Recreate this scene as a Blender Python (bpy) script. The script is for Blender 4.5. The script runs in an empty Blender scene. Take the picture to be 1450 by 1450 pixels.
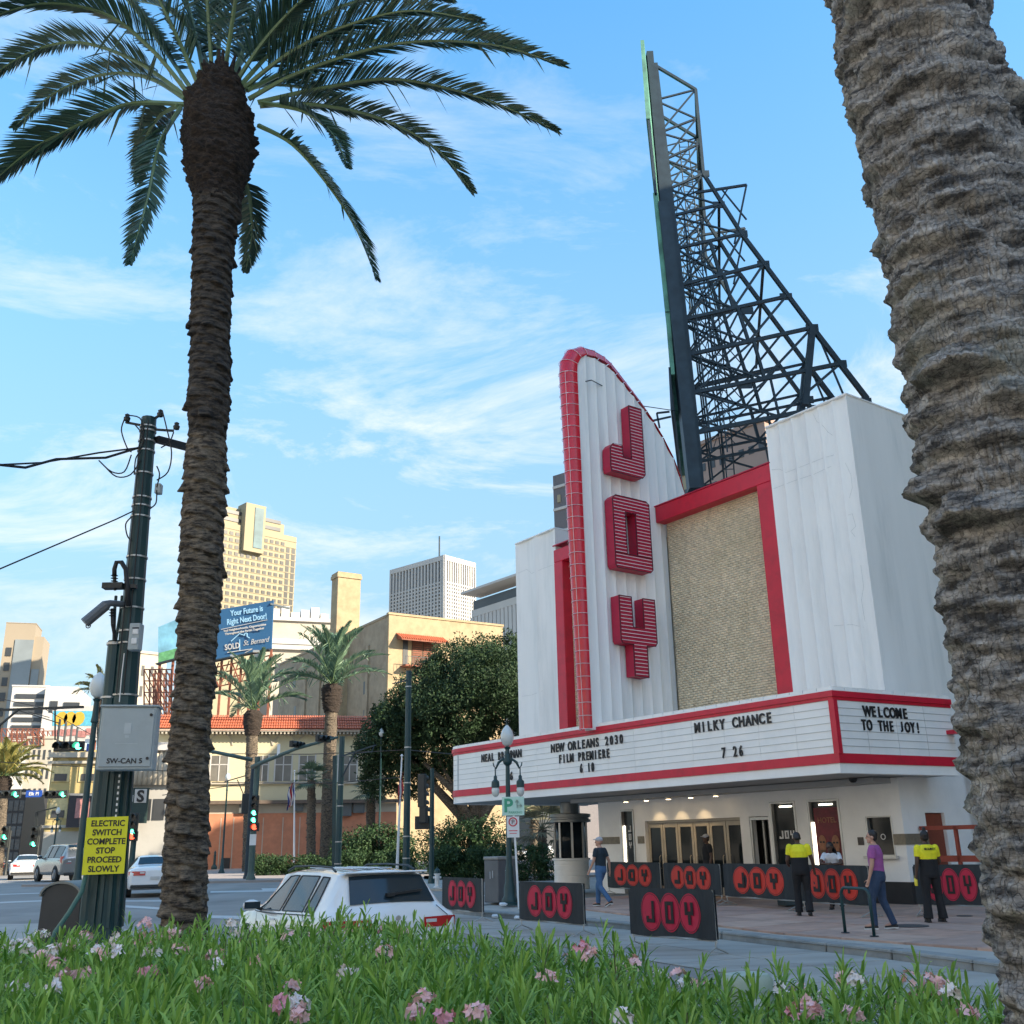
import bpy, bmesh, math, random
import numpy as np
from mathutils import Vector, Matrix, noise as mnoise
random.seed(7); rng = np.random.default_rng(7)
SC = bpy.context.scene; COL = SC.collection; PI = math.pi
rad = math.radians
# ---------------------------------------------------------------- camera
CF, CP, CR, CH = 1430.0, rad(18.25), rad(1.1), 1.75       # focal length in pixels of a 1450 px frame, pitch, roll, eye height
_F = Vector((0, math.cos(CP), math.sin(CP))); _R0 = Vector((1, 0, 0)); _U0 = Vector((0, -math.sin(CP), math.cos(CP)))
_R = math.cos(CR)*_R0 - math.sin(CR)*_U0; _U = math.sin(CR)*_R0 + math.cos(CR)*_U0
cam = bpy.data.cameras.new('camera'); camo = bpy.data.objects.new('camera', cam); COL.objects.link(camo)
camo.matrix_world = Matrix(((_R.x, _U.x, -_F.x, 0), (_R.y, _U.y, -_F.y, 0), (_R.z, _U.z, -_F.z, CH), (0, 0, 0, 1)))
cam.sensor_width = 36; cam.lens = 36*CF/1450; cam.clip_start = .05; cam.clip_end = 6000
SC.camera = camo
# ---------------------------------------------------------------- sky, sun, exposure
SUN_EL, SUN_AZ = rad(27), rad(115)       # azimuth clockwise from +Y
w = bpy.data.worlds.new('World'); SC.world = w; w.use_nodes = True
nt = w.node_tree; nt.nodes.clear(); N = nt.nodes.new; L = nt.links.new
out = N('ShaderNodeOutputWorld'); bg = N('ShaderNodeBackground'); bg.inputs[1].default_value = .15
sky = N('ShaderNodeTexSky'); sky.sky_type = 'NISHITA'; sky.sun_disc = False; sky.sun_elevation = SUN_EL; sky.sun_rotation = SUN_AZ
sky.air_density = 1.0; sky.dust_density = .6; sky.ozone_density = 1.6
hs = N('ShaderNodeHueSaturation'); hs.inputs['Saturation'].default_value = 1.36; hs.inputs['Hue'].default_value = .495
hs.inputs['Value'].default_value = .70
L(sky.outputs[0], hs.inputs['Color'])
tc = N('ShaderNodeTexCoord'); sep = N('ShaderNodeSeparateXYZ'); L(tc.outputs['Generated'], sep.inputs[0])
mp = N('ShaderNodeMapping'); mp.inputs['Scale'].default_value = (1.0, 1.6, 3.6); mp.inputs['Rotation'].default_value = (.25, -.5, .3); mp.inputs['Location'].default_value = (.35, .1, .62)
L(tc.outputs['Generated'], mp.inputs[0])
n1 = N('ShaderNodeTexNoise'); n1.inputs['Scale'].default_value = 2.6; n1.inputs['Detail'].default_value = 9; n1.inputs['Roughness'].default_value = .66; n1.inputs['Distortion'].default_value = .55
L(mp.outputs[0], n1.inputs['Vector'])
r1 = N('ShaderNodeValToRGB'); r1.color_ramp.elements[0].position = .47; r1.color_ramp.elements[1].position = .68
L(n1.outputs[0], r1.inputs[0])
band = N('ShaderNodeValToRGB'); be = band.color_ramp.elements
be[0].position = 0; be[0].color = (.5, .5, .5, 1); be[1].position = 1; be[1].color = (.75, .75, .75, 1)  # extra cloud added towards the zenith, out of view, to brighten the shade
for pos, v in ((.10, .62), (.20, .62), (.36, 1.0), (.47, .60), (.62, .30)):
    e = be.new(pos); e.color = (v, v, v, 1)
L(sep.outputs['Z'], band.inputs[0])
mu = N('ShaderNodeMath'); mu.operation = 'MULTIPLY'; L(r1.outputs[0], mu.inputs[0]); L(band.outputs[0], mu.inputs[1])
veil = N('ShaderNodeValToRGB'); ve = veil.color_ramp.elements      # thin even haze whitening the low sky
ve[0].position = 0; ve[0].color = (.9, .9, .9, 1); ve[1].position = .75; ve[1].color = (.06, .06, .06, 1)
for p_, v_ in ((.2, .85), (.38, .62), (.55, .32)):
    e = ve.new(p_); e.color = (v_, v_, v_, 1)
L(sep.outputs['Z'], veil.inputs[0])
vm = N('ShaderNodeMixRGB'); vm.inputs[2].default_value = (.52, .80, 1.08, 1); L(veil.outputs[0], vm.inputs[0]); L(hs.outputs[0], vm.inputs[1])
mx = N('ShaderNodeMixRGB'); mx.inputs[2].default_value = (1.45, 1.55, 1.70, 1)
L(mu.outputs[0], mx.inputs[0]); L(vm.outputs[0], mx.inputs[1]); L(mx.outputs[0], bg.inputs[0]); L(bg.outputs[0], out.inputs[0])
sl = bpy.data.lights.new('sun', 'SUN'); sl.energy = 2.2; sl.angle = rad(.5); sl.color = (1, .91, .78)
so = bpy.data.objects.new('sun', sl); COL.objects.link(so)
sdir = Vector((math.sin(SUN_AZ)*math.cos(SUN_EL), math.cos(SUN_AZ)*math.cos(SUN_EL), math.sin(SUN_EL)))
so.rotation_euler = sdir.to_track_quat('Z', 'Y').to_euler()
SC.view_settings.view_transform = 'Standard'; SC.view_settings.look = 'None'; SC.view_settings.gamma = 1
SC.view_settings.exposure = 2.36
SC.view_settings.use_white_balance = True; SC.view_settings.white_balance_temperature = 7300; SC.view_settings.white_balance_tint = 10
SC.render.engine = 'CYCLES'; SC.cycles.max_bounces = 5
SC.cycles.transparent_max_bounces = 8

# ---------------------------------------------------------------- photograph pixel -> place in the world
def ray(px, py): return _F*CF + _R*(px-725) + _U*(725-py)
def at_z(px, py, z):
    d = ray(px, py); return Vector((0, 0, CH)) + d*((z-CH)/d.z)
def at_y(px, py, Y):
    d = ray(px, py); return Vector((0, 0, CH)) + d*(Y/d.y)
# ---------------------------------------------------------------- tagging
def tag(o, label=None, cat=None, group=None, kind=None):
    if label: o['label'] = label
    if cat: o['category'] = cat
    if group: o['group'] = group
    if kind: o['kind'] = kind
    return o
def thing(name, label, cat, loc=(0, 0, 0), rz=0, group=None):
    o = bpy.data.objects.new(name, None); COL.objects.link(o)
    o.location = loc; o.rotation_euler = (0, 0, rz); o.empty_display_size = .2
    return tag(o, label, cat, group)
def children(o): return [c for c in bpy.data.objects if c.parent == o]
def copy_tree(o, parent=None, kids=None):
    if kids is None:
        kids = {}
        for c in bpy.data.objects:
            if c.parent: kids.setdefault(c.parent.name, []).append(c)
    c = o.copy(); COL.objects.link(c)
    if parent is not None: c.parent = parent
    for ch in kids.get(o.name, []): copy_tree(ch, c, kids)
    return c
# ---------------------------------------------------------------- materials
MATS = {}
def mat(name, col, rough=.7, metal=0, var=.12, vscale=3.0, bump=0, bscale=40, spec=.5, emit=None, estr=0, dirt=None, dscale=.6, damt=.35, coat=0, trans=0, mapscale=(1, 1, 1), obj=False):
    if name in MATS: return MATS[name]
    m = bpy.data.materials.new(name); m.use_nodes = True; t = m.node_tree; b = t.nodes['Principled BSDF']; N = t.nodes.new; L = t.links.new
    b.inputs['Roughness'].default_value = rough; b.inputs['Metallic'].default_value = metal
    b.inputs['Specular IOR Level'].default_value = spec; b.inputs['Coat Weight'].default_value = coat
    tc = N('ShaderNodeTexCoord'); mpn = N('ShaderNodeMapping'); mpn.inputs['Scale'].default_value = mapscale
    geo = N('ShaderNodeNewGeometry'); L(geo.outputs['Position'], mpn.inputs[0])
    if obj: t.links.remove(mpn.inputs[0].links[0]); L(tc.outputs['Object'], mpn.inputs[0])
    nz = N('ShaderNodeTexNoise'); nz.inputs['Scale'].default_value = vscale; nz.inputs['Detail'].default_value = 6; nz.inputs['Roughness'].default_value = .6
    L(mpn.outputs[0], nz.inputs['Vector'])
    mr = N('ShaderNodeMapRange'); mr.inputs[1].default_value = .3; mr.inputs[2].default_value = .7; mr.inputs[3].default_value = 1-var; mr.inputs[4].default_value = 1+var
    L(nz.outputs[0], mr.inputs[0])
    mul = N('ShaderNodeMixRGB'); mul.blend_type = 'MULTIPLY'; mul.inputs[0].default_value = 1; mul.inputs[1].default_value = (*col, 1)
    L(mr.outputs[0], mul.inputs[2]); last = mul.outputs[0]
    if dirt:
        n2 = N('ShaderNodeTexNoise'); n2.inputs['Scale'].default_value = dscale; n2.inputs['Detail'].default_value = 8; n2.inputs['Roughness'].default_value = .65
        L(mpn.outputs[0], n2.inputs['Vector'])
        rr = N('ShaderNodeMapRange'); rr.inputs[1].default_value = .5; rr.inputs[2].default_value = .75; rr.inputs[4].default_value = damt; L(n2.outputs[0], rr.inputs[0])
        dm = N('ShaderNodeMixRGB'); dm.inputs[2].default_value = (*dirt, 1); L(rr.outputs[0], dm.inputs[0]); L(last, dm.inputs[1]); last = dm.outputs[0]
    L(last, b.inputs['Base Color'])
    if bump:
        n3 = N('ShaderNodeTexNoise'); n3.inputs['Scale'].default_value = bscale; n3.inputs['Detail'].default_value = 5; L(mpn.outputs[0], n3.inputs['Vector'])
        bp = N('ShaderNodeBump'); bp.inputs['Strength'].default_value = bump; bp.inputs['Distance'].default_value = .02; L(n3.outputs[0], bp.inputs['Height']); L(bp.outputs[0], b.inputs['Normal'])
    if emit: b.inputs['Emission Color'].default_value = (*emit, 1); b.inputs['Emission Strength'].default_value = estr
    if trans: b.inputs['Transmission Weight'].default_value = trans
    MATS[name] = m; return m
def leafmat(name, col, col2, rough=.5, scale=6, trans=.25):
    m = bpy.data.materials.new(name); m.use_nodes = True; t = m.node_tree; b = t.nodes['Principled BSDF']; N = t.nodes.new; L = t.links.new
    b.inputs['Roughness'].default_value = rough
    geo = N('ShaderNodeNewGeometry'); rp = N('ShaderNodeMixRGB'); rp.inputs[1].default_value = (*col, 1); rp.inputs[2].default_value = (*col2, 1)
    nz = N('ShaderNodeTexNoise'); nz.inputs['Scale'].default_value = scale; L(geo.outputs['Position'], nz.inputs['Vector'])
    av = N('ShaderNodeMath'); av.operation = 'ADD'; L(nz.outputs[0], av.inputs[0]); L(geo.outputs['Random Per Island'], av.inputs[1])
    mr = N('ShaderNodeMapRange'); mr.inputs[1].default_value = .35; mr.inputs[2].default_value = 1.4; L(av.outputs[0], mr.inputs[0]); L(mr.outputs[0], rp.inputs[0])
    L(rp.outputs[0], b.inputs['Base Color'])
    tr = N('ShaderNodeBsdfTranslucent'); L(rp.outputs[0], tr.inputs[0]); ms = N('ShaderNodeMixShader'); ms.inputs[0].default_value = trans
    L(b.outputs[0], ms.inputs[1]); L(tr.outputs[0], ms.inputs[2]); L(ms.outputs[0], t.nodes['Material Output'].inputs[0])
    MATS[name] = m; return m
# ---------------------------------------------------------------- mesh building
class MB:
    def __init__(s): s.v = []; s.f = []; s.mi = []; s.cur = 0
    def add(s, vs, fs):
        o = len(s.v); s.v.extend([tuple(x) for x in vs]); s.f.extend([tuple(i+o for i in f) for f in fs]); s.mi.extend([s.cur]*len(fs)); return s
    def box(s, x0, x1, y0, y1, z0, z1, M=None):
        vs = [Vector((x, y, z)) for z in (z0, z1) for y in (y0, y1) for x in (x0, x1)]
        if M is not None: vs = [M @ q for q in vs]
        return s.add(vs, [(0, 2, 3, 1), (4, 5, 7, 6), (0, 1, 5, 4), (2, 6, 7, 3), (0, 4, 6, 2), (1, 3, 7, 5)])
    def bar(s, a, b, w, h=None, up=(0, 0, 1)):
        a = Vector(a); b = Vector(b); h = h or w; d = (b-a).normalized(); upv = Vector(up)
        if abs(d.dot(upv)) > .98: upv = Vector((1, 0, 0))
        x = d.cross(upv).normalized(); y = x.cross(d)
        vs = [p+x*sx*w/2+y*sy*h/2 for p in (a, b) for sx, sy in ((-1, -1), (1, -1), (1, 1), (-1, 1))]
        return s.add(vs, [(0, 1, 2, 3), (7, 6, 5, 4), (0, 4, 5, 1), (1, 5, 6, 2), (2, 6, 7, 3), (3, 7, 4, 0)])
    def tube(s, pts, r, n=8, cap=True):
        pts = [Vector(p) for p in pts]; k = len(pts); rs = r if isinstance(r, (list, tuple)) else [r]*k
        px = None; rings = []
        for i, p in enumerate(pts):
            d = (pts[min(i+1, k-1)]-pts[max(i-1, 0)]).normalized()
            if px is None:
                a = Vector((0, 0, 1)) if abs(d.z) < .9 else Vector((1, 0, 0)); px = d.cross(a).normalized()
            px = (px - d*px.dot(d)).normalized(); py = d.cross(px)
            rings.append([p + (px*math.cos(2*PI*j/n) + py*math.sin(2*PI*j/n))*rs[i] for j in range(n)])
        fs = [(i*n+j, i*n+(j+1) % n, (i+1)*n+(j+1) % n, (i+1)*n+j) for i in range(k-1) for j in range(n)]
        if cap: fs += [tuple(reversed(range(n))), tuple((k-1)*n+j for j in range(n))]
        return s.add([q for g in rings for q in g], fs)
    def lathe(s, prof, n=20, c=(0, 0, 0), axis='z', arc=2*PI, a0=0, cap=True):
        vs = []; k = len(prof); full = abs(arc-2*PI) < 1e-6; m = n if full else n+1
        for rr, z in prof:
            for j in range(m):
                a = a0+arc*j/n; x, y = rr*math.cos(a), rr*math.sin(a)
                q = (x, y, z) if axis == 'z' else ((z, x, y) if axis == 'x' else (x, z, y))
                vs.append((c[0]+q[0], c[1]+q[1], c[2]+q[2]))
        fs = [(i*m+j, i*m+(j+1) % m, (i+1)*m+(j+1) % m, (i+1)*m+j) for i in range(k-1) for j in range(n)]
        if full and cap:
            if prof[0][0] > 1e-6: fs.append(tuple(reversed(range(m))))
            if prof[-1][0] > 1e-6: fs.append(tuple((k-1)*m+j for j in range(m)))
        return s.add(vs, fs)
    def prism(s, poly, fn, d0, d1):
        # poly: 2-D outline (counter-clockwise), fn(a,b,d) -> 3-D point
        n = len(poly); vs = [fn(a, b, d0) for a, b in poly] + [fn(a, b, d1) for a, b in poly]
        return s.add(vs, [tuple(reversed(range(n))), tuple(range(n, 2*n))] + [(i, (i+1) % n, n+(i+1) % n, n+i) for i in range(n)])
    def grid(s, P):
        r, c = len(P), len(P[0])
        return s.add([q for row in P for q in row], [(i*c+j, i*c+j+1, (i+1)*c+j+1, (i+1)*c+j) for i in range(r-1) for j in range(c-1)])
    def build(s, name, m=None, parent=None, smooth=False, bevel=0, seg=1, loc=None):
        me = bpy.data.meshes.new(name); me.from_pydata(s.v, [], s.f); me.update()
        bm = bmesh.new(); bm.from_mesh(me)
        bmesh.ops.recalc_face_normals(bm, faces=bm.faces) if len(s.f) < 60000 else None
        if bevel: bmesh.ops.bevel(bm, geom=[e for e in bm.edges if len(e.link_faces) == 2 and e.calc_face_angle(0) > .5], offset=bevel, segments=seg, affect='EDGES', clamp_overlap=True)
        bm.to_mesh(me); bm.free()
        if smooth:
            me.shade_smooth() if smooth is True else me.shade_smooth()
            if not smooth is True: me.set_sharp_from_angle(angle=smooth)
        if isinstance(m, (list, tuple)):
            for q in m: me.materials.append(q)
            if not bevel: me.polygons.foreach_set('material_index', s.mi)
        elif m: me.materials.append(m)
        return link(name, me, parent, loc)
def link(name, me, parent=None, loc=None):
    o = bpy.data.objects.new(name, me); COL.objects.link(o)
    if parent is not None: o.parent = parent
    if loc is not None: o.location = loc
    return o
def npmesh(name, V, Fq, m, parent=None, smooth=False, uv=None):
    """V (n,3) float array; Fq (m,k) int array of equal sized faces"""
    me = bpy.data.meshes.new(name); V = np.asarray(V, np.float32); Fq = np.asarray(Fq, np.int32); k = Fq.shape[1]
    me.vertices.add(len(V)); me.vertices.foreach_set('co', V.ravel())
    me.loops.add(Fq.size); me.loops.foreach_set('vertex_index', Fq.ravel())
    me.polygons.add(len(Fq)); me.polygons.foreach_set('loop_start', np.arange(0, Fq.size, k, dtype=np.int32))
    try: me.polygons.foreach_set('loop_total', np.full(len(Fq), k, np.int32))
    except Exception: pass
    me.update(calc_edges=True); me.validate()
    if smooth: me.shade_smooth()
    me.materials.append(m); return link(name, me, parent)
_tc = {}
def text_mesh(txt, size, m, depth=.01, xs=1.0, bold=0.0, spacing=1.0, align='CENTER', ital=0):
    key = (txt, size, m.name, depth, xs, bold, spacing, align)
    if key in _tc: return _tc[key]
    cu = bpy.data.curves.new('text', 'FONT'); cu.body = txt; cu.size = size; cu.extrude = depth; cu.offset = bold; cu.align_x = align; cu.align_y = 'BOTTOM_BASELINE'
    cu.space_character = spacing; cu.resolution_u = 3; cu.shear = ital
    o = bpy.data.objects.new('text', cu); COL.objects.link(o)
    dg = bpy.context.evaluated_depsgraph_get(); me = bpy.data.meshes.new_from_object(o.evaluated_get(dg))
    bpy.data.objects.remove(o); bpy.data.curves.remove(cu)
    if xs != 1.0:
        for v in me.vertices: v.co.x *= xs
    me.materials.clear(); me.materials.append(m); _tc[key] = me; return me
def put_text(name, txt, size, m, parent, pos, ex, ez, depth=.004, **k):
    """flat text: reading direction ex, up ez, standing at pos (in the parent's space)"""
    me = text_mesh(txt, size, m, depth, **k); o = link(name, me, parent)
    ex = Vector(ex).normalized(); ez = Vector(ez).normalized(); nn = ex.cross(ez)
    o.matrix_local = Matrix(((ex.x, ez.x, nn.x, pos[0]), (ex.y, ez.y, nn.y, pos[1]), (ex.z, ez.z, nn.z, pos[2]), (0, 0, 0, 1)))
    return o
# numpy value noise for bark and crowns
_perm = rng.permutation(512); _val = rng.random(512)
def vnoise(x, y, z):
    xi, yi, zi = np.floor(x).astype(int), np.floor(y).astype(int), np.floor(z).astype(int)
    xf, yf, zf = x-xi, y-yi, z-zi; s = lambda t: t*t*(3-2*t); xf, yf, zf = s(xf), s(yf), s(zf)
    def h(a, b, c): return _val[_perm[(_perm[(_perm[a & 511]+b) & 511]+c) & 511]]
    c = 0
    for dx in (0, 1):
        for dy in (0, 1):
            for dz in (0, 1):
                c = c + h(xi+dx, yi+dy, zi+dz)*(xf if dx else 1-xf)*(yf if dy else 1-yf)*(zf if dz else 1-zf)
    return c*2-1
def fbm(x, y, z, o=4):
    s = 0; a = .5
    for i in range(o): s = s+a*vnoise(x, y, z); x, y, z, a = x*2.03+5.1, y*2.03+1.7, z*2.03+9.2, a*.5
    return s
# ================================================================ setting: road, pavements, kerbs, planting bed
TH = rad(36); AX = at_z(1294, 1281, .15); AX = Vector((AX.x, AX.y, 0))
TU = Vector((math.sin(TH), -math.cos(TH), 0)); TN = Vector((-math.cos(TH), -math.sin(TH), 0))      # along the theatre front (to the right), out of it
def T(u, n, z=0): return AX + TU*u + TN*n + Vector((0, 0, z))
m_asph = mat('asphalt', (.27, .255, .235), .9, var=.16, vscale=.35, bump=.5, bscale=30, dirt=(.15, .145, .135), dscale=.4, damt=.75, mapscale=(1, .55, 1))
m_lane = mat('worn_concrete_lane', (.36, .345, .31), .9, var=.14, vscale=1.2, bump=.35, bscale=24, dirt=(.10, .10, .095), dscale=1.1, damt=.6, mapscale=(.35, 1.6, 1))
m_conc = mat('pale_concrete', (.40, .38, .34), .9, var=.1, vscale=1.3, bump=.25, bscale=30, dirt=(.22, .21, .19), dscale=1.5, damt=.5)
m_pave = [mat('pink_paving_%s' % q, c, .85, var=.13, vscale=2.6, bump=.2, bscale=50, dirt=(.15, .12, .10), dscale=1.2, damt=.55) for q, c in (('pale', (.52, .34, .26)), ('mid', (.48, .29, .215)), ('dull', (.43, .28, .22)))]
m_kerb = mat('granite_kerb', (.27, .28, .27), .85, var=.15, vscale=4, bump=.3, bscale=40, dirt=(.10, .11, .11), dscale=1.6, damt=.6)
m_paint = mat('road_paint', (.55, .55, .53), .8, var=.2, vscale=3, dirt=(.2, .2, .2), dscale=3, damt=.7)
m_soil = mat('dark_soil', (.035, .026, .018), 1, var=.3, vscale=6, bump=.6, bscale=20)
m_far = mat('far_ground', (.17, .17, .165), .95, var=.1, vscale=.05)
b = MB()
X = [-3000, -400, -120, -60, -30, -15, 0, 15, 40, 120, 400, 3000]
b.add([(x, y, 0) for y in X for x in X], [(j*12+i, j*12+i+1, (j+1)*12+i+1, (j+1)*12+i) for j in range(11) for i in range(11)])
tag(b.build('road', m_asph), kind='structure')
# kerb line traced on the ground, from the right of the picture to the street corner
kpx = [(1376, 1376), (1262, 1360), (1169, 1349), (1021, 1331), (894, 1318), (830, 1312), (685, 1299), (640, 1294)]
kp = [at_z(x, y, 0) for x, y in kpx]; kp = [kp[0] + (kp[0]-kp[1]).normalized()*k for k in (30, 18, 6)] + kp
def dens(pts, step):
    out = [pts[0]]; acc = 0
    for a, b2 in zip(pts, pts[1:]):
        Ls = (b2-a).length; n = max(1, int(Ls/step)); out += [a.lerp(b2, (i+1)/n) for i in range(n)]
    return out
corner = kp[-1]; back = T(-30, -14); cc = corner + (-TN)*2.2 + (kp[-1]-kp[-2]).normalized()*1.2
arc = [corner, corner.lerp(cc, .35) + (kp[-1]-kp[-2]).normalized()*.5, cc]
side_end = cc - TN*34
kline = dens(kp, 1.7)[:] ; kline2 = [corner, arc[1], cc] + [cc - TN*2.0*i for i in range(1, 14)]
def inward(p, q): d = (q-p).normalized(); return Vector((d.y, -d.x, 0))
# pavement bed
sw = [Vector(p) for p in kline] + kline2[1:]
poly = sw + [T(10, -30), T(50, -30), kline[0]+Vector((8, -3, 0))]
walk = MB(); nn = len(poly); walk.add([(p.x, p.y, .115) for p in poly], [tuple(range(nn))]); walk = walk.build('pavement', m_conc); tag(walk, kind='structure')
ks = MB
def kerb_run(pts, parent, wid=.32, z0=-.05, z1=.15):
    for p, q in zip(pts, pts[1:]):
        Ls = (q-p).length
        if Ls < .1: continue
        d = (q-p)/Ls; nI = inward(p, q); g = .012; b = MB(); zz = z1+random.uniform(-.004, .006)
        a0, a1 = p+d*g, q-d*g
        b.add([(*a0.xy, z0), (*a1.xy, z0), (*(a1+nI*wid).xy, z0), (*(a0+nI*wid).xy, z0), (*(a0+nI*.03).xy, zz), (*(a1+nI*.03).xy, zz), (*(a1+nI*wid).xy, zz), (*(a0+nI*wid).xy, zz)],
              [(0, 3, 2, 1), (4, 5, 6, 7), (0, 1, 5, 4), (1, 2, 6, 5), (2, 3, 7, 6), (3, 0, 4, 7)])
        b.build('kerb_stone', m_kerb, parent, bevel=.015)
kerb_run(kline, walk); kerb_run(kline2, walk)
# paving slabs, clipped to the kerb line
def clip(poly, p, nrm):
    out = []
    for i, a in enumerate(poly):
        c = poly[(i+1) % len(poly)]; da = (a-p).dot(nrm); dc = (c-p).dot(nrm)
        if da >= 0: out.append(a)
        if (da >= 0) != (dc >= 0): out.append(a.lerp(c, da/(da-dc)))
    return out
S = 1.28; slabs = 0
hull = [kp[3], kp[4], kp[5], kp[7], kp[8], kp[9]]
for i in range(-24, 9):
    for j in range(-7, 9):
        u0, n0 = i*S+.4, 8.6-j*S
        q = [T(u0+.008, n0+.008), T(u0+S-.008, n0+.008), T(u0+S-.008, n0+S-.008), T(u0+.008, n0+S-.008)]
        for a, c in zip(hull, hull[1:]):
            mid = q[0] if q else None
            if not q: break
            q = clip(q, a+inward(a, c)*.345, inward(a, c))
        if q: q = clip(q, cc+inward(corner, cc)*.34, inward(cc, cc-TN))
        if not q or len(q) < 3: continue
        if n0 < -3.5 or (n0+S < .05 and u0 > -12.5): continue
        b = MB(); zz = .15 + random.uniform(-.003, .003); k = len(q)
        if (q[0]-q[1]).length < 1e-4 and k < 4: continue
        b.add([(p.x, p.y, .10) for p in q]+[(p.x, p.y, zz+random.uniform(-.0015, .0015)) for p in q], [tuple(range(k)), tuple(range(2*k-1, k-1, -1))]+[(a, (a+1) % k, k+(a+1) % k, k+a) for a in range(k)])
        b.build('paving_slab', random.choice(m_pave), walk); slabs += 1
# concrete bus lane strip beside the kerb
off = 3.0; lane = MB(); kk = kp[1:]
vs = []
for i, p in enumerate(kk):
    d = (kk[min(i+1, len(kk)-1)]-kk[max(i-1, 0)]).normalized(); nI = Vector((d.y, -d.x, 0)); vs += [(*(p-nI*.0).xy, .004), (*(p-nI*off).xy, .004)]
lane.add(vs, [(2*i, 2*i+1, 2*i+3, 2*i+2) for i in range(len(kk)-1)])
lane = tag(lane.build('bus_lane', m_soil), kind='structure')
dl = dens(kk, 3.6)
for i, (p, q) in enumerate(zip(dl, dl[1:])):
    d = (q-p).normalized(); p2, q2 = p+d*.012, q-d*.012; a = dl[max(i-1, 0)]; c = dl[min(i+2, len(dl)-1)]
    n0_ = (q-a).normalized(); n1_ = (c-p).normalized(); n0_ = Vector((n0_.y, -n0_.x, 0)); n1_ = Vector((n1_.y, -n1_.x, 0))
    for o0, o1 in ((.02, 1.48), (1.505, 2.99)):
        b = MB(); Q_ = [p2-n0_*o0, q2-n1_*o0, q2-n1_*o1, p2-n0_*o1]; b.add([(*v.xy, .004) for v in Q_]+[(*v.xy, .012+random.uniform(0, .004)) for v in Q_], [(4, 5, 6, 7), (0, 1, 5, 4), (1, 2, 6, 5), (2, 3, 7, 6), (3, 0, 4, 7)]); b.build('lane_slab', m_lane, lane)
# central reservation: pale paving on the left, planting bed under the oleanders
e0 = Vector((.5, 8, 0)); ed = Vector((-math.sin(rad(29)), math.cos(rad(29)), 0)); er = Vector((ed.y, -ed.x, 0))
mp_ = [e0-ed*25, e0+ed*20.5, e0+ed*21.6-er*1.2, Vector((-60, 31, 0)), Vector((-60, -20, 0))]
b = MB(); k = len(mp_)
b.add([(p.x, p.y, 0) for p in mp_]+[(p.x, p.y, .15) for p in mp_], [tuple(range(2*k-1, k-1, -1))]+[(a, (a+1) % k, k+(a+1) % k, k+a) for a in range(k)])
med = tag(b.build('central_pavement', m_conc), kind='structure')
kerb_run([e0+ed*t+er*.02+Vector((0, 0, 0)) for t in np.arange(20.5, -24, -1.8)], med, wid=.3, z1=.165)
bb = [(-9.5, 9.0), (-4.6, 11.3), (-1.2, 10.6), (.2, 8.0), (2.3, 4.2), (4.0, 1.0), (3, -4), (-12, -4), (-12, 7)]
b = MB(); k = len(bb); b.add([(x, y, .16) for x, y in bb]+[(x, y, .30) for x, y in bb], [tuple(range(2*k-1, k-1, -1))]+[(a, (a+1) % k, k+(a+1) % k, k+a) for a in range(k)])
tag(b.build('planting_bed', m_soil), kind='structure')
# far pavement in front of the tiled building and the park, with kerb
fk = [at_z(x, y, 0) for x, y in ((30, 1256), (200, 1253), (300, 1251), (450, 1248), (560, 1246), (640, 1250))]
fp = fk + [fk[-1] + Vector((40, 24, 0)), Vector((70, 190, 0)), Vector((-60, 190, 0)), fk[0]+Vector((0, 90, 0))]
b = MB(); k = len(fp); b.add([(p.x, p.y, 0) for p in fp]+[(p.x, p.y, .12) for p in fp], [tuple(range(2*k-1, k-1, -1))]+[(a, (a+1) % k, k+(a+1) % k, k+a) for a in range(k)])
fw = tag(b.build('far_pavement', mat('far_paving', (.30, .26, .235), .9, var=.12, vscale=.6)), kind='structure')
b = MB(); ip = [at_z(x, y, 0) for x, y in ((596, 1262), (640, 1262), (634, 1243), (600, 1243))]
b.add([(p.x, p.y, 0) for p in ip]+[(p.x, p.y, .12) for p in ip], [(7, 6, 5, 4)]+[(a, (a+1) % 4, 4+(a+1) % 4, 4+a) for a in range(4)]); tag(b.build('traffic_island', m_conc, bevel=.03), kind='structure')
# painted markings
def stripe(pxs, wz=.008, name='crossing_line'):
    b = MB(); b.add([tuple(at_z(x, y, wz)) for x, y in pxs], [(0, 1, 2, 3)]); return tag(b.build(name, m_paint), kind='structure')
for q in ([(298, 1262), (560, 1257), (562, 1258.6), (298, 1264)], [(370, 1258), (440, 1256.5), (444, 1258.5), (372, 1260.5)], [(178, 1282), (245, 1286), (247, 1289), (178, 1285)], [(0, 1277), (128, 1272), (128, 1273.4), (0, 1279)],
          [(290, 1296), (400, 1298), (400, 1303), (290, 1300)], [(0, 1266), (60, 1264), (60, 1265), (0, 1267)], [(640, 1268), (770, 1266), (770, 1267.5), (640, 1270)], [(172, 1275), (232, 1275), (232, 1276.5), (172, 1276.5)]):
    stripe(q)
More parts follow.
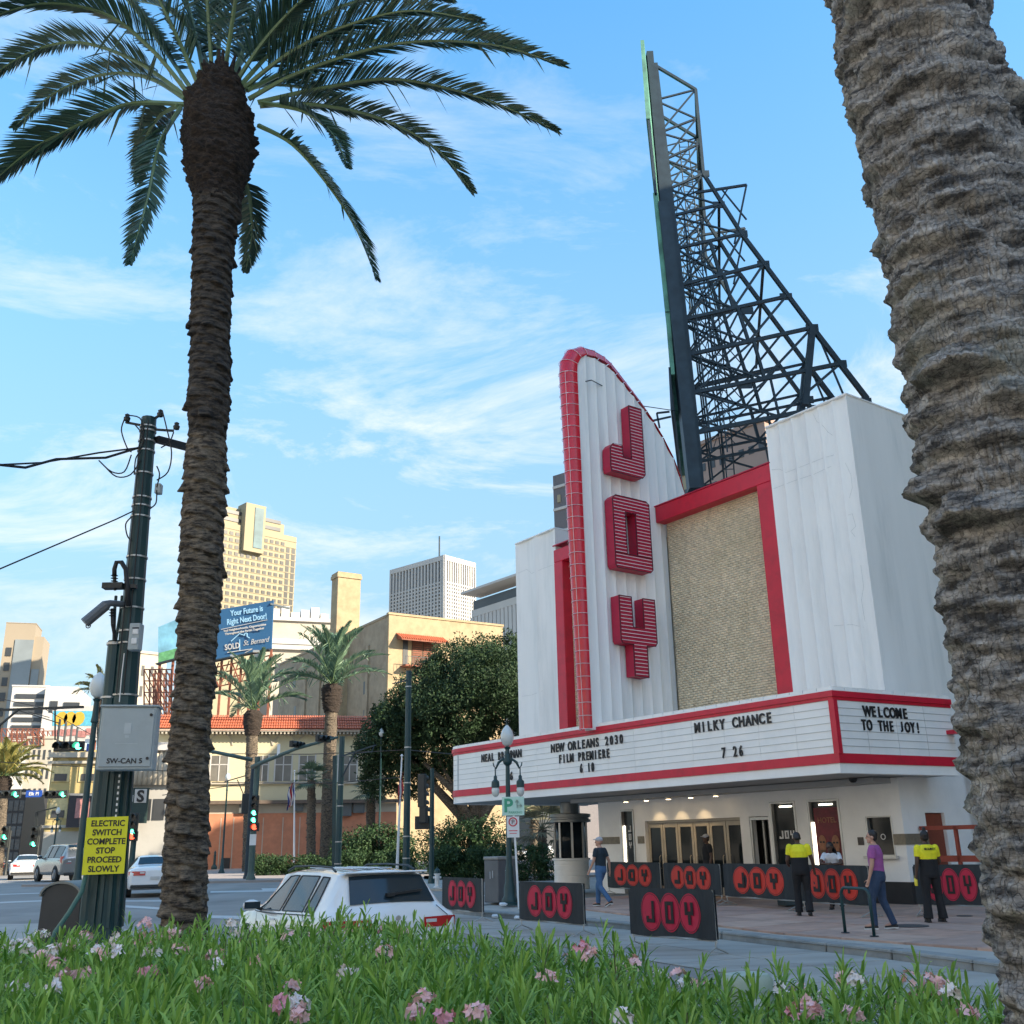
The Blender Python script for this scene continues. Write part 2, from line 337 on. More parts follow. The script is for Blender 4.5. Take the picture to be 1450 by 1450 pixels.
# ================================================================ the theatre (local x along the front to the right, local y into the building)
m_wh = mat('white_render', (.88, .865, .83), .75, var=.05, vscale=1.2, bump=.12, bscale=25, dirt=(.42, .46, .45), dscale=1.3, damt=.42, mapscale=(1, 1, .13))
m_wh2 = mat('clean_white_paint', (.86, .85, .82), .6, var=.04, vscale=1.5, dirt=(.5, .52, .52), dscale=1.2, damt=.2)
m_red = mat('crimson_paint', (.62, .010, .038), .42, var=.1, vscale=1.5, dirt=(.30, .012, .028), dscale=2, damt=.5)
m_red2 = mat('red_glazed_tile', (.62, .008, .03), .2, var=.12, vscale=2.0, coat=.3)
m_redside = mat('dull_red_metal', (.48, .012, .05), .5, var=.1, vscale=2)
m_brick = mat('cream_brick', (.80, .66, .46), .85, var=.2, vscale=5, dirt=(.44, .35, .19), dscale=.22, damt=.6)
m_mort = mat('grey_mortar', (.30, .28, .22), .95, var=.1, dirt=(.15, .14, .08), dscale=.25, damt=.6)
m_black = mat('black_base', (.02, .02, .022), .5, var=.2)
m_alu = mat('aluminium', (.50, .50, .48), .4, metal=.7, var=.08)
m_bronze = mat('door_frame_beige', (.42, .37, .29), .5, var=.08)
m_glass = mat('dark_glass', (.012, .018, .022), .06, var=.1, spec=.25)
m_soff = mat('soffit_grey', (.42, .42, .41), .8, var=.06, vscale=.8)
m_steel = mat('blued_steel', (.025, .045, .06), .55, metal=.3, var=.25, vscale=2)
m_ink = mat('black_lettering', (.012, .012, .014), .5, var=.05)
m_off = mat('letter_panel_white', (.86, .86, .84), .35, var=.04, vscale=.8, dirt=(.62, .68, .70), dscale=1.0, damt=.4)
m_neon = mat('pale_neon_tube', (.80, .62, .64), .3, var=.05)
RZT = math.atan2(TU.y, TU.x)
th = thing('theatre', 'white fluted theatre with red framed brick panels behind the marquee and upright sign', 'theatre', (AX.x, AX.y, 0), RZT)
# fluted tower: outline of shallow scallops facing the street, rounded corner, plain side
def tower(name, u0, u1, depth, z0, z1, nfl, left):
    b = MB(); r = .28; pts = []
    ff0, ff1 = (u0, u1)
    wfl = (ff1-ff0)/nfl
    for i in range(nfl):
        for k in range(6):
            t = k/6; pts.append((ff0+(i+t)*wfl, .07*math.sin(PI*t)**.7 if t > 0 else 0))
    pts.append((ff1, 0))
    full = pts + [(u1, depth), (u0, depth)]
    b.prism(full, lambda a, c, d: (a, c, d), z0, z1)
    return b.build(name, m_wh, th)
tower('tower', -3.04, 0, 7.5, 5.0, 14.13, 6, False)
tower('tower', -16.6, -13.92, 7.5, 5.0, 13.68, 2, True)
# cracks and rust runs as thin recessed-looking slivers are left to the material; coping lips
MB().box(-3.06, .03, -.03, 7.5, 14.13, 14.2).build('coping', m_wh, th, bevel=.02)
MB().box(-16.63, -13.9, -.03, 7.5, 13.68, 13.75).build('coping', m_wh, th, bevel=.02)
def crack(pts, m=None, w=.0035, flank=False):
    b = MB(); Q = [th_local(*p) for p in pts]; b.tube([q for q in Q], w, 3); b.build('crack', m or mat('crack_grey', (.38, .40, .39), .9), th)
def th_local(px, py):
    d = ray(px, py); p = Vector((0, 0, CH)); t_ = (AX-p).dot(TN)/d.dot(TN); q = p+d*t_; r_ = q-AX; return Vector((r_.dot(TU), -r_.dot(TN)-.004+.03, q.z))
crack([(1090, 665), (1103, 664), (1112, 669), (1140, 658), (1165, 648), (1180, 644)]); crack([(1094, 692), (1125, 680), (1150, 672), (1176, 660)]); crack([(1150, 585), (1156, 597), (1164, 602), (1172, 612), (1178, 616)])
crack([(1198, 730), (1206, 727), (1211, 745), (1204, 752), (1210, 760)]); crack([(1196, 655), (1204, 672), (1206, 690), (1202, 705)]); crack([(1218, 800), (1222, 830), (1219, 850), (1224, 880)]); crack([(732, 812), (745, 806), (752, 812), (770, 804), (782, 800)]); crack([(738, 986), (752, 984), (768, 978)]); crack([(1180, 886), (1205, 884), (1222, 888)])
# brick panels: every brick a solid, joined
def bricks(name, u0, u1, z0, z1, y):
    bw, bh, g = .21, .068, .011; V = []; Fc = []
    rows = int((z1-z0)/(bh+g))
    base = np.array([[x, yy, z] for z in (0, 1) for yy in (0, 1) for x in (0, 1)], float)
    fq = np.array([(0, 1, 5, 4), (0, 4, 6, 2), (1, 3, 7, 5), (4, 5, 7, 6), (0, 2, 3, 1)])
    n = 0; vs = []; fs = []
    for r in range(rows):
        zz = z0+r*(bh+g); x = u0-(bw/2 if r % 2 else 0)
        while x < u1:
            a, c = max(x, u0), min(x+bw, u1)
            if c-a > .03:
                pr = rng.uniform(0, .007); q = base.copy(); q[:, 0] = a+q[:, 0]*(c-a); q[:, 1] = y-pr+q[:, 1]*.05; q[:, 2] = zz+q[:, 2]*bh; vs.append(q); fs.append(fq+n*8); n += 1
            x += bw+g
    o = npmesh(name, np.vstack(vs), np.vstack(fs), m_brick, th); tag(o, kind='stuff'); return o
for (a, c) in ((-13.5, -9.0), (-8.0, -3.6)):
    MB().box(a-.1, c+.1, .405, .8, 5.0, 12.5).build('mortar_bed', m_mort, th); bricks('brickwork', a-.1, c+.1, 5.0, 12.45, .40)
# body of the building behind, its left flank and roof
MB().box(-16.45, -.15, 7.5, 26, 0, 11.2).build('auditorium', mat('plain_render', (.45, .45, .43), .9, var=.08, dirt=(.25, .25, .23), damt=.4), th)
MB().box(-13.92, -3.04, .8, 7.5, 5.0, 12.2).build('upper_wall', m_mort, th)
# red frames
def rframe(u0, u1, zt, w, name='red_frame', side=0):
    y0, y1 = -.02, .42
    b = MB(); b.box(u0, u1, y0, y1, zt-w, zt)
    if side >= 0: b.box(u1-w, u1, y0, y1, 5.0, zt-w-.001)
    if side <= 0: b.box(u0, u0+w, y0, y1, 5.0, zt-w-.001)
    b.build(name, m_red, th, bevel=.02)
rframe(-8.2, -3.04, 12.96, .58, side=1); rframe(-14.03, -8.85, 12.80, .52, side=-1)
MB().box(-14.05, -3.02, -.05, .46, 12.96, 13.0).build('frame_cap', m_redside, th)
# ---- ground floor
W = .02
b = MB()
def wallp(u0, u1, z0, z1, y0=0, y1=.3): b.box(u0, u1, y0, y1, z0, z1)
wallp(-12.0, -10.82, .15, 3.24); wallp(-10.82, -10.17, 2.80, 3.24); wallp(-10.17, -9.66, .15, 3.24)
wallp(-9.66, -4.42, 2.42, 3.24); wallp(-5.50, -5.15, .15, 2.42); wallp(-4.42, -4.30, .15, 3.24)
wallp(-4.30, -3.42, 2.78, 3.24); wallp(-3.42, -2.93, .15, 3.24); wallp(-2.93, -1.90, 2.78, 3.24); wallp(-2.93, -1.90, .15, .55); wallp(-4.30, -3.42, .15, .5)
wallp(-1.90, -1.08, .68, 3.24); wallp(-1.08, -.33, .68, 1.32); wallp(-1.08, -.33, 2.28, 3.24); wallp(-.33, 0, .68, 3.24)
b.build('front_wall', m_wh2, th)
b = MB(); b.box(-12.0, -11.7, .3, 9, .15, 3.24); b.build('side_wall', m_wh2, th)
b = MB(); b.box(-1.90, .015, -.015, .3, .15, .676); b.box(-.3, .015, .302, 5.5, .15, .60); b.build('plinth', m_black, th)
# right flank with a red door
b = MB(); b.box(-.3, 0, .302, 1.02, .61, 5.0); b.box(-.3, 0, 1.02, 1.9, 2.36, 5.0); b.box(-.3, 0, 1.9, 5.5, .61, 5.0); b.build('flank_wall', m_wh2, th)
dr = MB().box(-.14, -.08, 1.04, 1.88, .15, 2.35).build('side_door', mat('rust_red_door', (.24, .055, .03), .6), th); MB().box(-.08, -.02, 1.1, 1.16, 1.1, 1.25).build('handle', m_alu, dr)
# string band of stone at counter height
m_band = mat('tan_stone_band', (.20, .17, .12), .5, var=.25, vscale=6)
for x0, x1 in ((-.32, .02),): MB().box(x0, x1, -.035, -.002, 1.58, 1.84).build('stone_band', m_band, th)
MB().box(.002, .03, -.03, 1.0, 1.58, 1.84).build('stone_band', m_band, th)
MB().box(-12.02, -10.95, -.03, -.002, 1.72, 1.95).build('stone_band', m_band, th)
MB().box(-10.02, -9.72, -.03, -.002, 1.72, 1.95).build('stone_band', m_band, th)
# entrance doors
b = MB(); b.box(-9.66, -5.50, .10, .16, 2.34, 2.42); b.build('door_lintel', m_bronze, th)
for k in range(6):
    x0 = -9.64+k*.69; x1 = x0+.67; y = .12
    lf = MB(); fw = .09
    lf.box(x0, x0+fw, y, y+.05, .17, 2.33); lf.box(x1-fw, x1, y, y+.05, .17, 2.33); lf.box(x0+fw, x1-fw, y, y+.05, 2.2, 2.33); lf.box(x0+fw, x1-fw, y, y+.05, .17, .42)
    d = lf.build('door', m_bronze, th, bevel=.006)
    MB().box(x0+fw, x1-fw, y+.02, y+.035, .42, 2.2).build('glass', m_glass, d)
    hx = x1-.13 if k % 2 == 0 else x0+.13
    h = MB(); h.tube([(hx, y-.02, .95), (hx, y-.07, 1.0), (hx, y-.07, 1.3), (hx, y-.02, 1.35)], .012, 6); h.build('handle', m_bronze, d)
MB().box(-9.66, -5.5, .9, .95, .15, 3.2).build('lobby_wall', mat('lobby_dark', (.05, .05, .055), .8), th)
# recessed grey opening beside the doors
MB().box(-5.15, -4.42, .8, .85, .15, 2.42).build('recess_wall', mat('recess_grey', (.28, .30, .31), .8), th)
f = MB(); f.box(-5.15, -4.42, .02, .08, 2.32, 2.40); f.box(-5.15, -5.08, .02, .08, .15, 2.32); f.box(-4.92, -4.86, .3, .36, .15, 2.32); f.build('recess_frame', m_alu, th)
# display windows and cases
def window(u0, u1, z0, z1, name='window', fw=.06, glass=m_glass, y=.1):
    f = MB(); f.box(u0-fw, u0, y-.13, y+.05, z0-fw, z1+fw); f.box(u1, u1+fw, y-.13, y+.05, z0-fw, z1+fw); f.box(u0, u1, y-.13, y+.05, z1, z1+fw); f.box(u0, u1, y-.13, y+.05, z0-fw, z0)
    o = f.build(name, m_alu, th, bevel=.008); MB().box(u0, u1, y, y+.02, z0, z1).build('glass', glass, o); return o
w1 = window(-4.25, -3.45, .60, 2.74); w2 = window(-2.90, -1.95, .60, 2.74); w3 = window(-10.78, -10.24, .55, 2.76, 'display_case')
m_lit = mat('lit_tube', (.9, .9, .85), .4, emit=(1, .95, .82), estr=1.2)
for wn, x in ((w1, -3.8), (w2, -2.4)): MB().box(x-.22, x+.22, .055, .085, 2.64, 2.68).build('tube_light', m_lit, wn)
MB().box(-2.88, -2.84, .055, .085, 1.05, 2.2).build('tube_light', m_lit, w2)
MB().box(-10.76, -10.73, .055, .085, .8, 2.3).build('tube_light', m_lit, w3)
m_sig = mat('white_print', (.7, .7, .7), .5)
JOYS = {}
def block_letter(ch, x, z, w, h, s, b, y0, y1, mir=1):
    """the square-cut J, O, Y of the house style; (x,z) lower left"""
    P = {'J': [(0, 0), (w-.0, 0), (w, h), (w-s, h), (w-s, s), (s*.9, s), (s*.9, h*.30), (0, h*.30)],
         'Y': [(w/2-s/2, 0), (w/2+s/2, 0), (w/2+s/2, h*.42), (w, h*.42), (w, h), (w-s, h), (w-s, h*.42+s), (s, h*.42+s), (s, h), (0, h), (0, h*.42), (w/2-s/2, h*.42)]}
    fn = lambda a, c, d: (x+a, d, z+c)
    if ch == 'O':
        for q in ([(0, 0), (w, 0), (w, s), (0, s)], [(0, h-s), (w, h-s), (w, h), (0, h)], [(0, s), (s, s), (s, h-s), (0, h-s)], [(w-s, s), (w, s), (w, h-s), (w-s, h-s)]): b.prism(q, fn, y0, y1)
    else: b.prism(P[ch], fn, y0, y1)
def joy_row(x, z, w, h, gap, s, m, parent, y0, y1):
    for k, ch in enumerate('JOY'): bb = MB(); block_letter(ch, x+k*(w+gap), z, w, h, s, bb, y0, y1); bb.build('letter', m, parent)
joy_row(-4.12, 1.78, .14, .22, .06, .04, m_sig, w1, .07, .09)
for k, ch in enumerate('JOY'): bb = MB(); block_letter(ch, -10.56, 2.1-k*.26, .12, .2, .035, bb, .07, .09); bb.build('letter', m_sig, w3)
# poster with two faces in red behind the second window
m_post = mat('red_poster', (.16, .012, .022), .5, var=.35, vscale=4)
m_fc = mat('printed_faces', (.30, .13, .07), .6, var=.3, vscale=12); m_fc2 = mat('printed_beard', (.12, .07, .04), .6, var=.3, vscale=14)
po = MB().box(-2.82, -1.99, .06, .08, .62, 2.58).build('poster', m_post, w2)
for cx, cz, sc in ((-2.62, 1.62, 1), (-2.18, 1.60, 1.05)):
    o = MB(); o.lathe([(.0, .0), (.001, .0)], 4); b = MB(); pts = [(cx+.13*sc*math.cos(t)*(1 if math.sin(t) > 0 else .85), cz+.24*sc*math.sin(t)) for t in np.linspace(0, 2*PI, 20, endpoint=False)]
    b.prism(pts, lambda a, c, d: (a, d, c), .045, .058); b.build('printed_face', m_fc, po)
    b = MB(); pts = [(cx+.11*sc*math.cos(t), cz-.15*sc+.13*sc*math.sin(t)) for t in np.linspace(PI, 2*PI, 12)] ; b.prism(pts, lambda a, c, d: (a, d, c), .04, .044); b.build('printed_beard', m_fc2, po)
    for sx in (-1, 1): MB().box(cx+sx*.05*sc-.032, cx+sx*.05*sc+.032, .04, .0445, cz+.03, cz+.075).build('printed_glasses', m_ink, po)
put_text('poster_title', 'HOTEL', .20, m_fc, po, (-2.40, .055, 2.18), (1, 0, 0), (0, 0, 1), .002, bold=.004)
# ticket window
tk = window(-1.06, -.35, 1.34, 2.26, 'ticket_window', .04)
MB().box(-1.2, -.22, -.16, -.031, 1.24, 1.31).build('ledge', m_alu, tk)
b = MB(); b.lathe([(.055, 0), (.075, 0), (.075, .01), (.055, .01)], 16, (-.7, .085, 1.78), 'y', cap=False); b.build('round_logo', m_sig, tk)
MB().box(-1.42, -1.24, -.02, -.002, 1.58, 1.78).build('notice_plate', mat('brown_plate', (.06, .05, .045), .5), th)
# soffit light fittings, warm washes over the doors
m_lamp = mat('lamp_glow', (1, .9, .7), .4, emit=(1, .78, .5), estr=3)
for x in (-9.92, -8.93, -7.92, -6.93, -5.89):
    b = MB(); b.lathe([(.0, 3.035), (.09, 3.035), (.10, 3.06), (.10, 3.10)], 12, (x, -.55, 0)); o = b.build('downlight', m_alu, th)
    b = MB(); b.lathe([(.0, 3.028), (.075, 3.028), (.075, 3.032)], 12, (x, -.55, 0)); b.build('bulb', m_lamp, o)
for x in (-8.93, -7.92, -6.93):
    ld = bpy.data.lights.new('door_spot', 'SPOT'); ld.energy = 6; ld.color = (1, .74, .42); ld.spot_size = rad(75); ld.spot_blend = .7; ld.shadow_soft_size = .05
    lo = bpy.data.objects.new('door_spot', ld); COL.objects.link(lo); lo.parent = th; lo.location = (x, -.5, 3.02); lo.rotation_euler = (rad(24), 0, 0)
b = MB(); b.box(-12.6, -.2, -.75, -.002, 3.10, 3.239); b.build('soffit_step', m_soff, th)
b = MB(); b.lathe([(.11, 0), (.10, -.06), (.06, -.11), (0, -.12)], 12, (-.62, -1.0, 3.235)); b.build('camera_dome', m_black, th)
# ================================================================ marquee
mq = thing('marquee', 'white letter board marquee with red stripes projecting over the theatre entrance', 'marquee', (AX.x, AX.y, 0), RZT)
# outline in plan (x, y) from right wall round the front to the left
fr = -3.1
arcp = [(-16.15+1.35*math.cos(t)-0, fr+1.35-1.35*math.sin(t)) for t in np.linspace(PI/2, PI, 9)]
plan = [(1.05, 1.2), (.60, fr), (-16.15, fr)] + arcp[1:] + [(-17.6, 4.0)]
def band(z0, z1, out, name, m, inset=.25, plan=plan):
    # ribbon following the plan, pushed outwards by out
    P = [Vector((x, y)) for x, y in plan]; O = []; I = []
    for i, p in enumerate(P):
        a = P[max(i-1, 0)]; c = P[min(i+1, len(P)-1)]; d1 = (p-a).normalized() if i else (c-p).normalized(); d2 = (c-p).normalized() if i < len(P)-1 else d1
        n1, n2 = Vector((d1.y, -d1.x)), Vector((d2.y, -d2.x)); nn = (n1+n2); nn = nn/max(nn.length_squared/2, .3)
        # outward is -nn or nn: choose away from centre
        if nn.dot(p-Vector((-8, 2))) < 0: nn = -nn
        O.append(p+nn*out); I.append(p-nn*inset)
    b = MB(); k = len(P)
    vs = [(q.x, q.y, z) for z in (z0, z1) for q in O+I]
    fs = []
    for i in range(k-1):
        fs += [(i, i+1, 2*k+i+1, 2*k+i), (k+i, 3*k+i, 3*k+i+1, k+i+1), (2*k+i, 2*k+i+1, 3*k+i+1, 3*k+i), (i, k+i, k+i+1, i+1)]
    fs += [(0, 2*k, 3*k, k), (k-1, 2*k-1, 4*k-1, 3*k-1)]
    b.add(vs, fs); return b.build(name, m, mq)
band(3.24, 3.47, .0, 'white_fascia', m_wh2); band(3.472, 3.70, .035, 'red_stripe', m_red); band(4.97, 5.05, .03, 'red_stripe', m_red); band(5.052, 5.19, .07, 'red_stripe', m_red)
band(5.192, 5.23, .05, 'parapet_cap', m_wh2)
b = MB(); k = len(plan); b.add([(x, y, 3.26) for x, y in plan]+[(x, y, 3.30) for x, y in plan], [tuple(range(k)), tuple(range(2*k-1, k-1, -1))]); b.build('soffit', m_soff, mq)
b = MB(); b.add([(x, y, 5.1) for x, y in plan], [tuple(range(k))]); b.build('top_deck', m_soff, mq)
# coping tiles along the top edge, one by one
P3 = [Vector((x, y, 0)) for x, y in plan]; seg = []
for a, c in zip(P3, P3[1:]):
    Ls = (c-a).length; n = max(1, round(Ls/.42)); d = (c-a)/n
    for i in range(n): seg.append((a+d*i, a+d*(i+1)))
for a, c in seg:
    d = (c-a).normalized(); nI = Vector((-d.y, d.x, 0)); nI = nI if nI.dot(Vector((-8, 2, 0))-a) > 0 else -nI; b = MB()
    a2, c2 = a+d*.012-nI*.03, c-d*.012-nI*.03
    b.add([(*a2.xy, 5.231), (*c2.xy, 5.231), (*(c2+nI*.3).xy, 5.231), (*(a2+nI*.3).xy, 5.231), (*a2.xy, 5.30), (*c2.xy, 5.30), (*(c2+nI*.3).xy, 5.30), (*(a2+nI*.3).xy, 5.30)],
          [(0, 3, 2, 1), (4, 5, 6, 7), (0, 1, 5, 4), (1, 2, 6, 5), (2, 3, 7, 6), (3, 0, 4, 7)])
    b.build('coping_tile', m_wh, mq)
# letter panels with rails: rows of white glass panels and thin aluminium tracks
b = MB(); m_track = mat('grey_track', (.42, .46, .48), .4, metal=.3, var=.1)
front = [p for p in plan]
def ribbon_at(out, z0, z1, name, m, parent): return band(z0, z1, out, name, m, inset=.02)
rows = np.linspace(3.70, 4.97, 8)
for i in range(7):
    z0, z1 = rows[i]+.006, rows[i+1]-.006
    segs = [(-16.15+(.6+16.15)*j/14, -16.15+(.6+16.15)*(j+1)/14) for j in range(14)]
    for x0, x1 in segs: MB().box(x0+.004, min(x1-.004, .59), fr-.006, fr+.04, z0, z1).build('letter_panel', m_off, mq)
    # the right side
    a, c = Vector((.60, fr, 0)), Vector((1.05, 1.2, 0)); d = (c-a).normalized(); nO = Vector((d.y, -d.x, 0))
    for j in range(4):
        p, q = a+(c-a)*(j/4)+d*.01, a+(c-a)*((j+1)/4)-d*.004; bb = MB()
        bb.add([(*(p+nO*.006).xy, z0), (*(q+nO*.006).xy, z0), (*(q-nO*.04).xy, z0), (*(p-nO*.04).xy, z0), (*(p+nO*.006).xy, z1), (*(q+nO*.006).xy, z1), (*(q-nO*.04).xy, z1), (*(p-nO*.04).xy, z1)],
               [(0, 3, 2, 1), (4, 5, 6, 7), (0, 1, 5, 4), (1, 2, 6, 5), (2, 3, 7, 6), (3, 0, 4, 7)]); bb.build('letter_panel', m_off, mq)
    ap = [(-16.15, fr)] + arcp[1:] + [(-17.6, 4.0)]
    for (p, q) in zip(ap, ap[1:]):
        p, q = Vector((*p, 0)), Vector((*q, 0)); d = (q-p).normalized(); nO = Vector((d.y, -d.x, 0)); nO = nO if nO.x < 0 or nO.y < 0 else -nO; bb = MB()
        bb.add([(*(p+nO*.006).xy, z0), (*(q+nO*.006).xy, z0), (*(q-nO*.04).xy, z0), (*(p-nO*.04).xy, z0), (*(p+nO*.006).xy, z1), (*(q+nO*.006).xy, z1), (*(q-nO*.04).xy, z1), (*(p-nO*.04).xy, z1)],
               [(0, 3, 2, 1), (4, 5, 6, 7), (0, 1, 5, 4), (1, 2, 6, 5), (2, 3, 7, 6), (3, 0, 4, 7)]); bb.build('letter_panel', m_off, mq)
for z in rows: band(z-.005, z+.005, .018, 'letter_track', m_track, inset=.02)
b = MB(); b.box(.50, .66, fr-.045, fr+.1, 3.69, 4.98); b.build('corner_post', m_red, mq)
b = MB(); b.box(-16.25, -16.2, fr-.02, fr+.05, 3.70, 4.97); b.build('panel_joint', m_track, mq)
b = MB(); a, c = Vector((.60, fr, 0)), Vector((1.05, 1.2, 0)); b.bar((1.02, .9, 4.33), (1.045, 1.15, 4.33), 1.27, .1); b.build('end_post', m_red, mq)
def line(txt, uL, uR, z, h, face='front'):
    """spreads upright letters between two positions along the board"""
    n = len(txt); st = (uR-uL)/n; cw = st
    for i, ch in enumerate(txt):
        if ch == ' ': continue
        me = text_mesh(ch, h/.72, m_ink, .015, xs=min(.86, st/.27*.92), bold=.009*h/.28)
        if ch == 'J' and min(v.co.y for v in me.vertices) < -.02:
            lo_, hi_ = min(v.co.y for v in me.vertices), max(v.co.y for v in me.vertices)
            for v in me.vertices: v.co.y = (v.co.y-lo_)*hi_/(hi_-lo_)
        o = link('letter', me, mq); x = uL+(i+.5)*st
        if face == 'front': M = Matrix(((1, 0, 0, x), (0, 0, -1, fr-.03), (0, 1, 0, z), (0, 0, 0, 1)))
        else:
            a, c = Vector((.60, fr, 0)), Vector((1.05, 1.2, 0)); d = (c-a).normalized(); nO = Vector((d.y, -d.x, 0)); p = a+d*x+nO*.03
            M = Matrix(((d.x, 0, nO.x, p.x), (d.y, 0, nO.y, p.y), (0, 1, 0, z), (0, 0, 0, 1)))
        o.matrix_local = M
line('NEW ORLEANS 2030', -10.58, -7.0, 4.60, .27); line('FILM PREMIERE', -10.2, -7.65, 4.23, .27); line('6 10', -9.15, -8.4, 3.87, .27)
line('NEAL BRENNAN', -14.65, -12.2, 4.59, .27); line('6', -12.95, -12.7, 3.87, .27)
line('MILKY CHANCE', -4.06, -1.28, 4.62, .27); line('7 26', -3.15, -2.33, 3.87, .27)
line('WELCOME', 1.02, 2.62, 4.62, .26, 'side'); line('TO THE JOY!', .86, 3.02, 4.28, .26, 'side')
# ================================================================ upright blade sign
bs = thing('upright_sign', 'tall white finned sign with red edge carrying three red letters one above the other', 'sign', (AX.x, AX.y, 0), RZT)
x0, x1 = -8.86, -8.16; xm = (x0+x1)/2
prof = [(-.45, 5.1), (3.29, 5.1), (3.42, 10), (3.43, 17.35), (3.36, 17.7), (3.18, 17.95), (2.95, 18.07), (2.46, 18.09), (1.78, 17.89), (1.13, 17.37), (.47, 16.84), (-.21, 16.19), (-.59, 15.71), (-1.06, 15.0), (-1.35, 14.33), (-1.55, 13.5), (-1.9, 12.3), (-.45, 12.0)]
# (n outward, z); local y = -n.  Fluted side: strips with scalloped relief
b = MB(); b.prism(prof, lambda a, c, d: (d, -a, c), x1-.44, x1-.06); b.build('sign_body', m_wh, bs)
def topz(nv):
    pr = [p for p in prof[2:16]]; pr = sorted(pr, key=lambda q: q[0])
    xs = [q[0] for q in pr]; zs = [q[1] for q in pr]
    return float(np.interp(nv, xs, zs))
nf = 11; ed = np.linspace(-1.5, 3.40, nf+1)
for i in range(nf):
    a0, a1 = ed[i], ed[i+1]; b = MB(); P = []
    for s_ in np.linspace(0, 1, 7):
        nv = a0+(a1-a0)*s_; dz = .055-.05*(math.sin(PI*s_)**.8)
        zb = 5.1 if nv > -.45 else 12.0
        P.append([(x1-.06+.001+dz, -nv, zb), (x1-.06+.001+dz, -nv, max(zb+.01, topz(nv)-.015 if nv < 3.2 else min(topz(nv), 17.6)))])
    Q = [[p[0] for p in P], [p[1] for p in P]]; b.grid(Q)
    b.add([P[0][0], P[0][1], (x1-.07, -a0, P[0][1][2]), (x1-.07, -a0, P[0][0][2])], [(0, 1, 2, 3)]); b.add([P[-1][0], P[-1][1], (x1-.07, -a1, P[-1][1][2]), (x1-.07, -a1, P[-1][0][2])], [(0, 1, 2, 3)])
    b.build('fin', m_wh, bs)
# red nose: separate curved tiles, each with a pale neon seam
path = [(3.36, z) for z in np.arange(5.12, 17.3, .405)] + [(3.33, 17.62), (3.15, 17.93), (2.86, 18.10), (2.46, 18.13), (2.05, 18.06), (1.78, 17.95), (1.45, 17.69), (1.13, 17.43), (.8, 17.17), (.47, 16.9), (.13, 16.58), (-.21, 16.25), (-.6, 15.76), (-1.06, 15.05), (-1.35, 14.38), (-1.5, 13.7)]
def nose_sec(i):
    p = Vector(path[i]); a = Vector(path[max(i-1, 0)]); c = Vector(path[min(i+1, len(path)-1)]); d = (c-a).normalized(); nO = Vector((d.y, -d.x)); s_ = []
    k = min(1, max(.12, 1-(i-32)/12)) if i > 32 else 1
    for t in np.linspace(-PI/2, PI/2, 9):
        kb = min(1, i/31); o = (.24+.22*kb)*k*max(0, math.cos(t))**.8; hw_ = .25+.10*kb; s_.append((x1+.01-hw_+hw_*math.sin(t), -(p.x+nO.x*o), p.y+nO.y*o))
    return s_
for i in range(len(path)-1):
    A_, B_ = nose_sec(i), nose_sec(i+1); A_ = [tuple(Vector(p).lerp(Vector(q), .04)) for p, q in zip(A_, B_)]
    b = MB(); b.grid([A_, B_]); b.build('edge_tile', m_red2, bs, smooth=.6)
    b = MB(); C_ = nose_sec(i); b.tube([Vector(c)+Vector((0, -.012 if c[1] < -3 else 0, .0)) + (Vector(c)-Vector((xm, -path[i][0]+.15, path[i][1]))).normalized()*.02 for c in C_], .008, 5, False); b.build('neon_tube', m_neon, bs)
b = MB(); b.tube([(x1-.14, -(p[0]+.235+.2*min(1, i_/31)), p[1]) for i_, p in enumerate(path[:31])], .008, 5); b.build('neon_tube', m_neon, bs)
# sign letters: thick red boxes with horizontal neon lines on the face
XF = x1+.40
def sign_letter(polys, name, lab):
    b = MB(); fb = MB()
    for P_ in polys: b.prism(P_, lambda a, c, d: (d, -a, c), x1+.0, XF)
    o = b.build(name, m_redside, bs, bevel=.0); tag(o, label=lab)
    lb = MB()
    zmin = min(p[1] for P_ in polys for p in P_); zmax = max(p[1] for P_ in polys for p in P_); zz = zmin+.09
    while zz < zmax-.04:
        for P_ in polys:
            xs = []
            for i in range(len(P_)):
                (a, c), (a2, c2) = P_[i], P_[(i+1) % len(P_)]
                if (c-zz)*(c2-zz) < 0: xs.append(a+(a2-a)*(zz-c)/(c2-c))
            xs.sort()
            for k in range(0, len(xs)-1, 2):
                if xs[k+1]-xs[k] > .12: lb.box(XF+.012, XF+.028, -xs[k+1]+.035, -xs[k]-.035, zz-.011, zz+.011)
        zz += .118
    lb.build('neon_tube', m_neon, o)
    tb = MB()
    for P_ in polys:
        for i in range(len(P_)):
            (a, c), (a2, c2) = P_[i], P_[(i+1) % len(P_)]; tb.bar((XF+.008, -a, c), (XF+.008, -a2, c2), .03, .022)
    tb.build('letter_rim', mat('dark_red_rim', (.10, .006, .02), .5), o)
sign_letter([[(.82, 16.36), (.82, 13.87), (.95, 13.72), (1.15, 13.70), (2.36, 13.72), (2.40, 13.9), (2.38, 14.58), (2.25, 14.74), (1.83, 14.76), (1.80, 14.34), (1.42, 14.34), (1.42, 16.36)]], 'letter', 'red letter J at the top of the upright sign')
O1 = [(.74, 10.46), (.86, 10.35), (2.33, 10.35), (2.40, 10.46), (2.40, 12.74), (2.26, 12.88), (.88, 12.88), (.74, 12.78)]
ho = (1.40, 1.86, 10.86, 12.34)
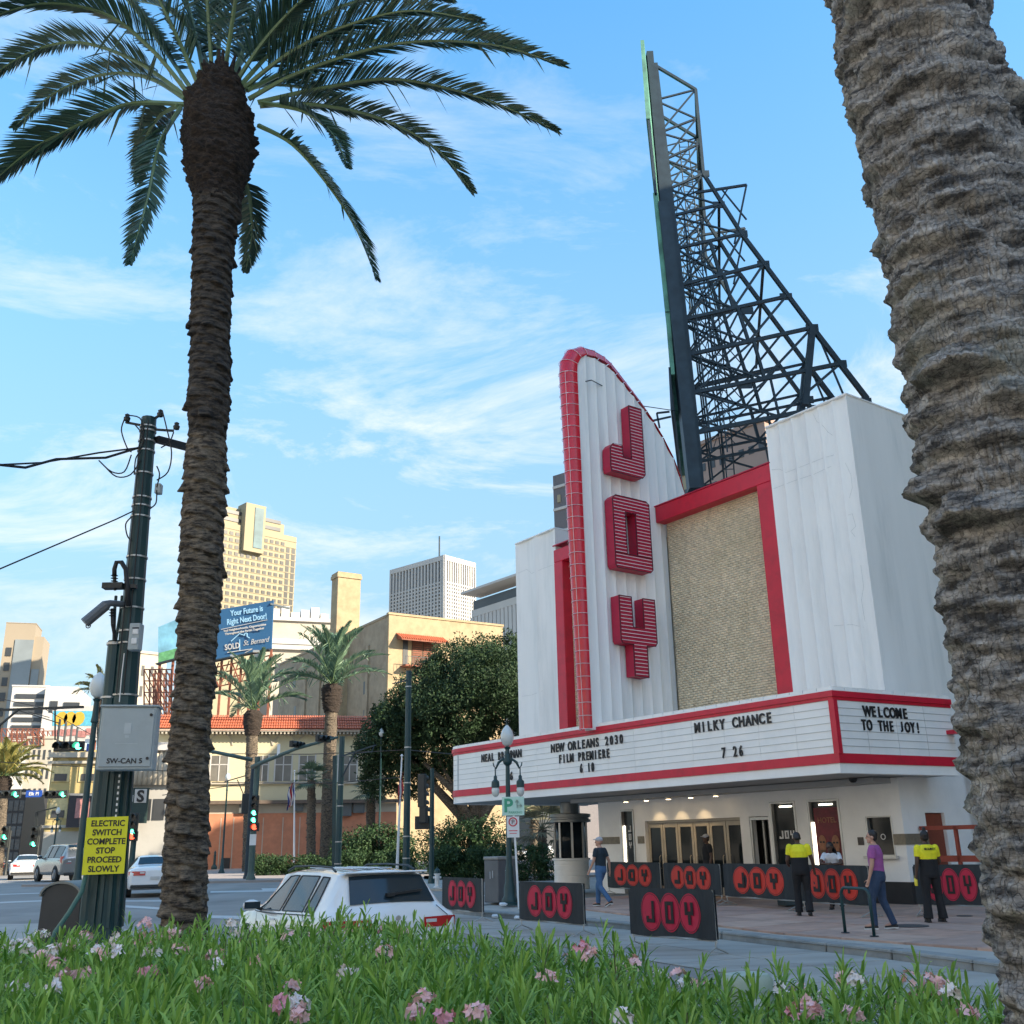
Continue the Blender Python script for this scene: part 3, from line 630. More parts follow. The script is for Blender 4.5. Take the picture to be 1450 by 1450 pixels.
sign_letter([[(.74, 10.46), (.86, 10.35), (2.33, 10.35), (2.40, 10.46), (2.40, ho[2]), (.74, ho[2])], [(.74, ho[2]+.001), (ho[0], ho[2]+.001), (ho[0], ho[3]), (.74, ho[3])], [(ho[1], ho[2]+.001), (2.40, ho[2]+.001), (2.40, ho[3]), (ho[1], ho[3])], [(.74, ho[3]+.001), (2.40, ho[3]+.001), (2.40, 12.74), (2.26, 12.88), (.88, 12.88), (.74, 12.78)]], 'letter', 'red letter O in the middle of the upright sign')
sign_letter([[(1.22, 6.80), (1.82, 6.82), (1.82, 7.84), (2.28, 7.85), (2.34, 7.95), (2.34, 9.41), (1.80, 9.41), (1.78, 8.40), (1.30, 8.42), (1.30, 9.42), (.76, 9.43), (.76, 7.98), (.84, 7.86), (1.22, 7.84)]], 'letter', 'red letter Y at the bottom of the upright sign')
b = MB(); b.tube([(x1+.05, -3.05, 17.0), (x1+.2, -2.9, 17.03)], .02, 6); b.build('wire_bracket', m_steel, bs)
# ================================================================ round ticket booth under the marquee
kc = at_z(806, 1253, .15); kc = Vector((1.98, 40.2, 0))
bo = thing('ticket_booth', 'round grey ticket booth with ribbed base under the left end of the marquee', 'booth', tuple(kc), RZT)
R1 = .66
b = MB(); b.lathe([(R1, .15), (R1, .60), (R1-.02, .61), (R1-.02, .63), (R1, .64), (R1, .80), (R1-.02, .81), (R1-.02, .83), (R1, .84), (R1, 1.00), (R1-.02, 1.01), (R1-.02, 1.03), (R1, 1.04), (R1, 1.16), (R1+.06, 1.18), (R1+.06, 1.24), (R1-.05, 1.25), (0, 1.25)], 32); b.build('drum', m_wh2, bo, smooth=.5)
b = MB(); b.lathe([(R1+.02, 2.52), (R1+.13, 2.54), (R1+.13, 2.62), (R1+.06, 2.64), (R1+.06, 2.70), (R1+.13, 2.72), (R1+.13, 2.82), (R1, 2.84), (.36, 2.86), (.36, 3.25)], 32); b.build('canopy', mat('dulled_steel', (.22, .23, .23), .35, metal=.8), bo, smooth=.5)
b = MB(); b.lathe([(R1-.08, 1.25), (R1-.08, 2.53)], 32); b.build('glass', m_glass, bo, smooth=True)
for k in range(8):
    a = 2*PI*k/8+.2; b = MB(); b.box(-.03, .03, -.04, .04, 1.25, 2.53, Matrix.Translation(((R1-.05)*math.cos(a), (R1-.05)*math.sin(a), 0)) @ Matrix.Rotation(a, 4, 'Z')); b.build('mullion', m_alu, bo)
# ================================================================ rooftop sign structure: steel frames behind a board seen edge-on
bt = thing('billboard_tower', 'tall dark steel lattice carrying a green edged board above the theatre roof', 'billboard', (0, 0, 0))
YL = 38.0
colL = [(912, 76), (922, 190), (931, 290), (941, 400), (952, 520), (966, 640), (974, 702)]
colR = [(926, 92), (938, 190), (948, 290), (962, 400), (975, 520), (987, 640), (992, 700)]
def onl(line, y): xs = np.interp(y, [p[1] for p in line], [p[0] for p in line]); return (float(xs), y)
nodesR = [(985, 127), (986, 168), (990, 204), (996, 246), (1018, 290), (1050, 331), (1081, 374), (1113, 420), (1150, 464), (1190, 515), (1228, 565)]
nodesL = [(927, 142), (934, 188), (941, 226), (946, 268), (950, 306), (957, 352), (963, 404), (970, 452), (977, 502), (983, 556), (988, 612)]
d0 = at_y(960, 400, YL); dv = Vector((d0.x, d0.y, 0)).normalized()
FR = 4; STEP = 3.4
def P(px, py, k): return at_y(px, py, YL) + dv*STEP*k
beams = 0
def beam(a, b_, w, h=None):
    global beams; beams += 1
    MB().bar(a, b_, w, h or w).build('beam', m_steel, bt)
for k in range(FR):
    thick = 1.0 if k == 0 else .7
    for ln, w in ((colR, .30),):
        for a, c in ((0, 3), (3, 5), (5, 6)): beam(P(*ln[a], k), P(*ln[c], k), w*thick)
    if k == 3: continue
    beam(P(926, 92, k), P(*nodesR[0], k), .12)
    # chord
    beam(P(*nodesR[0], k), P(*nodesR[3], k), .13); beam(P(*nodesR[3], k), P(*nodesR[5], k), .14); beam(P(*nodesR[5], k), P(*nodesR[8], k), .16); beam(P(*nodesR[8], k), P(*nodesR[10], k), .19)
    for i, (l, r_) in enumerate(zip(nodesL, nodesR)):
        beam(P(*l, k), P(*r_, k), (.075+.009*i)*thick)
        if i+1 < len(nodesR):
            if i < 5:
                beam(P(*l, k), P(*nodesR[i+1], k), .07); beam(P(*r_, k), P(*nodesL[i+1], k), .07)
            else:
                ml = Vector(nodesL[i+1]).lerp(Vector(nodesR[i+1]), .48); mu_ = Vector(l).lerp(Vector(r_), .52)
                beam(P(*mu_, k), P(*ml, k), .13 if i < 9 else .09); beam(P(*ml, k), P(*r_, k), .10)
                beam(P(*l, k), P(*ml, k), .08); beam(P(*mu_, k), P(*nodesL[i+1], k), .08)
    if k in (0, 1):
        beam(P(1150, 466, k), P(1140, 574, k), .26)
        beam(P(985, 273, k), P(1057, 262, k), .10); beam(P(1057, 262, k), P(1040, 345, k), .08); beam(P(1022, 268, k), P(1057, 311, k), .06); beam(P(1030, 268, k), P(1000, 318, k), .06); beam(P(1160, 478, k), P(1196, 563, k), .07)
# lengthwise members tying the frames together
for i in range(0, 11, 2): beam(P(*nodesR[i], 0), P(*nodesR[i], FR-1), .12)
for i in range(0, 11): beam(P(*nodesL[i], 0), P(*nodesL[i], FR-1), .10)
for i in range(0, 10, 2):
    for k in (0, 2): beam(P(*nodesL[i], k), P(*nodesL[i+1], k+2), .06)
# gussets
for (x, y) in nodesR[3:10] + [(1058, 440), (1056, 545), (1143, 566)]:
    c = P(x, y, 0); g = .26; MB().box(c.x-g, c.x+g, c.y-.03, c.y+.03, c.z-g*.6, c.z+g*.6).build('gusset_plate', m_steel, bt)
# main columns and the board itself
for k in range(FR):
    for a, c in ((0, 4), (4, 6)): MB().bar(P(*colL[a], k)+Vector((.25, 0, 0)), P(*colL[c], k)+Vector((.25, 0, 0)), .34, .30).build('column', m_steel, bt)
b = MB(); b.bar(P(940, 300, -.15), P(984, 700, -.15), .62, .5); b.build('column', m_steel, bt)
m_green = mat('weathered_green_board', (.10, .30, .22), .7, var=.45, vscale=.8, dirt=(.03, .06, .06), dscale=.9, damt=.8)
def board(a, c, t, m, name):
    q = [P(*a, -.2), P(*c, -.2), P(*c, FR-.6), P(*a, FR-.6)]; b = MB(); b.add([p-Vector((t, 0, 0)) for p in q]+[p+Vector((.05, 0, 0)) for p in q], [(0, 1, 2, 3), (7, 6, 5, 4), (0, 4, 5, 1), (1, 5, 6, 2), (2, 6, 7, 3), (3, 7, 4, 0)]); b.build(name, m, bt)
board((912, 72), (920, 182), .12, m_green, 'board_panel'); board((920, 184), (930, 290), .05, m_steel, 'board_panel'); board((931, 286), (948, 452), .16, m_green, 'board_panel'); board((948, 454), (955, 540), .14, m_green, 'board_panel')
board((949, 530), (952, 590), .04, m_steel, 'board_panel')
# ladder up the frames
lp = [P(x, y, 1) for x, y in ((957, 130), (975, 300), (1003, 400), (1020, 560), (1026, 640))]; b = MB()
for s_ in (0, .45): b.tube([p+Vector((s_, 0, 0)) for p in lp], .03, 4)
for a, c in zip(lp, lp[1:]):
    n = int((c-a).length/.42)
    for i in range(n): p = a.lerp(c, i/n); b.bar(p, p+Vector((.45, 0, 0)), .03)
b.build('ladder', m_steel, bt)
b = MB()     # thin secondary members and service pipes, too fine to tell apart
for k in range(FR-1):
    for i in range(3, 9):
        l, l2, r_, r2 = Vector(nodesL[i]), Vector(nodesL[i+1]), Vector(nodesR[i]), Vector(nodesR[i+1])
        for f0, f1 in ((.12, .3), (.3, .12), (.3, .42)): b.bar(P(*l.lerp(r_, f0), k), P(*l2.lerp(r2, f1), k), .035)
    b.bar(P(968, 300, k), P(1008, 640, k), .07); b.bar(P(990, 300, k), P(1030, 640, k), .05)
tag(b.build('fine_bracing', m_steel, bt), kind='stuff')
# short arm towards the upright sign
for q in (((950, 590), (914, 598)), ((948, 583), (930, 585)), ((930, 585), (934, 606))): beam(P(*q[0], 0), P(*q[1], 0), .07)
# foot beams standing on the roof
for k in range(FR):
    for (x, y) in ((985, 690), (1150, 575), (1228, 565)): p = P(x, y, k); beam(p, Vector((p.x, p.y, 10.0)), .25)
wr = MB(); wr.tube([T(x1+.2, 2.9, 17.03), T(x1+.2, 2.9, 17.03).lerp(P(965, 583, 0), .5)-Vector((0, 0, .35)), P(965, 583, 0)], .018, 5); tag(wr.build('stay_wire', m_steel), 'thin wire from the top of the upright sign to the billboard tower', 'wire')
# ================================================================ buildings round the square
def hdir(px, py=1200):
    d = ray(px, py); return Vector((d.x, d.y, 0)).normalized()
class Bld:
    """a building with its near corner on the ray of a pixel column; x axis recedes to the right, y axis to the left"""
    def __init__(s, name, label, cat, px, ytop, Y, az, group=None):
        c = at_y(px, ytop, Y); s.H = c.z; s.c = Vector((c.x, c.y, 0)); s.az = rad(az); s.yt = ytop+12
        s.ex = Vector((math.sin(s.az), math.cos(s.az), 0)); s.ey = Vector((-math.cos(s.az), math.sin(s.az), 0))
        s.o = thing(name, label, cat, tuple(s.c), math.atan2(s.ex.y, s.ex.x), group)
    def hit(s, px, py, face='x'):
        """local coordinate along the face and height where the pixel's ray meets it"""
        d = ray(px, py); e = s.ex if face == 'x' else s.ey; n = Vector((e.y, -e.x, 0)); t = (s.c.dot(n))/(d.dot(n)); p = d*t
        return (p-s.c).dot(e), CH+p.z
    def span(s, px, face='x'): return s.hit(px, s.yt, face)[0]
def fmap(face):      # (along, out of wall, z)
    return (lambda a, o, z: (a, -o, z)) if face == 'x' else (lambda a, o, z: (-o, a, z))
def fbox(b, face, a0, a1, o0, o1, z0, z1):
    f = fmap(face); p, q = f(a0, o0, z0), f(a1, o1, z1); b.box(min(p[0], q[0]), max(p[0], q[0]), min(p[1], q[1]), max(p[1], q[1]), z0, z1)
m_tan = mat('tan_stone', (.31, .27, .18), .85, var=.06, vscale=.05)
m_tanw = mat('far_window', (.06, .06, .055), .25, var=.25, vscale=.09)
m_conw = mat('white_concrete', (.48, .465, .44), .85, var=.05, vscale=.1)
m_wdark = mat('far_dark_window', (.045, .05, .055), .3, var=.2, vscale=.1)
m_ybrick = mat('yellow_brick', (.37, .285, .175), .9, var=.14, vscale=1.2, bump=.4, bscale=6, dirt=(.20, .12, .06), dscale=.35, damt=.5)
m_gbrick = mat('shaded_yellow_brick', (.34, .27, .19), .9, var=.16, vscale=1.0, bump=.4, bscale=6, dirt=(.14, .09, .06), dscale=.3, damt=.6)  # yellow brick again, its colour darkened for the side in shade
m_cream = mat('cream_render', (.56, .50, .33), .85, var=.06, vscale=.4, dirt=(.35, .30, .22), dscale=.4, damt=.4)
m_pale = mat('pale_stone', (.44, .40, .33), .85, var=.09, vscale=.4, dirt=(.32, .28, .22), dscale=.5, damt=.4)
m_terra = mat('terracotta_brick', (.50, .20, .115), .9, var=.13, vscale=1.5, dirt=(.26, .13, .09), dscale=.5, damt=.5)
m_tile = mat('orange_roof_tile', (.46, .12, .055), .75, var=.2, vscale=2)
m_rust = mat('rusty_steel', (.22, .075, .045), .8, var=.3, vscale=2)
m_glow = mat('curtained_window', (.16, .15, .13), .3, var=.3, vscale=.5)
# --- tan hotel tower
B = Bld('hotel_tower', 'tall tan hotel tower with a stepped crown and rows of square windows', 'tower', 282, 731, 420, 46)
wR = B.span(421); o = B.o
MB().box(0, wR, 0, 5, 0, B.H).build('tower_body', m_tan, o)
st = [(.0, .86, 9, 'x'), (.0, .70, 17, 'x')]
t1, t2 = B.hit(405, 742)[0], B.hit(372, 722)[0]
MB().box(0, t1, 1.5, 5, B.H, B.hit(405, 742)[1]).build('crown_tier', m_tan, o)
MB().box(0, t2, 3, 5, B.hit(405, 742)[1], B.hit(380, 727)[1]).build('crown_tier', m_tan, o)
a, z = B.hit(345, 716); a2, _ = B.hit(373, 723); zt = B.hit(358, 716)[1]
pb = MB().box(a, a2, -2.5, 5, B.H-12, zt).build('lift_shaft', m_tan, o)
MB().box(a+(a2-a)*.45, a2-1.2, -2.8, -2.51, B.H-10, zt-1.5).build('shaft_glass', mat('greenish_glass', (.10, .16, .17), .2, var=.3, vscale=.2), pb)
for zz in (B.H+1.5, B.H+5): MB().box(0, t1-2, 1.2, 1.49, zz, zz+1.6).build('window_strip', m_wdark, o)
NC, NR = 17, 15; cw = wR/NC; ztop = B.H-3.0; rh = (B.H-B.hit(360, 870)[1])/13.0
wme = None
for i in range(NC):
    for j in range(NR):
        if i >= NC-2: continue
        if wme is None:
            b = MB(); b.box(0, cw*.58, -.3, .2, 0, rh*.52); w_ = b.build('window', m_tanw, o); wme = w_.data
        else: w_ = link('window', wme, o)
        w_.location = (cw*(i+.2), 0, ztop-rh*(j+.8))
for i in (NC-2, NC-1): MB().box(cw*(i+.2), cw*(i+.8), -.15, .2, B.H-90, B.H-6).build('window_strip', m_tanw, o)
b = MB()
for j in range(NR+1): b.box(0, wR, -.2, -.001, ztop-rh*(j-.1), ztop-rh*(j-.1)+.35)
tag(b.build('string_courses', m_tan, o), kind='stuff')
# --- white grid tower
B = Bld('office_tower', 'white office tower with a fine window grid and aerial seen at its corner', 'tower', 629, 785.6, 430, 42); o = B.o
wR, wL = B.span(673), B.span(553, 'y')
MB().box(.8, wR, .8, wL, 0, B.H-1).build('glass_core', m_wdark, o)
def grid(face, w_, nc, z0, z1, topband, nr):
    b = MB(); c = w_/nc
    for i in range(nc+1): fbox(b, face, i*c-c*.24, i*c+c*.24, -.9, 0, z0, z1)
    tag(b.build('piers', m_conw, o), kind='stuff'); b = MB(); r = (z1-topband-z0)/nr
    for j in range(nr+1): fbox(b, face, 0, w_, -.9, -.15, z0+j*r-r*.2, z0+j*r+r*.2)
    fbox(b, face, 0, w_, -.9, .1, z1-2.2, z1)
    tag(b.build('floor_bands', m_conw, o), kind='stuff')
zb = B.hit(629, 890)[1]
grid('y', wL, 17, zb, B.H, 12, 13); grid('x', wR, 14, zb, B.H, 12, 13)
MB().bar((wL*.3, wL*.4, B.H-2), (wL*.3, wL*.4, B.H+14), .5).build('aerial', m_steel, o)
# --- grey ribbed slab with an overhanging roof
B = Bld('ribbed_office', 'grey ribbed office slab with a white overhanging roof frame', 'building', 750, 812, 330, 52); o = B.o
wL = B.span(668, 'y'); MB().box(.6, 40, .6, wL, 0, B.H-3).build('glass_core', m_wdark, o)
b = MB(); nc = 15
for i in range(nc+1): fbox(b, 'y', i*wL/nc-.9, i*wL/nc+.9, -.7, 0, B.H-70, B.H-9)
fbox(b, 'y', 0, wL, -.7, .1, B.H-9, B.H-6.5); tag(b.build('ribs', m_conw, o), kind='stuff')
b = MB(); fbox(b, 'y', -2, wL+1.5, -5, 4, B.H-.8, B.H); b.build('roof_frame', m_conw, o)
# --- dark building behind the blade
B = Bld('dark_block', 'dark grey banded building just left of the upright sign', 'building', 803, 668, 210, 40); o = B.o
wL = B.span(783, 'y'); MB().box(0, 20, 0, wL, 0, B.H).build('wall', mat('dark_grey_panel', (.13, .12, .125), .7), o)
for k in range(6): b = MB(); fbox(b, 'y', 0, wL, -.2, .25, B.H-3.2-5.2*k, B.H-2.6-5.2*k); b.build('band', m_conw, o)
b = MB(); fbox(b, 'y', 2, wL-1.2, 0, .25, B.H-6.6, B.H-4.9); b.build('band', m_tan, o)
# --- yellow brick block with chimney
B = Bld('brick_block', 'yellow brick block with a tall chimney and tiled balcony canopy', 'building', 551, 870, 128, 58); o = B.o
wR, wL = B.span(712), B.span(400, 'y')
b = MB(); b.box(0, wR, 0, .5, 0, B.H); b.box(wR-.5, wR, .51, 20, 0, B.H); b.build('sunny_wall', m_ybrick, o)
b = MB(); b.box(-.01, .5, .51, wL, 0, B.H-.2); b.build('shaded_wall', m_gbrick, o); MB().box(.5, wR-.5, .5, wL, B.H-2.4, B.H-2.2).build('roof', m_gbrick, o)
b = MB(); b.box(-.12, wR+.1, -.12, .55, B.H, B.H+.28); b.build('parapet', m_ybrick, o); MB().box(-.12, .55, .56, wL, B.H-.2, B.H+.1).build('parapet', m_gbrick, o)
for px in (520, 482, 452, 432):
    a, _ = B.hit(px, 1000, 'y'); b = MB(); fbox(b, 'y', a-.35, a+.35, 0, .25, 0, B.H-3); b.build('pilaster', m_gbrick, o)
for px, y0, y1 in ((517, 965, 983), (517, 1005, 1018), (418, 953, 973), (418, 1000, 1014), (480, 1000, 1012)):
    a, z1 = B.hit(px, y0, 'y'); _, z0 = B.hit(px, y1, 'y'); b = MB(); fbox(b, 'y', a-.45, a+.45, -.1, .04, z0, z1); b.build('window', m_wdark, o)
# balcony
a0, z0 = B.hit(567, 945); a1, _ = B.hit(624, 945); zc = B.hit(567, 902)[1]; zt = B.hit(590, 912)[1]
bal = MB(); fbox(bal, 'x', a0, a1-1, 0, 1.5, z0, z0+.2); bal = bal.build('balcony', m_rust, o)
b = MB()
for t in np.linspace(0, 1, 12): p = a0+(a1-1-a0)*t; b.bar((p, -1.45, z0+.2), (p, -1.45, z0+1.25), .04)
b.bar((a0, -1.45, z0+1.25), (a1-1, -1.45, z0+1.25), .06); b.build('railing', m_steel, bal)
can = MB(); can.add([(a0-.6, -1.6, zc-.5), (a1+.2, -1.6, zc-.5), (a1+.2, -.02, zc+.35), (a0-.6, -.02, zc+.35), (a0-.6, -1.6, zc-.65), (a1+.2, -1.6, zc-.65), (a1+.2, -.02, zc-.3), (a0-.6, -.02, zc-.3)], [(0, 1, 2, 3), (7, 6, 5, 4), (0, 4, 5, 1), (2, 6, 7, 3), (0, 3, 7, 4), (1, 5, 6, 2)])
can = can.build('canopy', m_rust, o); b = MB()
for t in np.linspace(0, 1, 22): p = a0-.6+(a1-a0+.8)*t; b.bar((p, -1.62, zc-.42), (p, -.04, zc+.42), .16)
tag(b.build('roof_tiles', m_tile, can), kind='stuff')
am, _ = B.hit(583, 930); an, _ = B.hit(613, 930)
for p, q in ((am, (am+an)/2-.05), ((am+an)/2+.05, an)):
    b = MB(); fbox(b, 'x', p, q, .0, .08, z0+.2, zt+.6); d_ = b.build('shutter', mat('brown_shutter', (.12, .055, .03), .7), o)
    for k in range(9): b = MB(); fbox(b, 'x', p+.1, q-.1, .08, .12, zt+.45-.28*k, zt+.58-.28*k); b.build('slat', m_rust, d_)
b = MB(); fbox(b, 'x', a0+.3, a0+1.0, 0, .06, z0+.2, zt+.7); b.build('window', m_wdark, o)
# chimney
cx, _ = B.hit(472, 900, 'y'); cz = B.hit(490, 809, 'y')[1]
C = Bld('chimney_tower', 'square yellow brick chimney tower rising behind the palms', 'chimney', 479, 809, 138, 58); wr_, wl_ = C.span(511), C.span(470, 'y')
MB().box(0, wr_, 0, max(wl_, .5), 0, C.H-.8).build('shaft', m_ybrick, C.o, bevel=.05); MB().box(-.14, wr_+.14, -.14, wl_+.14, C.H-.8, C.H-.3).build('cap', m_ybrick, C.o); MB().box(-.05, wr_+.05, -.05, wl_+.05, C.H-.299, C.H).build('cap', m_ybrick, C.o)
# --- ornate white building behind
B = Bld('ornate_block', 'cream stone block with deep cornice behind the blue billboard', 'building', 372, 872, 190, 72); o = B.o
wR = B.span(470); MB().box(0, wR, 0, 20, 0, B.H).build('wall', m_pale, o)
b = MB(); b.box(-.4, wR+.4, -.9, -.001, B.H-5.4, B.H-4.4); b.box(-.2, wR+.2, -.5, -.001, B.H-.8, B.H-.1); b.build('cornice', m_conw, o)
b = MB()
for k in range(26): b.box(k*wR/26, k*wR/26+.5, -.7, -.001, B.H-6.4, B.H-5.41)
tag(b.build('brackets', m_conw, o), kind='stuff')
for k in range(5):
    a = wR*(k+.45)/5; f_ = MB().box(a-1, a+1, -.06, .05, B.H-12.4, B.H-9).build('window', m_wdark, o); MB().box(a-.06, a+.06, -.12, -.061, B.H-12.4, B.H-9).build('mullion', m_conw, f_)
    f_ = MB().box(a-1, a+1, -.06, .05, B.H-19, B.H-15.4).build('window', m_wdark, o)
for k in range(7): a = wR*(k+.3)/7; MB().box(a-.8, a+.8, 1, 3, B.H, B.H+1.2+.6*(k % 3)).build('roof_plant', m_conw, o)
# --- low building with the tiled roof
B = Bld('tiled_building', 'long cream building with orange tiled roof above a terracotta brick base', 'building', 225, 1035, 100, 78); o = B.o
wR = B.span(563); zE = B.hit(420, 1036)[1]; zR = B.hit(420, 1018)[1]; zL = B.hit(420, 1133)[1]; zB = B.hit(420, 1151)[1]
wT = B.span(541)
MB().box(0, wT, 0, 15, zL, zE).build('upper_wall', m_cream, o); MB().box(0, wR, -.02, 14.9, zB, zL-.35).build('middle_wall', m_pale, o); MB().box(0, wR, -.1, 14.9, 0, zB-.01).build('brick_base', m_terra, o)
MB().box(-.1, wR+.1, -.9, 0, zL-.34, zL-.02).build('canopy_ledge', mat('ledge_brown', (.12, .09, .07), .8), o)
# tile courses: eaves overhang, rows of rounded tiles
ev, ridge = (-1.1, zE+.12), (2.4, zR+.55)
rb = MB(); rb.add([(-.4, ev[0], ev[1]-.12), (wT+.4, ev[0], ev[1]-.12), (wT+.4, ridge[0], ridge[1]-.1), (-.4, ridge[0], ridge[1]-.1)], [(0, 1, 2, 3)]); rb.box(-.4, wT+.4, ridge[0], ridge[0]+.2, zE, ridge[1]-.1); rf = rb.build('roof', m_tile, o)
nt_ = 96; tw = (wT+.8)/nt_; rows = 5; mesh = None
for j in range(rows):
    for i in range(nt_):
        y0 = ev[0]-.08+(ridge[0]-ev[0])*j/rows; z0 = ev[1]+(ridge[1]-ev[1])*j/rows; x = -.4+tw*i
        if mesh is None:
            b = MB(); L_ = (ridge[0]-ev[0])/rows*1.12; dz_ = (ridge[1]-ev[1])/rows*1.0; P_ = []
            for t, lift in ((0, .10), (1, .03)): P_.append([(tw*.5-tw*.42*math.cos(a), L_*t, dz_*t+lift+tw*.32*math.sin(a)) for a in np.linspace(0, PI, 5)])
            b.grid(P_); b.add([p for p in P_[0]], [(0, 1, 2, 3, 4)]); mesh = b
        if j < 3: 
            if mesh.__class__ is MB: q = mesh.build('roof_tile', m_tile, rf); mesh = q.data
            else: q = link('roof_tile', mesh, rf)
            q.location = (x, y0, z0)
        else:
            pass
b = MB()
L_ = (ridge[0]-ev[0])/rows*1.12; dz_ = (ridge[1]-ev[1])/rows
for j in (3, 4):
    for i in range(nt_):
        y0 = ev[0]-.08+(ridge[0]-ev[0])*j/rows; z0 = ev[1]+(ridge[1]-ev[1])*j/rows; x = -.4+tw*i
        b.grid([[(x+tw*.5-tw*.42*math.cos(a), y0+L_*t, z0+dz_*t+l+tw*.32*math.sin(a)) for a in np.linspace(0, PI, 5)] for t, l in ((0, .1), (1, .03))])
tag(b.build('upper_roof_tiles', m_tile, rf), kind='stuff')
b = MB()
for i in range(60): x = wT*i/60; b.box(x, x+.18, -.95, -.001, zE-.32, zE-.02)
b.box(-.2, wT+.2, -1.05, -.96, zE-.1, zE+.1); tag(b.build('eaves_brackets', m_pale, o), kind='stuff')
for pxl, pxr in ((300, 323), (365, 380), (391, 413), (425, 446), (465, 478), (486, 505), (248, 262)):
    a0, zt = B.hit(pxl, 1070); a1, _ = B.hit(pxr, 1070); zb_ = B.hit(pxl, 1106)[1]
    w_ = MB(); w_.box(a0, a1, -.05, .2, zb_, zt); w_ = w_.build('window', m_glow, o)
    am = (a0+a1)/2; f = MB(); f.box(am-.05, am+.05, -.1, -.051, zb_, zt); f.box(a0, a1, -.1, -.051, zb_+(zt-zb_)*.62, zb_+(zt-zb_)*.62+.1); f.box(a0-.14, a0, -.1, .1, zb_-.1, zt+.1); f.box(a1, a1+.14, -.1, .1, zb_-.1, zt+.1); f.build('frame', m_conw, w_)
    f = MB(); f.box(a0-.3, a1+.3, -.22, .0, zb_-.28, zb_-.11); f.build('sill', m_pale, w_)
    # blind arch over the window
    ar = MB(); cx_, rr_ = am, (a1-a0)/2+.35; pts = [(cx_+rr_*math.cos(t), zt+1.0+rr_*math.sin(t)) for t in np.linspace(0, PI, 12)]
    for p, q in zip(pts, pts[1:]): ar.bar((p[0], -.05, p[1]), (q[0], -.05, q[1]), .12, .1)
    ar.build('arch_moulding', m_pale, o)
MB().box(0, wT, -.25, -.001, B.hit(420, 1110)[1], B.hit(420, 1107)[1]).build('string_course', m_pale, o)
for px, py, s_ in ((423, 1142, .9), (488, 1146, 1.3), (508, 1143, 1.1), (345, 1145, .8)): a, z = B.hit(px, py); MB().box(a-s_/2, a+s_/2, -.5, -.03, z-s_/2, z+s_/2).build('wall_unit', mat('ac_unit_grey', (.10, .11, .11), .6), o)
for px in (312, 330, 372, 400, 424, 470): a, _ = B.hit(px, 1180); MB().box(a-.04, a+.04, -.13, -.101, 0, zB-.4).build('downpipe', m_pale, o)
a0, z1_ = B.hit(314, 1215); a1, _ = B.hit(326, 1215); MB().box(a0, a1, -.16, -.101, 0, z1_).build('doorway', m_black, o)
a0, z1_ = B.hit(455, 1178); a1, _ = B.hit(475, 1178); MB().box(a0, a1, -1.2, -.101, z1_-.8, z1_).build('awning', m_black, o)
# --- blue billboard
def bb(name, label, q, Y, board_m):
    pts = [at_y(x, y, Y) for x, y in q]; c = (pts[0]+pts[1]+pts[2]+pts[3])/4; c.z = 0
    t = thing(name, label, 'billboard', tuple(c)); P_ = [p-c for p in pts]; ex = (P_[1]-P_[0]).normalized(); n = ex.cross(Vector((0, 0, 1))); n = n if n.y < 0 else -n
    b = MB(); b.add(P_+[p-n*.35 for p in P_], [(0, 1, 2, 3), (7, 6, 5, 4), (0, 4, 5, 1), (1, 5, 6, 2), (2, 6, 7, 3), (3, 7, 4, 0)]); b.build('board', board_m, t)
    return t, P_, ex, n
m_blue = mat('blue_billboard', (.015, .085, .19), .5, var=.05, vscale=.3); m_lblue = mat('light_blue_print', (.28, .52, .70), .5)
t, P_, ex, n = bb('blue_billboard', 'blue billboard reading Your Future is Right Next Door above the tiled roof', [(296, 866), (387, 850), (384, 918), (296, 936)], 108, m_blue)
wB = (P_[1]-P_[0]).length; hB = (P_[0]-P_[3]).length; up = (P_[0]-P_[3]).normalized()
def bp(fx, fz): return P_[3]+(P_[2]-P_[3])*fx+up*hB*fz+n*.12
e2 = (P_[2]-P_[3]).normalized()
def bt_(txt, fx, fz, size, m, **k): put_text('print', txt, size, m, t, bp(fx, fz), e2, up, .01, **k)
bt_('Your Future is', .62, .80, hB*.165, m_lblue, bold=.02, xs=.68); bt_('Right Next Door!', .62, .63, hB*.165, m_lblue, bold=.02, xs=.68)
bt_('Find Neighborhoods, Opportunities', .58, .50, hB*.06, m_conw, bold=.012, xs=1.0); bt_('Throughout the Parish Together', .58, .43, hB*.06, m_conw, bold=.012)
bt_('SOLD', .38, .14, hB*.16, m_conw, bold=.02, xs=.75); bt_('St. Bernard', .76, .15, hB*.15, m_conw, xs=.75, ital=.4)
lg = MB(); V2 = [(.36, .30), (.50, .42), (.58, .36), (.58, .40), (.62, .40), (.62, .33), (.66, .29)]
for a, c in zip(V2, V2[1:]): lg.bar(bp(*a), bp(*c), .08)
lg.bar(bp(.50, .30), bp(.50, .08), .06); lg.build('print', m_lblue, t); lg = MB(); lg.bar(bp(.2, .53+.05), bp(.95, .585), .05); lg.bar(bp(.3, .09), bp(.7, .06), .07); lg.bar(bp(.7, .06), bp(.58, .01), .05); lg.build('print', m_conw, t)
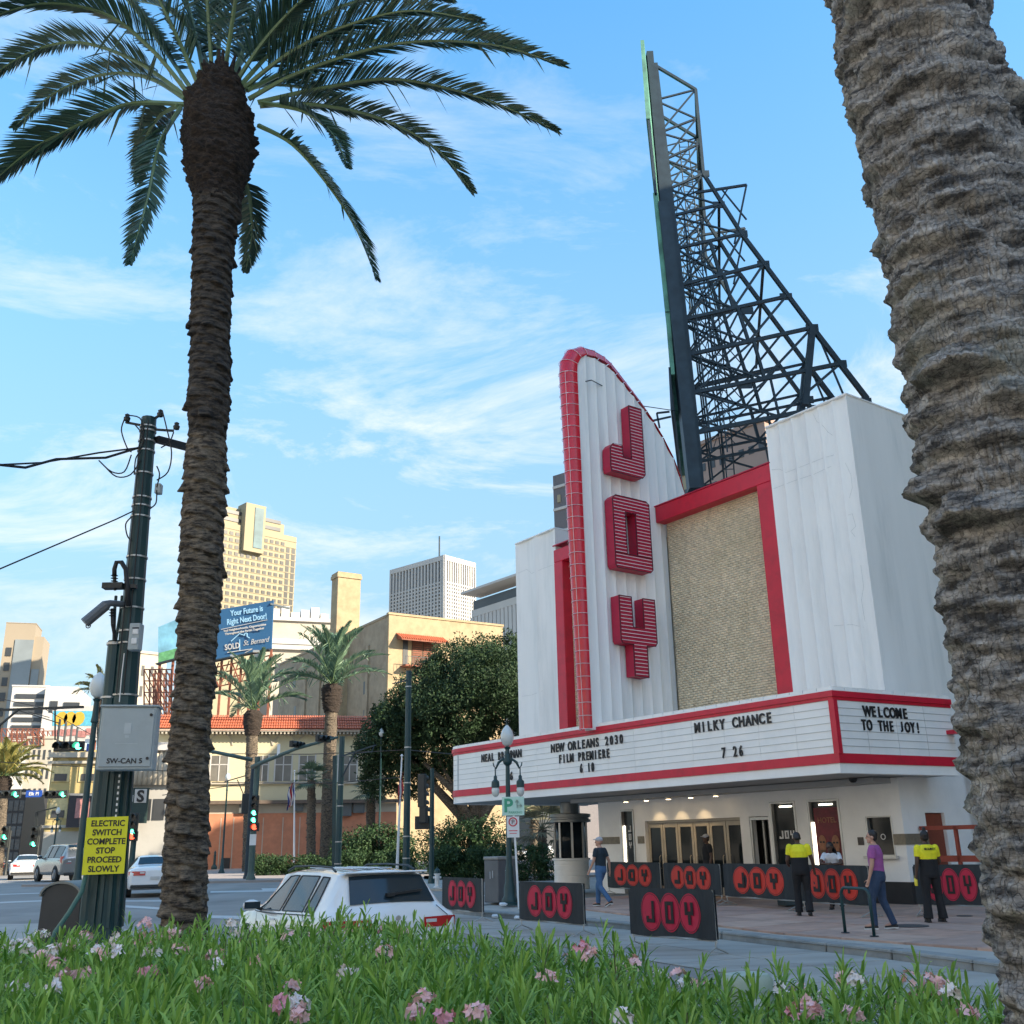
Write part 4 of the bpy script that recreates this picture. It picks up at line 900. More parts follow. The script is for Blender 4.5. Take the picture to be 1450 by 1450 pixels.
# catwalk and struts under it
b = MB(); b.bar(P_[3]+n*.8-up*.3, P_[2]+n*.8-up*.3, .9, .12); b.build('catwalk', m_steel, t)
for fx in np.linspace(.02, .98, 7):
    p = bp(fx, 0); MB().bar((p.x, p.y+.8, p.z), (p.x, p.y+.8, 13.5), .22).build('leg', m_rust, t)
for fx in np.linspace(.02, .86, 6):
    p, q = bp(fx, -.08), bp(fx+.14, -.55); MB().bar(p, q, .13).build('brace', m_rust, t); MB().bar(bp(fx+.14, -.08), bp(fx, -.55), .1).build('brace', m_rust, t)
for k in range(5): p, q = bp(.0, -.12-.13*k), bp(1, -.10-.13*k); MB().bar(p+Vector((0, 1, 0)), q+Vector((0, 1, 0)), .12).build('brace', m_rust, t)
p = bp(1.0, .9); MB().bar(p, p+Vector((1.8, 1.5, -.2)), .18).build('brace', m_steel, t)
for k in range(3): p = bp(.12+.36*k, -.02); b = MB(); b.tube([p, p+n*2+Vector((0, 0, -.4))], .05, 5); b.box(-.3, .3, -.2, .2, -.1, .12, Matrix.Translation(p+n*2+Vector((0, 0, -.4)))); b.build('lamp_arm', m_alu, t)
# rusty roof frame to the left of the blue board
def rust_frame(name, label, x0, x1, y0, y1, Y, nx, ny, dens_=1):
    c = at_y((x0+x1)/2, y1, Y); t = thing(name, label, 'steel frame', (c.x, c.y, c.z))
    tl, tr, bl_, br = [at_y(x, y, Y)-c for x, y in ((x0, y0), (x1, y0), (x0, y1), (x1, y1))]
    for dy in (0, 3.0):
        D = Vector((0, dy, 0))
        for i in range(nx+1): MB().bar(tl.lerp(tr, i/nx)+D, bl_.lerp(br, i/nx)+D, .13).build('post', m_rust, t)
        for j in range(ny+1): MB().bar(tl.lerp(bl_, j/ny)+D, tr.lerp(br, j/ny)+D, .12).build('rail', m_rust, t)
        for i in range(nx):
            for j in range(ny):
                a = tl.lerp(tr, i/nx).lerp(bl_.lerp(br, i/nx), j/ny); d = tl.lerp(tr, (i+1)/nx).lerp(bl_.lerp(br, (i+1)/nx), (j+1)/ny); MB().bar(a+D, d+D, .09).build('brace', m_rust, t)
    return t
rust_frame('roof_frame', 'rusty steel sign frame between the green pole and the palm trunk', 204, 243, 948, 1030, 112, 5, 5)
rust_frame('roof_frame', 'red steel sign frame low on the roofs at the left edge of the photo', 2, 62, 1032, 1056, 150, 8, 2)
t, P_, ex, n = bb('green_billboard', 'pale blue and green billboard showing from behind the palm trunk', [(224, 888), (262, 872), (262, 928), (224, 938)], 116, mat('sky_print', (.16, .38, .50), .5, var=.4, vscale=.5))
b = MB(); b.add([P_[3]+n*.02, P_[2]+n*.02, P_[2]+n*.02+Vector((0, 0, 1.1)), P_[3]+n*.02+Vector((0, 0, 1.1))], [(0, 1, 2, 3)]); b.build('printed_grass', mat('grass_print', (.10, .30, .13), .5, var=.4, vscale=2), t); b = MB(); b.bar(P_[3]+n*.5-Vector((0, 0, .3)), P_[2]+n*.5-Vector((0, 0, .3)), .8, .12); b.build('catwalk', m_steel, t)
for k in range(3): p = P_[3].lerp(P_[2], k/2); MB().bar(p+Vector((0, .6, 0)), Vector((p.x, p.y+.6, 14)), .25).build('leg', m_rust, t)
# --- plain blocks with window rows
def plain(name, label, px, ytop, Y, az, pxr, pxl, m, wm, rows, colr, coll, zmin=2, wfr=.5, hfr=.5, cat='building', depth=18, ww=None):
    B = Bld(name, label, cat, px, ytop, Y, az); o = B.o
    wR = B.span(pxr) if pxr else depth; wL = B.span(pxl, 'y') if pxl else depth
    wL = wL if 0 < wL < 60 else depth
    MB().box(0, wR, 0, wL, 0, B.H).build('wall', m, o); MB().box(-.15, wR+.15, -.15, wL+.15, B.H, B.H+.35).build('parapet', m, o)
    for face, w_, nc in (('x', wR, colr), ('y', wL, coll)):
        if not nc: continue
        me = None; rh = (B.H-1.2-zmin)/rows; cw = w_/nc
        for j in range(rows):
            for i in range(nc):
                if me is None: b = MB(); fbox(b, face, 0, cw*wfr, -.15, .05, 0, rh*hfr); q = b.build('window', wm, o); me = q.data
                else: q = link('window', me, o)
                q.location = fmap(face)(cw*(i+.5-wfr/2), 0, zmin+rh*(j+.35))
    return B
# far left tower
B = plain('glass_tower', 'tan and glass tower at the left edge of the photo', 9, 882, 480, 74, 50, -30, mat('tan_panel', (.30, .25, .185), .8, var=.05, vscale=.05), m_wdark, 18, 0, 6, cat='tower'); o = B.o
gl = mat('grey_curtain_wall', (.20, .23, .24), .25, var=.15, vscale=.08); wa, wb = B.span(9), B.span(50)
MB().box(wb*.38, wb, -.5, -.01, 0, B.H-8).build('curtain_wall', gl, o); MB().box(wb, B.span(63), 1, 20, 0, B.H-6).build('wing', mat('tan_panel', (.4, .28, .17)), o); MB().box(wb+.4, B.span(62), .4, .99, 0, B.H-22).build('curtain_wall', gl, o)
for k in range(16): MB().box(wb*.12, wb*.30, -.4, -.01, B.H-16-7.2*k, B.H-12-7.2*k).build('window', m_wdark, o)
# white terraced block
B = plain('terraced_block', 'white block with dark balcony bands beyond the traffic lights', 18, 972, 230, 76, 68, -40, m_conw, m_wdark, 3, 0, 0); o = B.o; wR = B.span(66)
for k in range(8): MB().box(wR*.12, wR*.97, -.3, -.01, B.H-2.6-1.75*k, B.H-1.7-1.75*k).build('balcony_band', m_wdark, o)
MB().box(B.span(66)+.01, B.span(112), -2, 18, 0, B.hit(85, 974)[1]).build('wing', m_conw, o)
a, z = B.hit(80, 982); MB().box(a-.7, a+.9, -2.2, -2.01, z-4.5, z-2).build('window', m_wdark, o); a, z = B.hit(100, 990); MB().box(a-1.0, a+2.4, -2.2, -2.01, z-2.6, z-1).build('window', m_wdark, o)
# printed roof banner
t, P_, ex, n = bb('roof_banner', 'blue banner with yellow figures above the pale printed band on the roofs', [(74, 1006), (140, 998), (140, 1048), (72, 1048)], 160, mat('pale_banner', (.55, .52, .48), .6, var=.2, vscale=1))
def bq(fx, fz): return P_[3].lerp(P_[2], fx)+(P_[0]-P_[3])*fz+n*.04
b = MB(); b.add([bq(.02, .48), bq(.99, .48), bq(.99, .98), bq(.02, .98)], [(0, 1, 2, 3)]); b.build('print', mat('cyan_print', (.10, .42, .55), .5, var=.2), t)
b = MB()
for k in range(3): c_ = bq(.2+.18*k, .72)+n*.03; b.add([c_+ex*1.0*math.cos(a)+Vector((0, 0, 1.1*math.sin(a))) for a in np.linspace(0, 2*PI, 10, endpoint=False)], [tuple(range(10))])
b.build('print', mat('yellow_print', (.60, .38, .05), .5, var=.15), t)
b = MB(); rr = random.Random(3)
for k in range(9): c_ = bq(.08+.1*k, .2+.1*rr.random())+n*.03; b.box(-.4, .4, -.02, 0, -.5, .5, Matrix.Translation(c_))
b.build('print', mat('pinkish_print', (.45, .20, .18), .6, var=.3), t)
for k in range(3): p = bq(.1+.4*k, 0); MB().bar(p+Vector((0, .5, 0)), Vector((p.x, p.y+.5, 6)), .3).build('leg', m_rust, t)
# yellow corner building and its grey neighbour
B = Bld('yellow_building', 'yellow corner building with arched blind windows left of the control box', 'building', 76, 1062, 122, 80); o = B.o; wR = B.span(150); wL = 12
m_yel = mat('yellow_render', (.46, .36, .16), .85, var=.05, vscale=.4)
MB().box(0, wR, 0, .4, 4.2, B.H).build('wall', m_yel, o); MB().box(0, wR, 0, .4, 0, 4.19).build('shopfront', m_pale, o); MB().box(-.05, 14, .401, wL, 0, B.H-.4).build('side_wall', m_pale, o)
b = MB(); b.box(-.6, wR, -.6, -.001, B.H-.9, B.H-.3); b.box(-.4, wR, -.4, -.001, B.H-1.6, B.H-1.3); b.box(-.3, wR, -.25, -.001, 4.6, 4.9); b.build('cornice', m_pale, o)
for px, py, h_ in ((88, 1085, 22), (126, 1085, 22), (84, 1137, 22)):
    a, z1_ = B.hit(px, py); _, z0_ = B.hit(px, py+h_); ww = 1.0; w_ = MB(); w_.box(a-ww, a+ww, -.12, -.001, z0_, z1_); w_.lathe([(ww, 0), (ww, .119), (0, .119)], 16, (a, -.12, z1_), 'y', PI, 0)
    w_ = w_.build('blind_arch', mat('pale_yellow', (.62, .50, .26), .85), o); MB().box(a-.7, a+.7, -.2, -.121, z0_+.1, z0_+.9).build('shutter', m_wdark, w_)
for k in range(4):
    for j in range(4): b = MB(); fbox(b, 'y', wL*(k+.3)/4, wL*(k+.6)/4, 0, .06, 2.5+4*j, 5.2+4*j); b.build('window', m_wdark, o)
a0, z1_ = B.hit(101, 1124); a1, z0_ = B.hit(140, 1171); sg = MB().box(a0, a1, -.9, -.61, z0_, z1_).build('shop_sign', mat('charcoal_sign', (.035, .03, .035), .6), o)
put_text('print', 'PHOTO SHOP', .9, mat('dull_lilac_print', (.22, .17, .24), .6), sg, ((a0+a1)/2, -.92, z1_-1.2), (1, 0, 0), (0, 0, 1), .01, bold=.02) if False else None
a2, _ = B.hit(109, 1150); MB().box(a2, a2+1.5, -.95, -.901, z0_+1.0, z0_+3.2).build('poster', mat('pinkish_print', (.4, .2, .18)), sg)
# black glass shopfront left edge
B = plain('black_shopfront', 'black framed glass shopfront below the palm at the left edge', 6, 1122, 128, 78, 36, -10, mat('black_frame', (.025, .025, .028), .5, var=.2), mat('street_glass', (.07, .09, .10), .12, var=.3, vscale=.4), 5, 4, 0, zmin=.3, wfr=.8, hfr=.8)
B = plain('grey_block', 'pale grey stone block receding behind the black shopfront', 40, 1046, 150, 80, 75, -20, m_pale, m_wdark, 5, 5, 0, zmin=3, wfr=.45)
# grey columned building right of the pole with the dark S sign
B = Bld('columned_building', 'grey stone building with upright fluting behind the green pole', 'building', 168, 1052, 92, 80); o = B.o; wR = B.span(262)
MB().box(0, wR, 0, 14, 0, B.H).build('wall', mat('grey_stone', (.40, .39, .36), .85, var=.08, vscale=.6, dirt=(.24, .23, .2), damt=.4), o)
b = MB(); b.box(-.3, wR, -.7, -.001, B.H-.7, B.H); b.build('cornice', m_conw, o)
zc1, zc0 = B.hit(200, 1062)[1], B.hit(200, 1112)[1]
for k in range(14): b = MB(); a = wR*(k+.3)/14; b.lathe([(.25, 0), (.22, zc1-zc0)], 8, (a, -.25, zc0)); b.build('column', m_pale, o, smooth=True)
for k in range(5): a = wR*(k+.4)/5; MB().box(a-.5, a+.5, -.05, .02, 4.4, 6.2).build('window', m_wdark, o)
a0, z1_ = B.hit(176, 1117); a1, z0_ = B.hit(210, 1166)
sg = MB().box(a0, a1, -1.2, -.9, z0_, z1_).build('shop_sign', mat('dark_green_sign', (.012, .035, .032), .6), o)
am_ = a0+(a1-a0)*.50; MB().box(am_, a1-.15, -1.25, -1.21, z1_-1.25, z1_-.1).build('white_panel', m_conw, sg)
put_text('print', 'S', 1.35, m_ink, sg, ((am_+a1-.15)/2, -1.28, z1_-1.15), (1, 0, 0), (0, 0, 1), .01, bold=.05)
MB().box(a0+.1, am_-.1, -1.25, -1.21, z1_-1.15, z1_-.6).build('white_panel', mat('grey_print', (.4, .42, .42), .6, var=.4, vscale=6), sg)
b = plain('beige_block', 'narrow beige block rising beside the palm trunk behind the rusty frame', 198, 925, 135, 50, 236, 188, m_pale, m_wdark, 8, 3, 1, zmin=4, wfr=.3)
# --- behind the lattice on the theatre roof
plain('pink_block', 'pinkish beige building seen through the steel lattice', 1082, 596, 80, 50, 1135, 985, mat('pinkish_stone', (.34, .24, .20), .85, var=.06, vscale=.3), m_wdark, 12, 3, 7, zmin=10, wfr=.5, hfr=.35, depth=12)
plain('tan_block', 'tan building with lit corner low behind the steel lattice', 1060, 640, 95, 50, 1120, 960, m_tan, m_wdark, 10, 3, 6, zmin=10, wfr=.5, depth=12)
# --- neighbour to the right, mottled brown brick with red rails
nb = thing('brick_neighbour', 'mottled brown brick wall with red rails right of the theatre', 'building', (AX.x, AX.y, 0), RZT)
m_bb = mat('mottled_brown_brick', (.25, .15, .11), .9, var=.3, vscale=5, dirt=(.10, .07, .06), dscale=1, damt=.6)
MB().box(1.1, 9.5, 3.2, 3.6, 0, 4.6).build('wall', m_mort, nb)
bw, bh, g = .22, .07, .012; base = np.array([[x, yy, z] for z in (0, 1) for yy in (0, 1) for x in (0, 1)], float); fq = np.array([(0, 1, 5, 4), (0, 4, 6, 2), (1, 3, 7, 5), (4, 5, 7, 6), (0, 2, 3, 1)]); vs = []; fs = []; n_ = 0
for r in range(54):
    x = 1.1-(bw/2 if r % 2 else 0)
    while x < 5.5:
        q = base.copy(); q[:, 0] = x+q[:, 0]*bw; q[:, 1] = 3.2-rng.uniform(.003, .014)+q[:, 1]*.05; q[:, 2] = .15+r*(bh+g)+q[:, 2]*bh; vs.append(q); fs.append(fq+n_*8); n_ += 1; x += bw+g
tag(npmesh('brickwork', np.vstack(vs), np.vstack(fs), m_bb, nb), kind='stuff')
m_rr = mat('oxide_red_rail', (.28, .05, .03), .6, var=.2)
for q in ((.05, 5.0, .6, .68, 1.15, 1.3), (.05, 5.0, .6, .68, 1.92, 2.02), (1.0, 1.08, .6, .68, .15, 2.0), (.3, .38, 3.05, 3.19, .15, 4.4)): MB().box(*q).build('rail', m_rr, nb)
# --- the tall block further along the same side: it keeps the afternoon sun off the street
hb = thing('hotel_block', 'tall brick hotel along the street to the right of the theatre, outside the photo', 'building', (AX.x, AX.y, 0), RZT)
MB().box(10, 95, 3, 32, 0, 41).build('wall', m_ybrick, hb)
me = None
for i in range(17):
    for j in range(9):
        if me is None: q = MB().box(0, 2.4, -.1, .1, 0, 2.0).build('window', m_wdark, hb); me = q.data
        else: q = link('window', me, hb)
        q.location = (11.5+4.9*i, 3.0, 4+3.9*j)

q = Vector((42, 68, 0)); rbk = thing('added_shade_block', 'added unseen tan block behind the theatre that shades the far walls', 'building', tuple(q), RZT)  # unseen block, added to shade the lower walls of the far buildings
MB().box(0, 30, 0, 22, 0, 44).build('wall', m_tan, rbk)
for j in range(10): MB().box(1, 29, -.15, .1, 3+4*j, 4.8+4*j).build('window_band', m_wdark, rbk)
m_frw = mat('pale_frontage', (.74, .71, .65), .85, var=.05, vscale=.3)
# --- the sunlit frontage on the other side of the wide street, behind the camera: it throws warm light back on the theatre
op = T(0, 56); of = thing('street_frontage', 'pale stone shop and office row across the street behind the camera, outside the photo', 'building', (op.x, op.y, 0), RZT)
x = -66; k = 0; rr = random.Random(5)
while x < 100:
    w_ = rr.uniform(14, 26); h_ = rr.uniform(20, 34); k += 1
    MB().box(x, x+w_-.3, -20, 0, 0, h_).build('house_front', [m_frw, m_conw, m_frw][k % 3], of); me = None; nc = int(w_/3.4); nr = int(h_/4)
    for i in range(nc):
        for j in range(nr):
            if me is None: q = MB().box(0, 1.4, -.1, .06, 0, 2.1).build('window', m_wdark, of); me = q.data
            else: q = link('window', me, of)
            q.location = (x+1+3.35*i, 0, 1.4+3.9*j)
    x += w_
# ================================================================ palms and trees
def bark_mat(name, c1, c2, sc=1.0, moss=None):
    m = bpy.data.materials.new(name); m.use_nodes = True; t = m.node_tree; b = t.nodes['Principled BSDF']; N = t.nodes.new; L = t.links.new; b.inputs['Roughness'].default_value = .95
    geo = N('ShaderNodeNewGeometry'); mp = N('ShaderNodeMapping'); mp.inputs['Scale'].default_value = (sc, sc, sc*4.2); L(geo.outputs['Position'], mp.inputs[0])
    n = N('ShaderNodeTexNoise'); n.inputs['Scale'].default_value = 5; n.inputs['Detail'].default_value = 10; n.inputs['Roughness'].default_value = .7; L(mp.outputs[0], n.inputs['Vector'])
    r = N('ShaderNodeValToRGB'); r.color_ramp.elements[0].position = .40; r.color_ramp.elements[1].position = .64; r.color_ramp.elements[0].color = (*c1, 1); r.color_ramp.elements[1].color = (*c2, 1); L(n.outputs[0], r.inputs[0]); last = r.outputs[0]
    if moss:
        n2 = N('ShaderNodeTexNoise'); n2.inputs['Scale'].default_value = 2.2; n2.inputs['Detail'].default_value = 6; L(geo.outputs['Position'], n2.inputs['Vector'])
        mr = N('ShaderNodeMapRange'); mr.inputs[1].default_value = .55; mr.inputs[2].default_value = .72; mr.inputs[4].default_value = .6; L(n2.outputs[0], mr.inputs[0]); mx = N('ShaderNodeMixRGB'); mx.inputs[2].default_value = (*moss, 1); L(mr.outputs[0], mx.inputs[0]); L(last, mx.inputs[1]); last = mx.outputs[0]
    vo = N('ShaderNodeTexVoronoi'); vo.feature = 'DISTANCE_TO_EDGE'; vo.inputs['Scale'].default_value = 16*sc; mp2 = N('ShaderNodeMapping'); mp2.inputs['Scale'].default_value = (2.6, 2.6, 1.1); L(geo.outputs['Position'], mp2.inputs[0]); L(mp2.outputs[0], vo.inputs['Vector'])
    mr2 = N('ShaderNodeMapRange'); mr2.inputs[1].default_value = 0; mr2.inputs[2].default_value = .045; mr2.inputs[3].default_value = .35; L(vo.outputs['Distance'], mr2.inputs[0])
    mm = N('ShaderNodeMixRGB'); mm.blend_type = 'MULTIPLY'; mm.inputs[0].default_value = .38; L(last, mm.inputs[1]); L(mr2.outputs[0], mm.inputs[2]); L(mm.outputs[0], b.inputs['Base Color'])
    bp = N('ShaderNodeBump'); bp.inputs['Strength'].default_value = .8; bp.inputs['Distance'].default_value = .03/sc; ad = N('ShaderNodeMath'); L(n.outputs[0], ad.inputs[0]); L(mr2.outputs[0], ad.inputs[1]); L(ad.outputs[0], bp.inputs['Height']); L(bp.outputs[0], b.inputs['Normal'])
    MATS[name] = m; return m
m_bark1 = bark_mat('near_palm_bark', (.058, .058, .060), (.50, .485, .46), 1.6, (.27, .28, .22))
m_bark2 = bark_mat('palm_bark', (.026, .021, .018), (.25, .20, .145), 1.3)
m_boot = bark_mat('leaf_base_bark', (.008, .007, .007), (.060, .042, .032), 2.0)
m_frond = leafmat('palm_leaflet', (.020, .060, .045), (.055, .12, .075), .42, 3, .22)
m_frond2 = leafmat('distant_palm_leaflet', (.07, .15, .10), (.17, .27, .17), .45, 1, .25)
m_rach = mat('frond_stalk', (.12, .19, .09), .5, var=.2, vscale=4)
def scarred_trunk(name, path, m, parent, rows_h=.09, per=9, amp=.05, na=120, dz=.012, rough=.02, seed=0, lean=.5, hang=.55):
    """path: [(x,y,z,r)]. Spiral rows of chopped leaf bases, each a lip that juts out at its lower edge"""
    P = np.array(path, float); seg = np.r_[0, np.cumsum(np.linalg.norm(np.diff(P[:, :3], axis=0), axis=1))]; Lt = seg[-1]
    nz = max(8, int(Lt/dz)); s = np.linspace(0, Lt, nz); cx, cy, cz, rr = [np.interp(s, seg, P[:, i]) for i in range(4)]
    k = np.hanning(max(3, nz//12 | 1)); k /= k.sum()
    sm = lambda a: np.convolve(np.pad(a, len(k)//2, mode='edge'), k, 'valid')
    cx, cy, rr = sm(cx), sm(cy), sm(rr)
    a = np.linspace(0, 2*np.pi, na, endpoint=False); A_, S_ = np.meshgrid(a, s); R_ = np.repeat(rr[:, None], na, 1)
    wob = fbm(np.cos(A_)*2+seed, np.sin(A_)*2, S_*3.0, 3)*.35
    v = S_/rows_h + wob + A_/(2*np.pi)*2; row = np.floor(v); fv = v-row
    uu = A_/(2*np.pi)*per + row*.5 + fbm(np.cos(A_)*3+9, np.sin(A_)*3+seed, S_*5, 2)*.35; cell = np.floor(uu) % per; fu = uu-np.floor(uu)
    rnd = _val[(_perm[(row.astype(int)*13+cell.astype(int)*7+seed) & 511])]
    # profile: jutting sharply just above the joint, sloping back upwards, lens shaped across
    lens = 1-np.abs(fu*2-1)**2.2
    lip = np.clip(fv/.18, 0, 1)*np.clip(1-(fv-.18)/.82, 0, 1)**.8 if hang > 0 else np.clip((1-fv)/.2, 0, 1)*np.clip(fv/.8, 0, 1)
    disp = amp*(lip*(lens*.75+.25))*(.35+1.1*rnd)
    X0, Y0 = np.cos(A_), np.sin(A_)
    disp += rough*(fbm(X0*4*R_/.27+seed, Y0*4*R_/.27, S_*22, 4)+.6*np.abs(fbm(X0*9, Y0*9, S_*55, 3))) + amp*.6*fbm(X0*2.2+3, Y0*2.2, S_*4, 3) + rough*.8*np.abs(vnoise(X0*22, Y0*22, S_*30))
    big = (rnd > .86)*lip*lens*amp*.9; disp += big
    rad_ = R_+disp; Z_ = cz[:, None] + disp*lean
    V = np.stack([cx[:, None]+rad_*X0, cy[:, None]+rad_*Y0, Z_], -1).reshape(-1, 3)
    i, j = np.meshgrid(np.arange(nz-1), np.arange(na), indexing='ij'); q = np.stack([i*na+j, i*na+(j+1) % na, (i+1)*na+(j+1) % na, (i+1)*na+j], -1).reshape(-1, 4)
    return npmesh(name, V, q, m, parent, smooth=False)
# ---- near trunk on the right
pr = thing('palm_tree', 'close rough grey palm trunk filling the right edge of the photo', 'palm', (1.42, 2.62, 0), group='date palms along the central reservation')
scarred_trunk('trunk', [(0, 0, .2, .30), (0, 0, .8, .27), (.01, 0, 1.4, .255), (-.01, 0, 2.2, .235), (-.045, 0, 3.2, .215), (-.10, 0, 4.2, .205), (-.17, 0, 5.2, .20), (-.22, 0, 9.5, .20)], m_bark1, pr, rows_h=.105, per=5, amp=.030, na=420, dz=.0075, rough=.022, seed=5, lean=.25)
# ---- fronds
def frond(pts, L0, parent, m=m_frond, n=95, seed=0, droop=.35, wid=.028, bare=.12, vee=.5, name='frond', rw=.03, two_seg=True, taper_l=1.0):
    rr = np.random.default_rng(seed); P = np.array([tuple(p) for p in pts]); kk = len(P)
    # catmull sampling
    ts = np.linspace(0, kk-1, 60); Q = []
    for t in ts:
        i = min(int(t), kk-2); f = t-i; p0, p1, p2, p3 = P[max(i-1, 0)], P[i], P[i+1], P[min(i+2, kk-1)]
        Q.append(.5*((2*p1)+(-p0+p2)*f+(2*p0-5*p1+4*p2-p3)*f*f+(-p0+3*p1-3*p2+p3)*f**3))
    Q = np.array(Q); Tn = np.gradient(Q, axis=0); Tn /= np.linalg.norm(Tn, axis=1)[:, None]
    b = MB(); rs = [max(.004, rw*(1-t)**.8+.004) for t in np.linspace(0, 1, 60)]; b.tube([Vector(q) for q in Q[::3]], rs[::3], 5)
    nv0 = len(b.v); b.cur = 1
    up = np.array([0, 0, 1.0])
    for k in range(n):
        t = bare+(1-bare)*(k/(n-1))**.95; x = t*59; i = min(int(x), 58); f = x-i; p = Q[i]*(1-f)+Q[i+1]*f; T_ = Tn[i]
        side = np.cross(T_, up); ns_ = np.linalg.norm(side); side = side/ns_ if ns_ > .15 else np.array([1, 0, 0.]); nu = np.cross(side, T_)
        ll = L0*(.35+.65*math.sin(PI*min(1, (t*.86+.14)))**.6)*(1-.45*max(0, t-.75)/.25)
        ang = .95-.5*t
        for sd in (-1, 1):
            l = ll*rr.uniform(.8, 1.12)*taper_l; broken = rr.random() < .04
            d = T_*math.cos(ang+rr.normal(0, .06))+side*sd*math.sin(ang)*math.cos(vee+rr.normal(0, .18))+nu*math.sin(ang)*math.sin(vee); d = d/np.linalg.norm(d)
            if broken: d = d+np.array([0, 0, -1.2]); d = d/np.linalg.norm(d)
            wv = np.cross(d, nu*1.0+rr.normal(0, .4, 3)); wv = wv/(np.linalg.norm(wv)+1e-6)*wid/2
            m_ = p+d*l*.5+np.array([0, 0, -droop*.12*l]); e = p+d*l+np.array([0, 0, -droop*l*.55])
            b.add([p-wv*.5, p+wv*.5, m_+wv, e, m_-wv], [(0, 1, 2, 3, 4)])
    return b.build(name, [m_rach, m], parent)
# ---- left tall date palm
YP = 12.0
pl = thing('palm_tree', 'tall date palm with ringed trunk and dark crown left of centre', 'palm', tuple(Vector((at_y(262, 1330, YP).x, YP, 0))), group='date palms along the central reservation')
c0 = pl.location.copy()
def LP(px, py, dY=0): return at_y(px, py, YP+dY)-c0
tp = [(262, 1400, 68), (261, 1330, 66), (261, 1240, 64), (266, 1150, 60), (268, 1050, 56), (276, 960, 55), (281, 880, 57), (285, 800, 62), (288, 720, 61), (292, 640, 60), (294, 620, 50), (295, 570, 62), (297, 500, 56), (300, 400, 56), (304, 320, 62), (308, 285, 70)]
path = []
for x, y, w_ in tp:
    p = LP(x, y); dF = (p+c0-Vector((0, 0, CH))).dot(_F); path.append((p.x, p.y, p.z, w_*dF/CF/2*.90))
path[0] = (path[0][0], path[0][1], .2, path[0][3])
m_bark3 = bark_mat('dark_shaded_upper_bark', (.012, .011, .012), (.105, .085, .065), 1.3)  # darker leaf-base bark, with some shade mixed into the colour
scarred_trunk('trunk', path[:10]+[path[10]], m_bark2, pl, rows_h=.15, per=8, amp=.035, na=150, dz=.015, rough=.015, seed=2, lean=-.4)
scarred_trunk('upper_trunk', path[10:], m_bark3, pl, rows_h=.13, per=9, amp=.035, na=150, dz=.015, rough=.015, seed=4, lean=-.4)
bp_ = []
for x, y, w_ in [(308, 300, 66), (307, 262, 84), (308, 235, 108), (308, 200, 116), (308, 170, 108), (310, 140, 84), (311, 118, 70), (312, 104, 40)]:
    p = LP(x, y); dF = (p+c0-Vector((0, 0, CH))).dot(_F); bp_.append((p.x, p.y, p.z, w_*dF/CF/2*.80))
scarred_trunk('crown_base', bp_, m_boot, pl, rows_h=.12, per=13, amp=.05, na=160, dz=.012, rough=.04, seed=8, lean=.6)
FP = [  # pixel path, depth change towards the tip, leaflet length
 ([(352, 140), (430, 100), (560, 62), (690, 62), (798, 92)], -1.0, .50), ([(350, 128), (420, 95), (520, 60), (640, 40), (740, 72)], 1.2, .50), ([(365, 145), (460, 124), (560, 112), (680, 138), (788, 184)], .3, .46),
 ([(368, 150), (445, 148), (540, 168), (620, 212), (668, 270)], 1.0, .40), ([(372, 146), (430, 158), (470, 190), (493, 238)], -1.8, .34), ([(366, 178), (415, 205), (465, 262), (505, 325), (533, 394)], -.6, .36),
 ([(262, 148), (180, 148), (95, 185), (40, 215), (-15, 262)], .6, .52), ([(256, 152), (226, 205), (208, 285), (184, 372)], -.9, .40), ([(252, 150), (226, 165), (205, 200), (196, 256)], 1.6, .38),
 ([(342, 240), (354, 285), (356, 335), (348, 384)], 2.0, .34), ([(262, 135), (190, 85), (110, 60), (40, 75), (-30, 120)], 1.2, .5), ([(265, 130), (215, 70), (150, 20), (60, 5), (-30, 30)], -1.0, .52),
 ([(270, 125), (225, 60), (170, -10), (100, -60)], 1.0, .5), ([(280, 118), (250, 50), (210, -30), (170, -90)], -.8, .48), ([(290, 112), (270, 20), (240, -80), (220, -120)], 1.2, .46), ([(300, 108), (294, 10), (286, -80), (270, -180)], -1.2, .46),
 ([(308, 106), (312, 0), (316, -90), (318, -190)], .8, .44), ([(318, 106), (332, 10), (345, -80), (350, -170)], -1.5, .46), ([(328, 110), (362, 30), (400, -50), (440, -120)], .9, .48), ([(335, 114), (380, 50), (440, -10), (520, -60)], -.8, .5),
 ([(342, 120), (400, 60), (480, 10), (570, -10), (640, 0)], .9, .5), ([(346, 124), (405, 78), (480, 40), (580, 15), (680, 30)], -1.2, .5), ([(300, 108), (275, 50), (230, 10), (180, 0)], 2.4, .44), ([(326, 108), (370, 60), (430, 40), (500, 60)], 2.6, .44),
 ([(262, 140), (210, 110), (150, 105), (80, 130), (20, 180)], 2.2, .46), ([(340, 130), (385, 120), (450, 130), (500, 165)], 2.6, .40)]
FP = [(p_, d_, l_) for p_, d_, l_ in FP if True]
for i, (pp, dY, l0) in enumerate(FP):
    n_ = len(pp); frond([LP(x, y, dY*(k/(n_-1))**1.2) for k, (x, y) in enumerate(pp)], l0*1.18, pl, seed=i+1, n=116, wid=.036, bare=.16, droop=.28, rw=.034)
b = MB(); rr_ = random.Random(4)
for k in range(14): a = rr_.uniform(0, 2*PI); q = LP(313, 108)+Vector((.16*math.cos(a), .16*math.sin(a), -.1)); b.tube([q, q+Vector((.1*math.cos(a), .1*math.sin(a), .35))], [.05, .02], 5)
b.build('fibre_sheath', m_boot, pl)
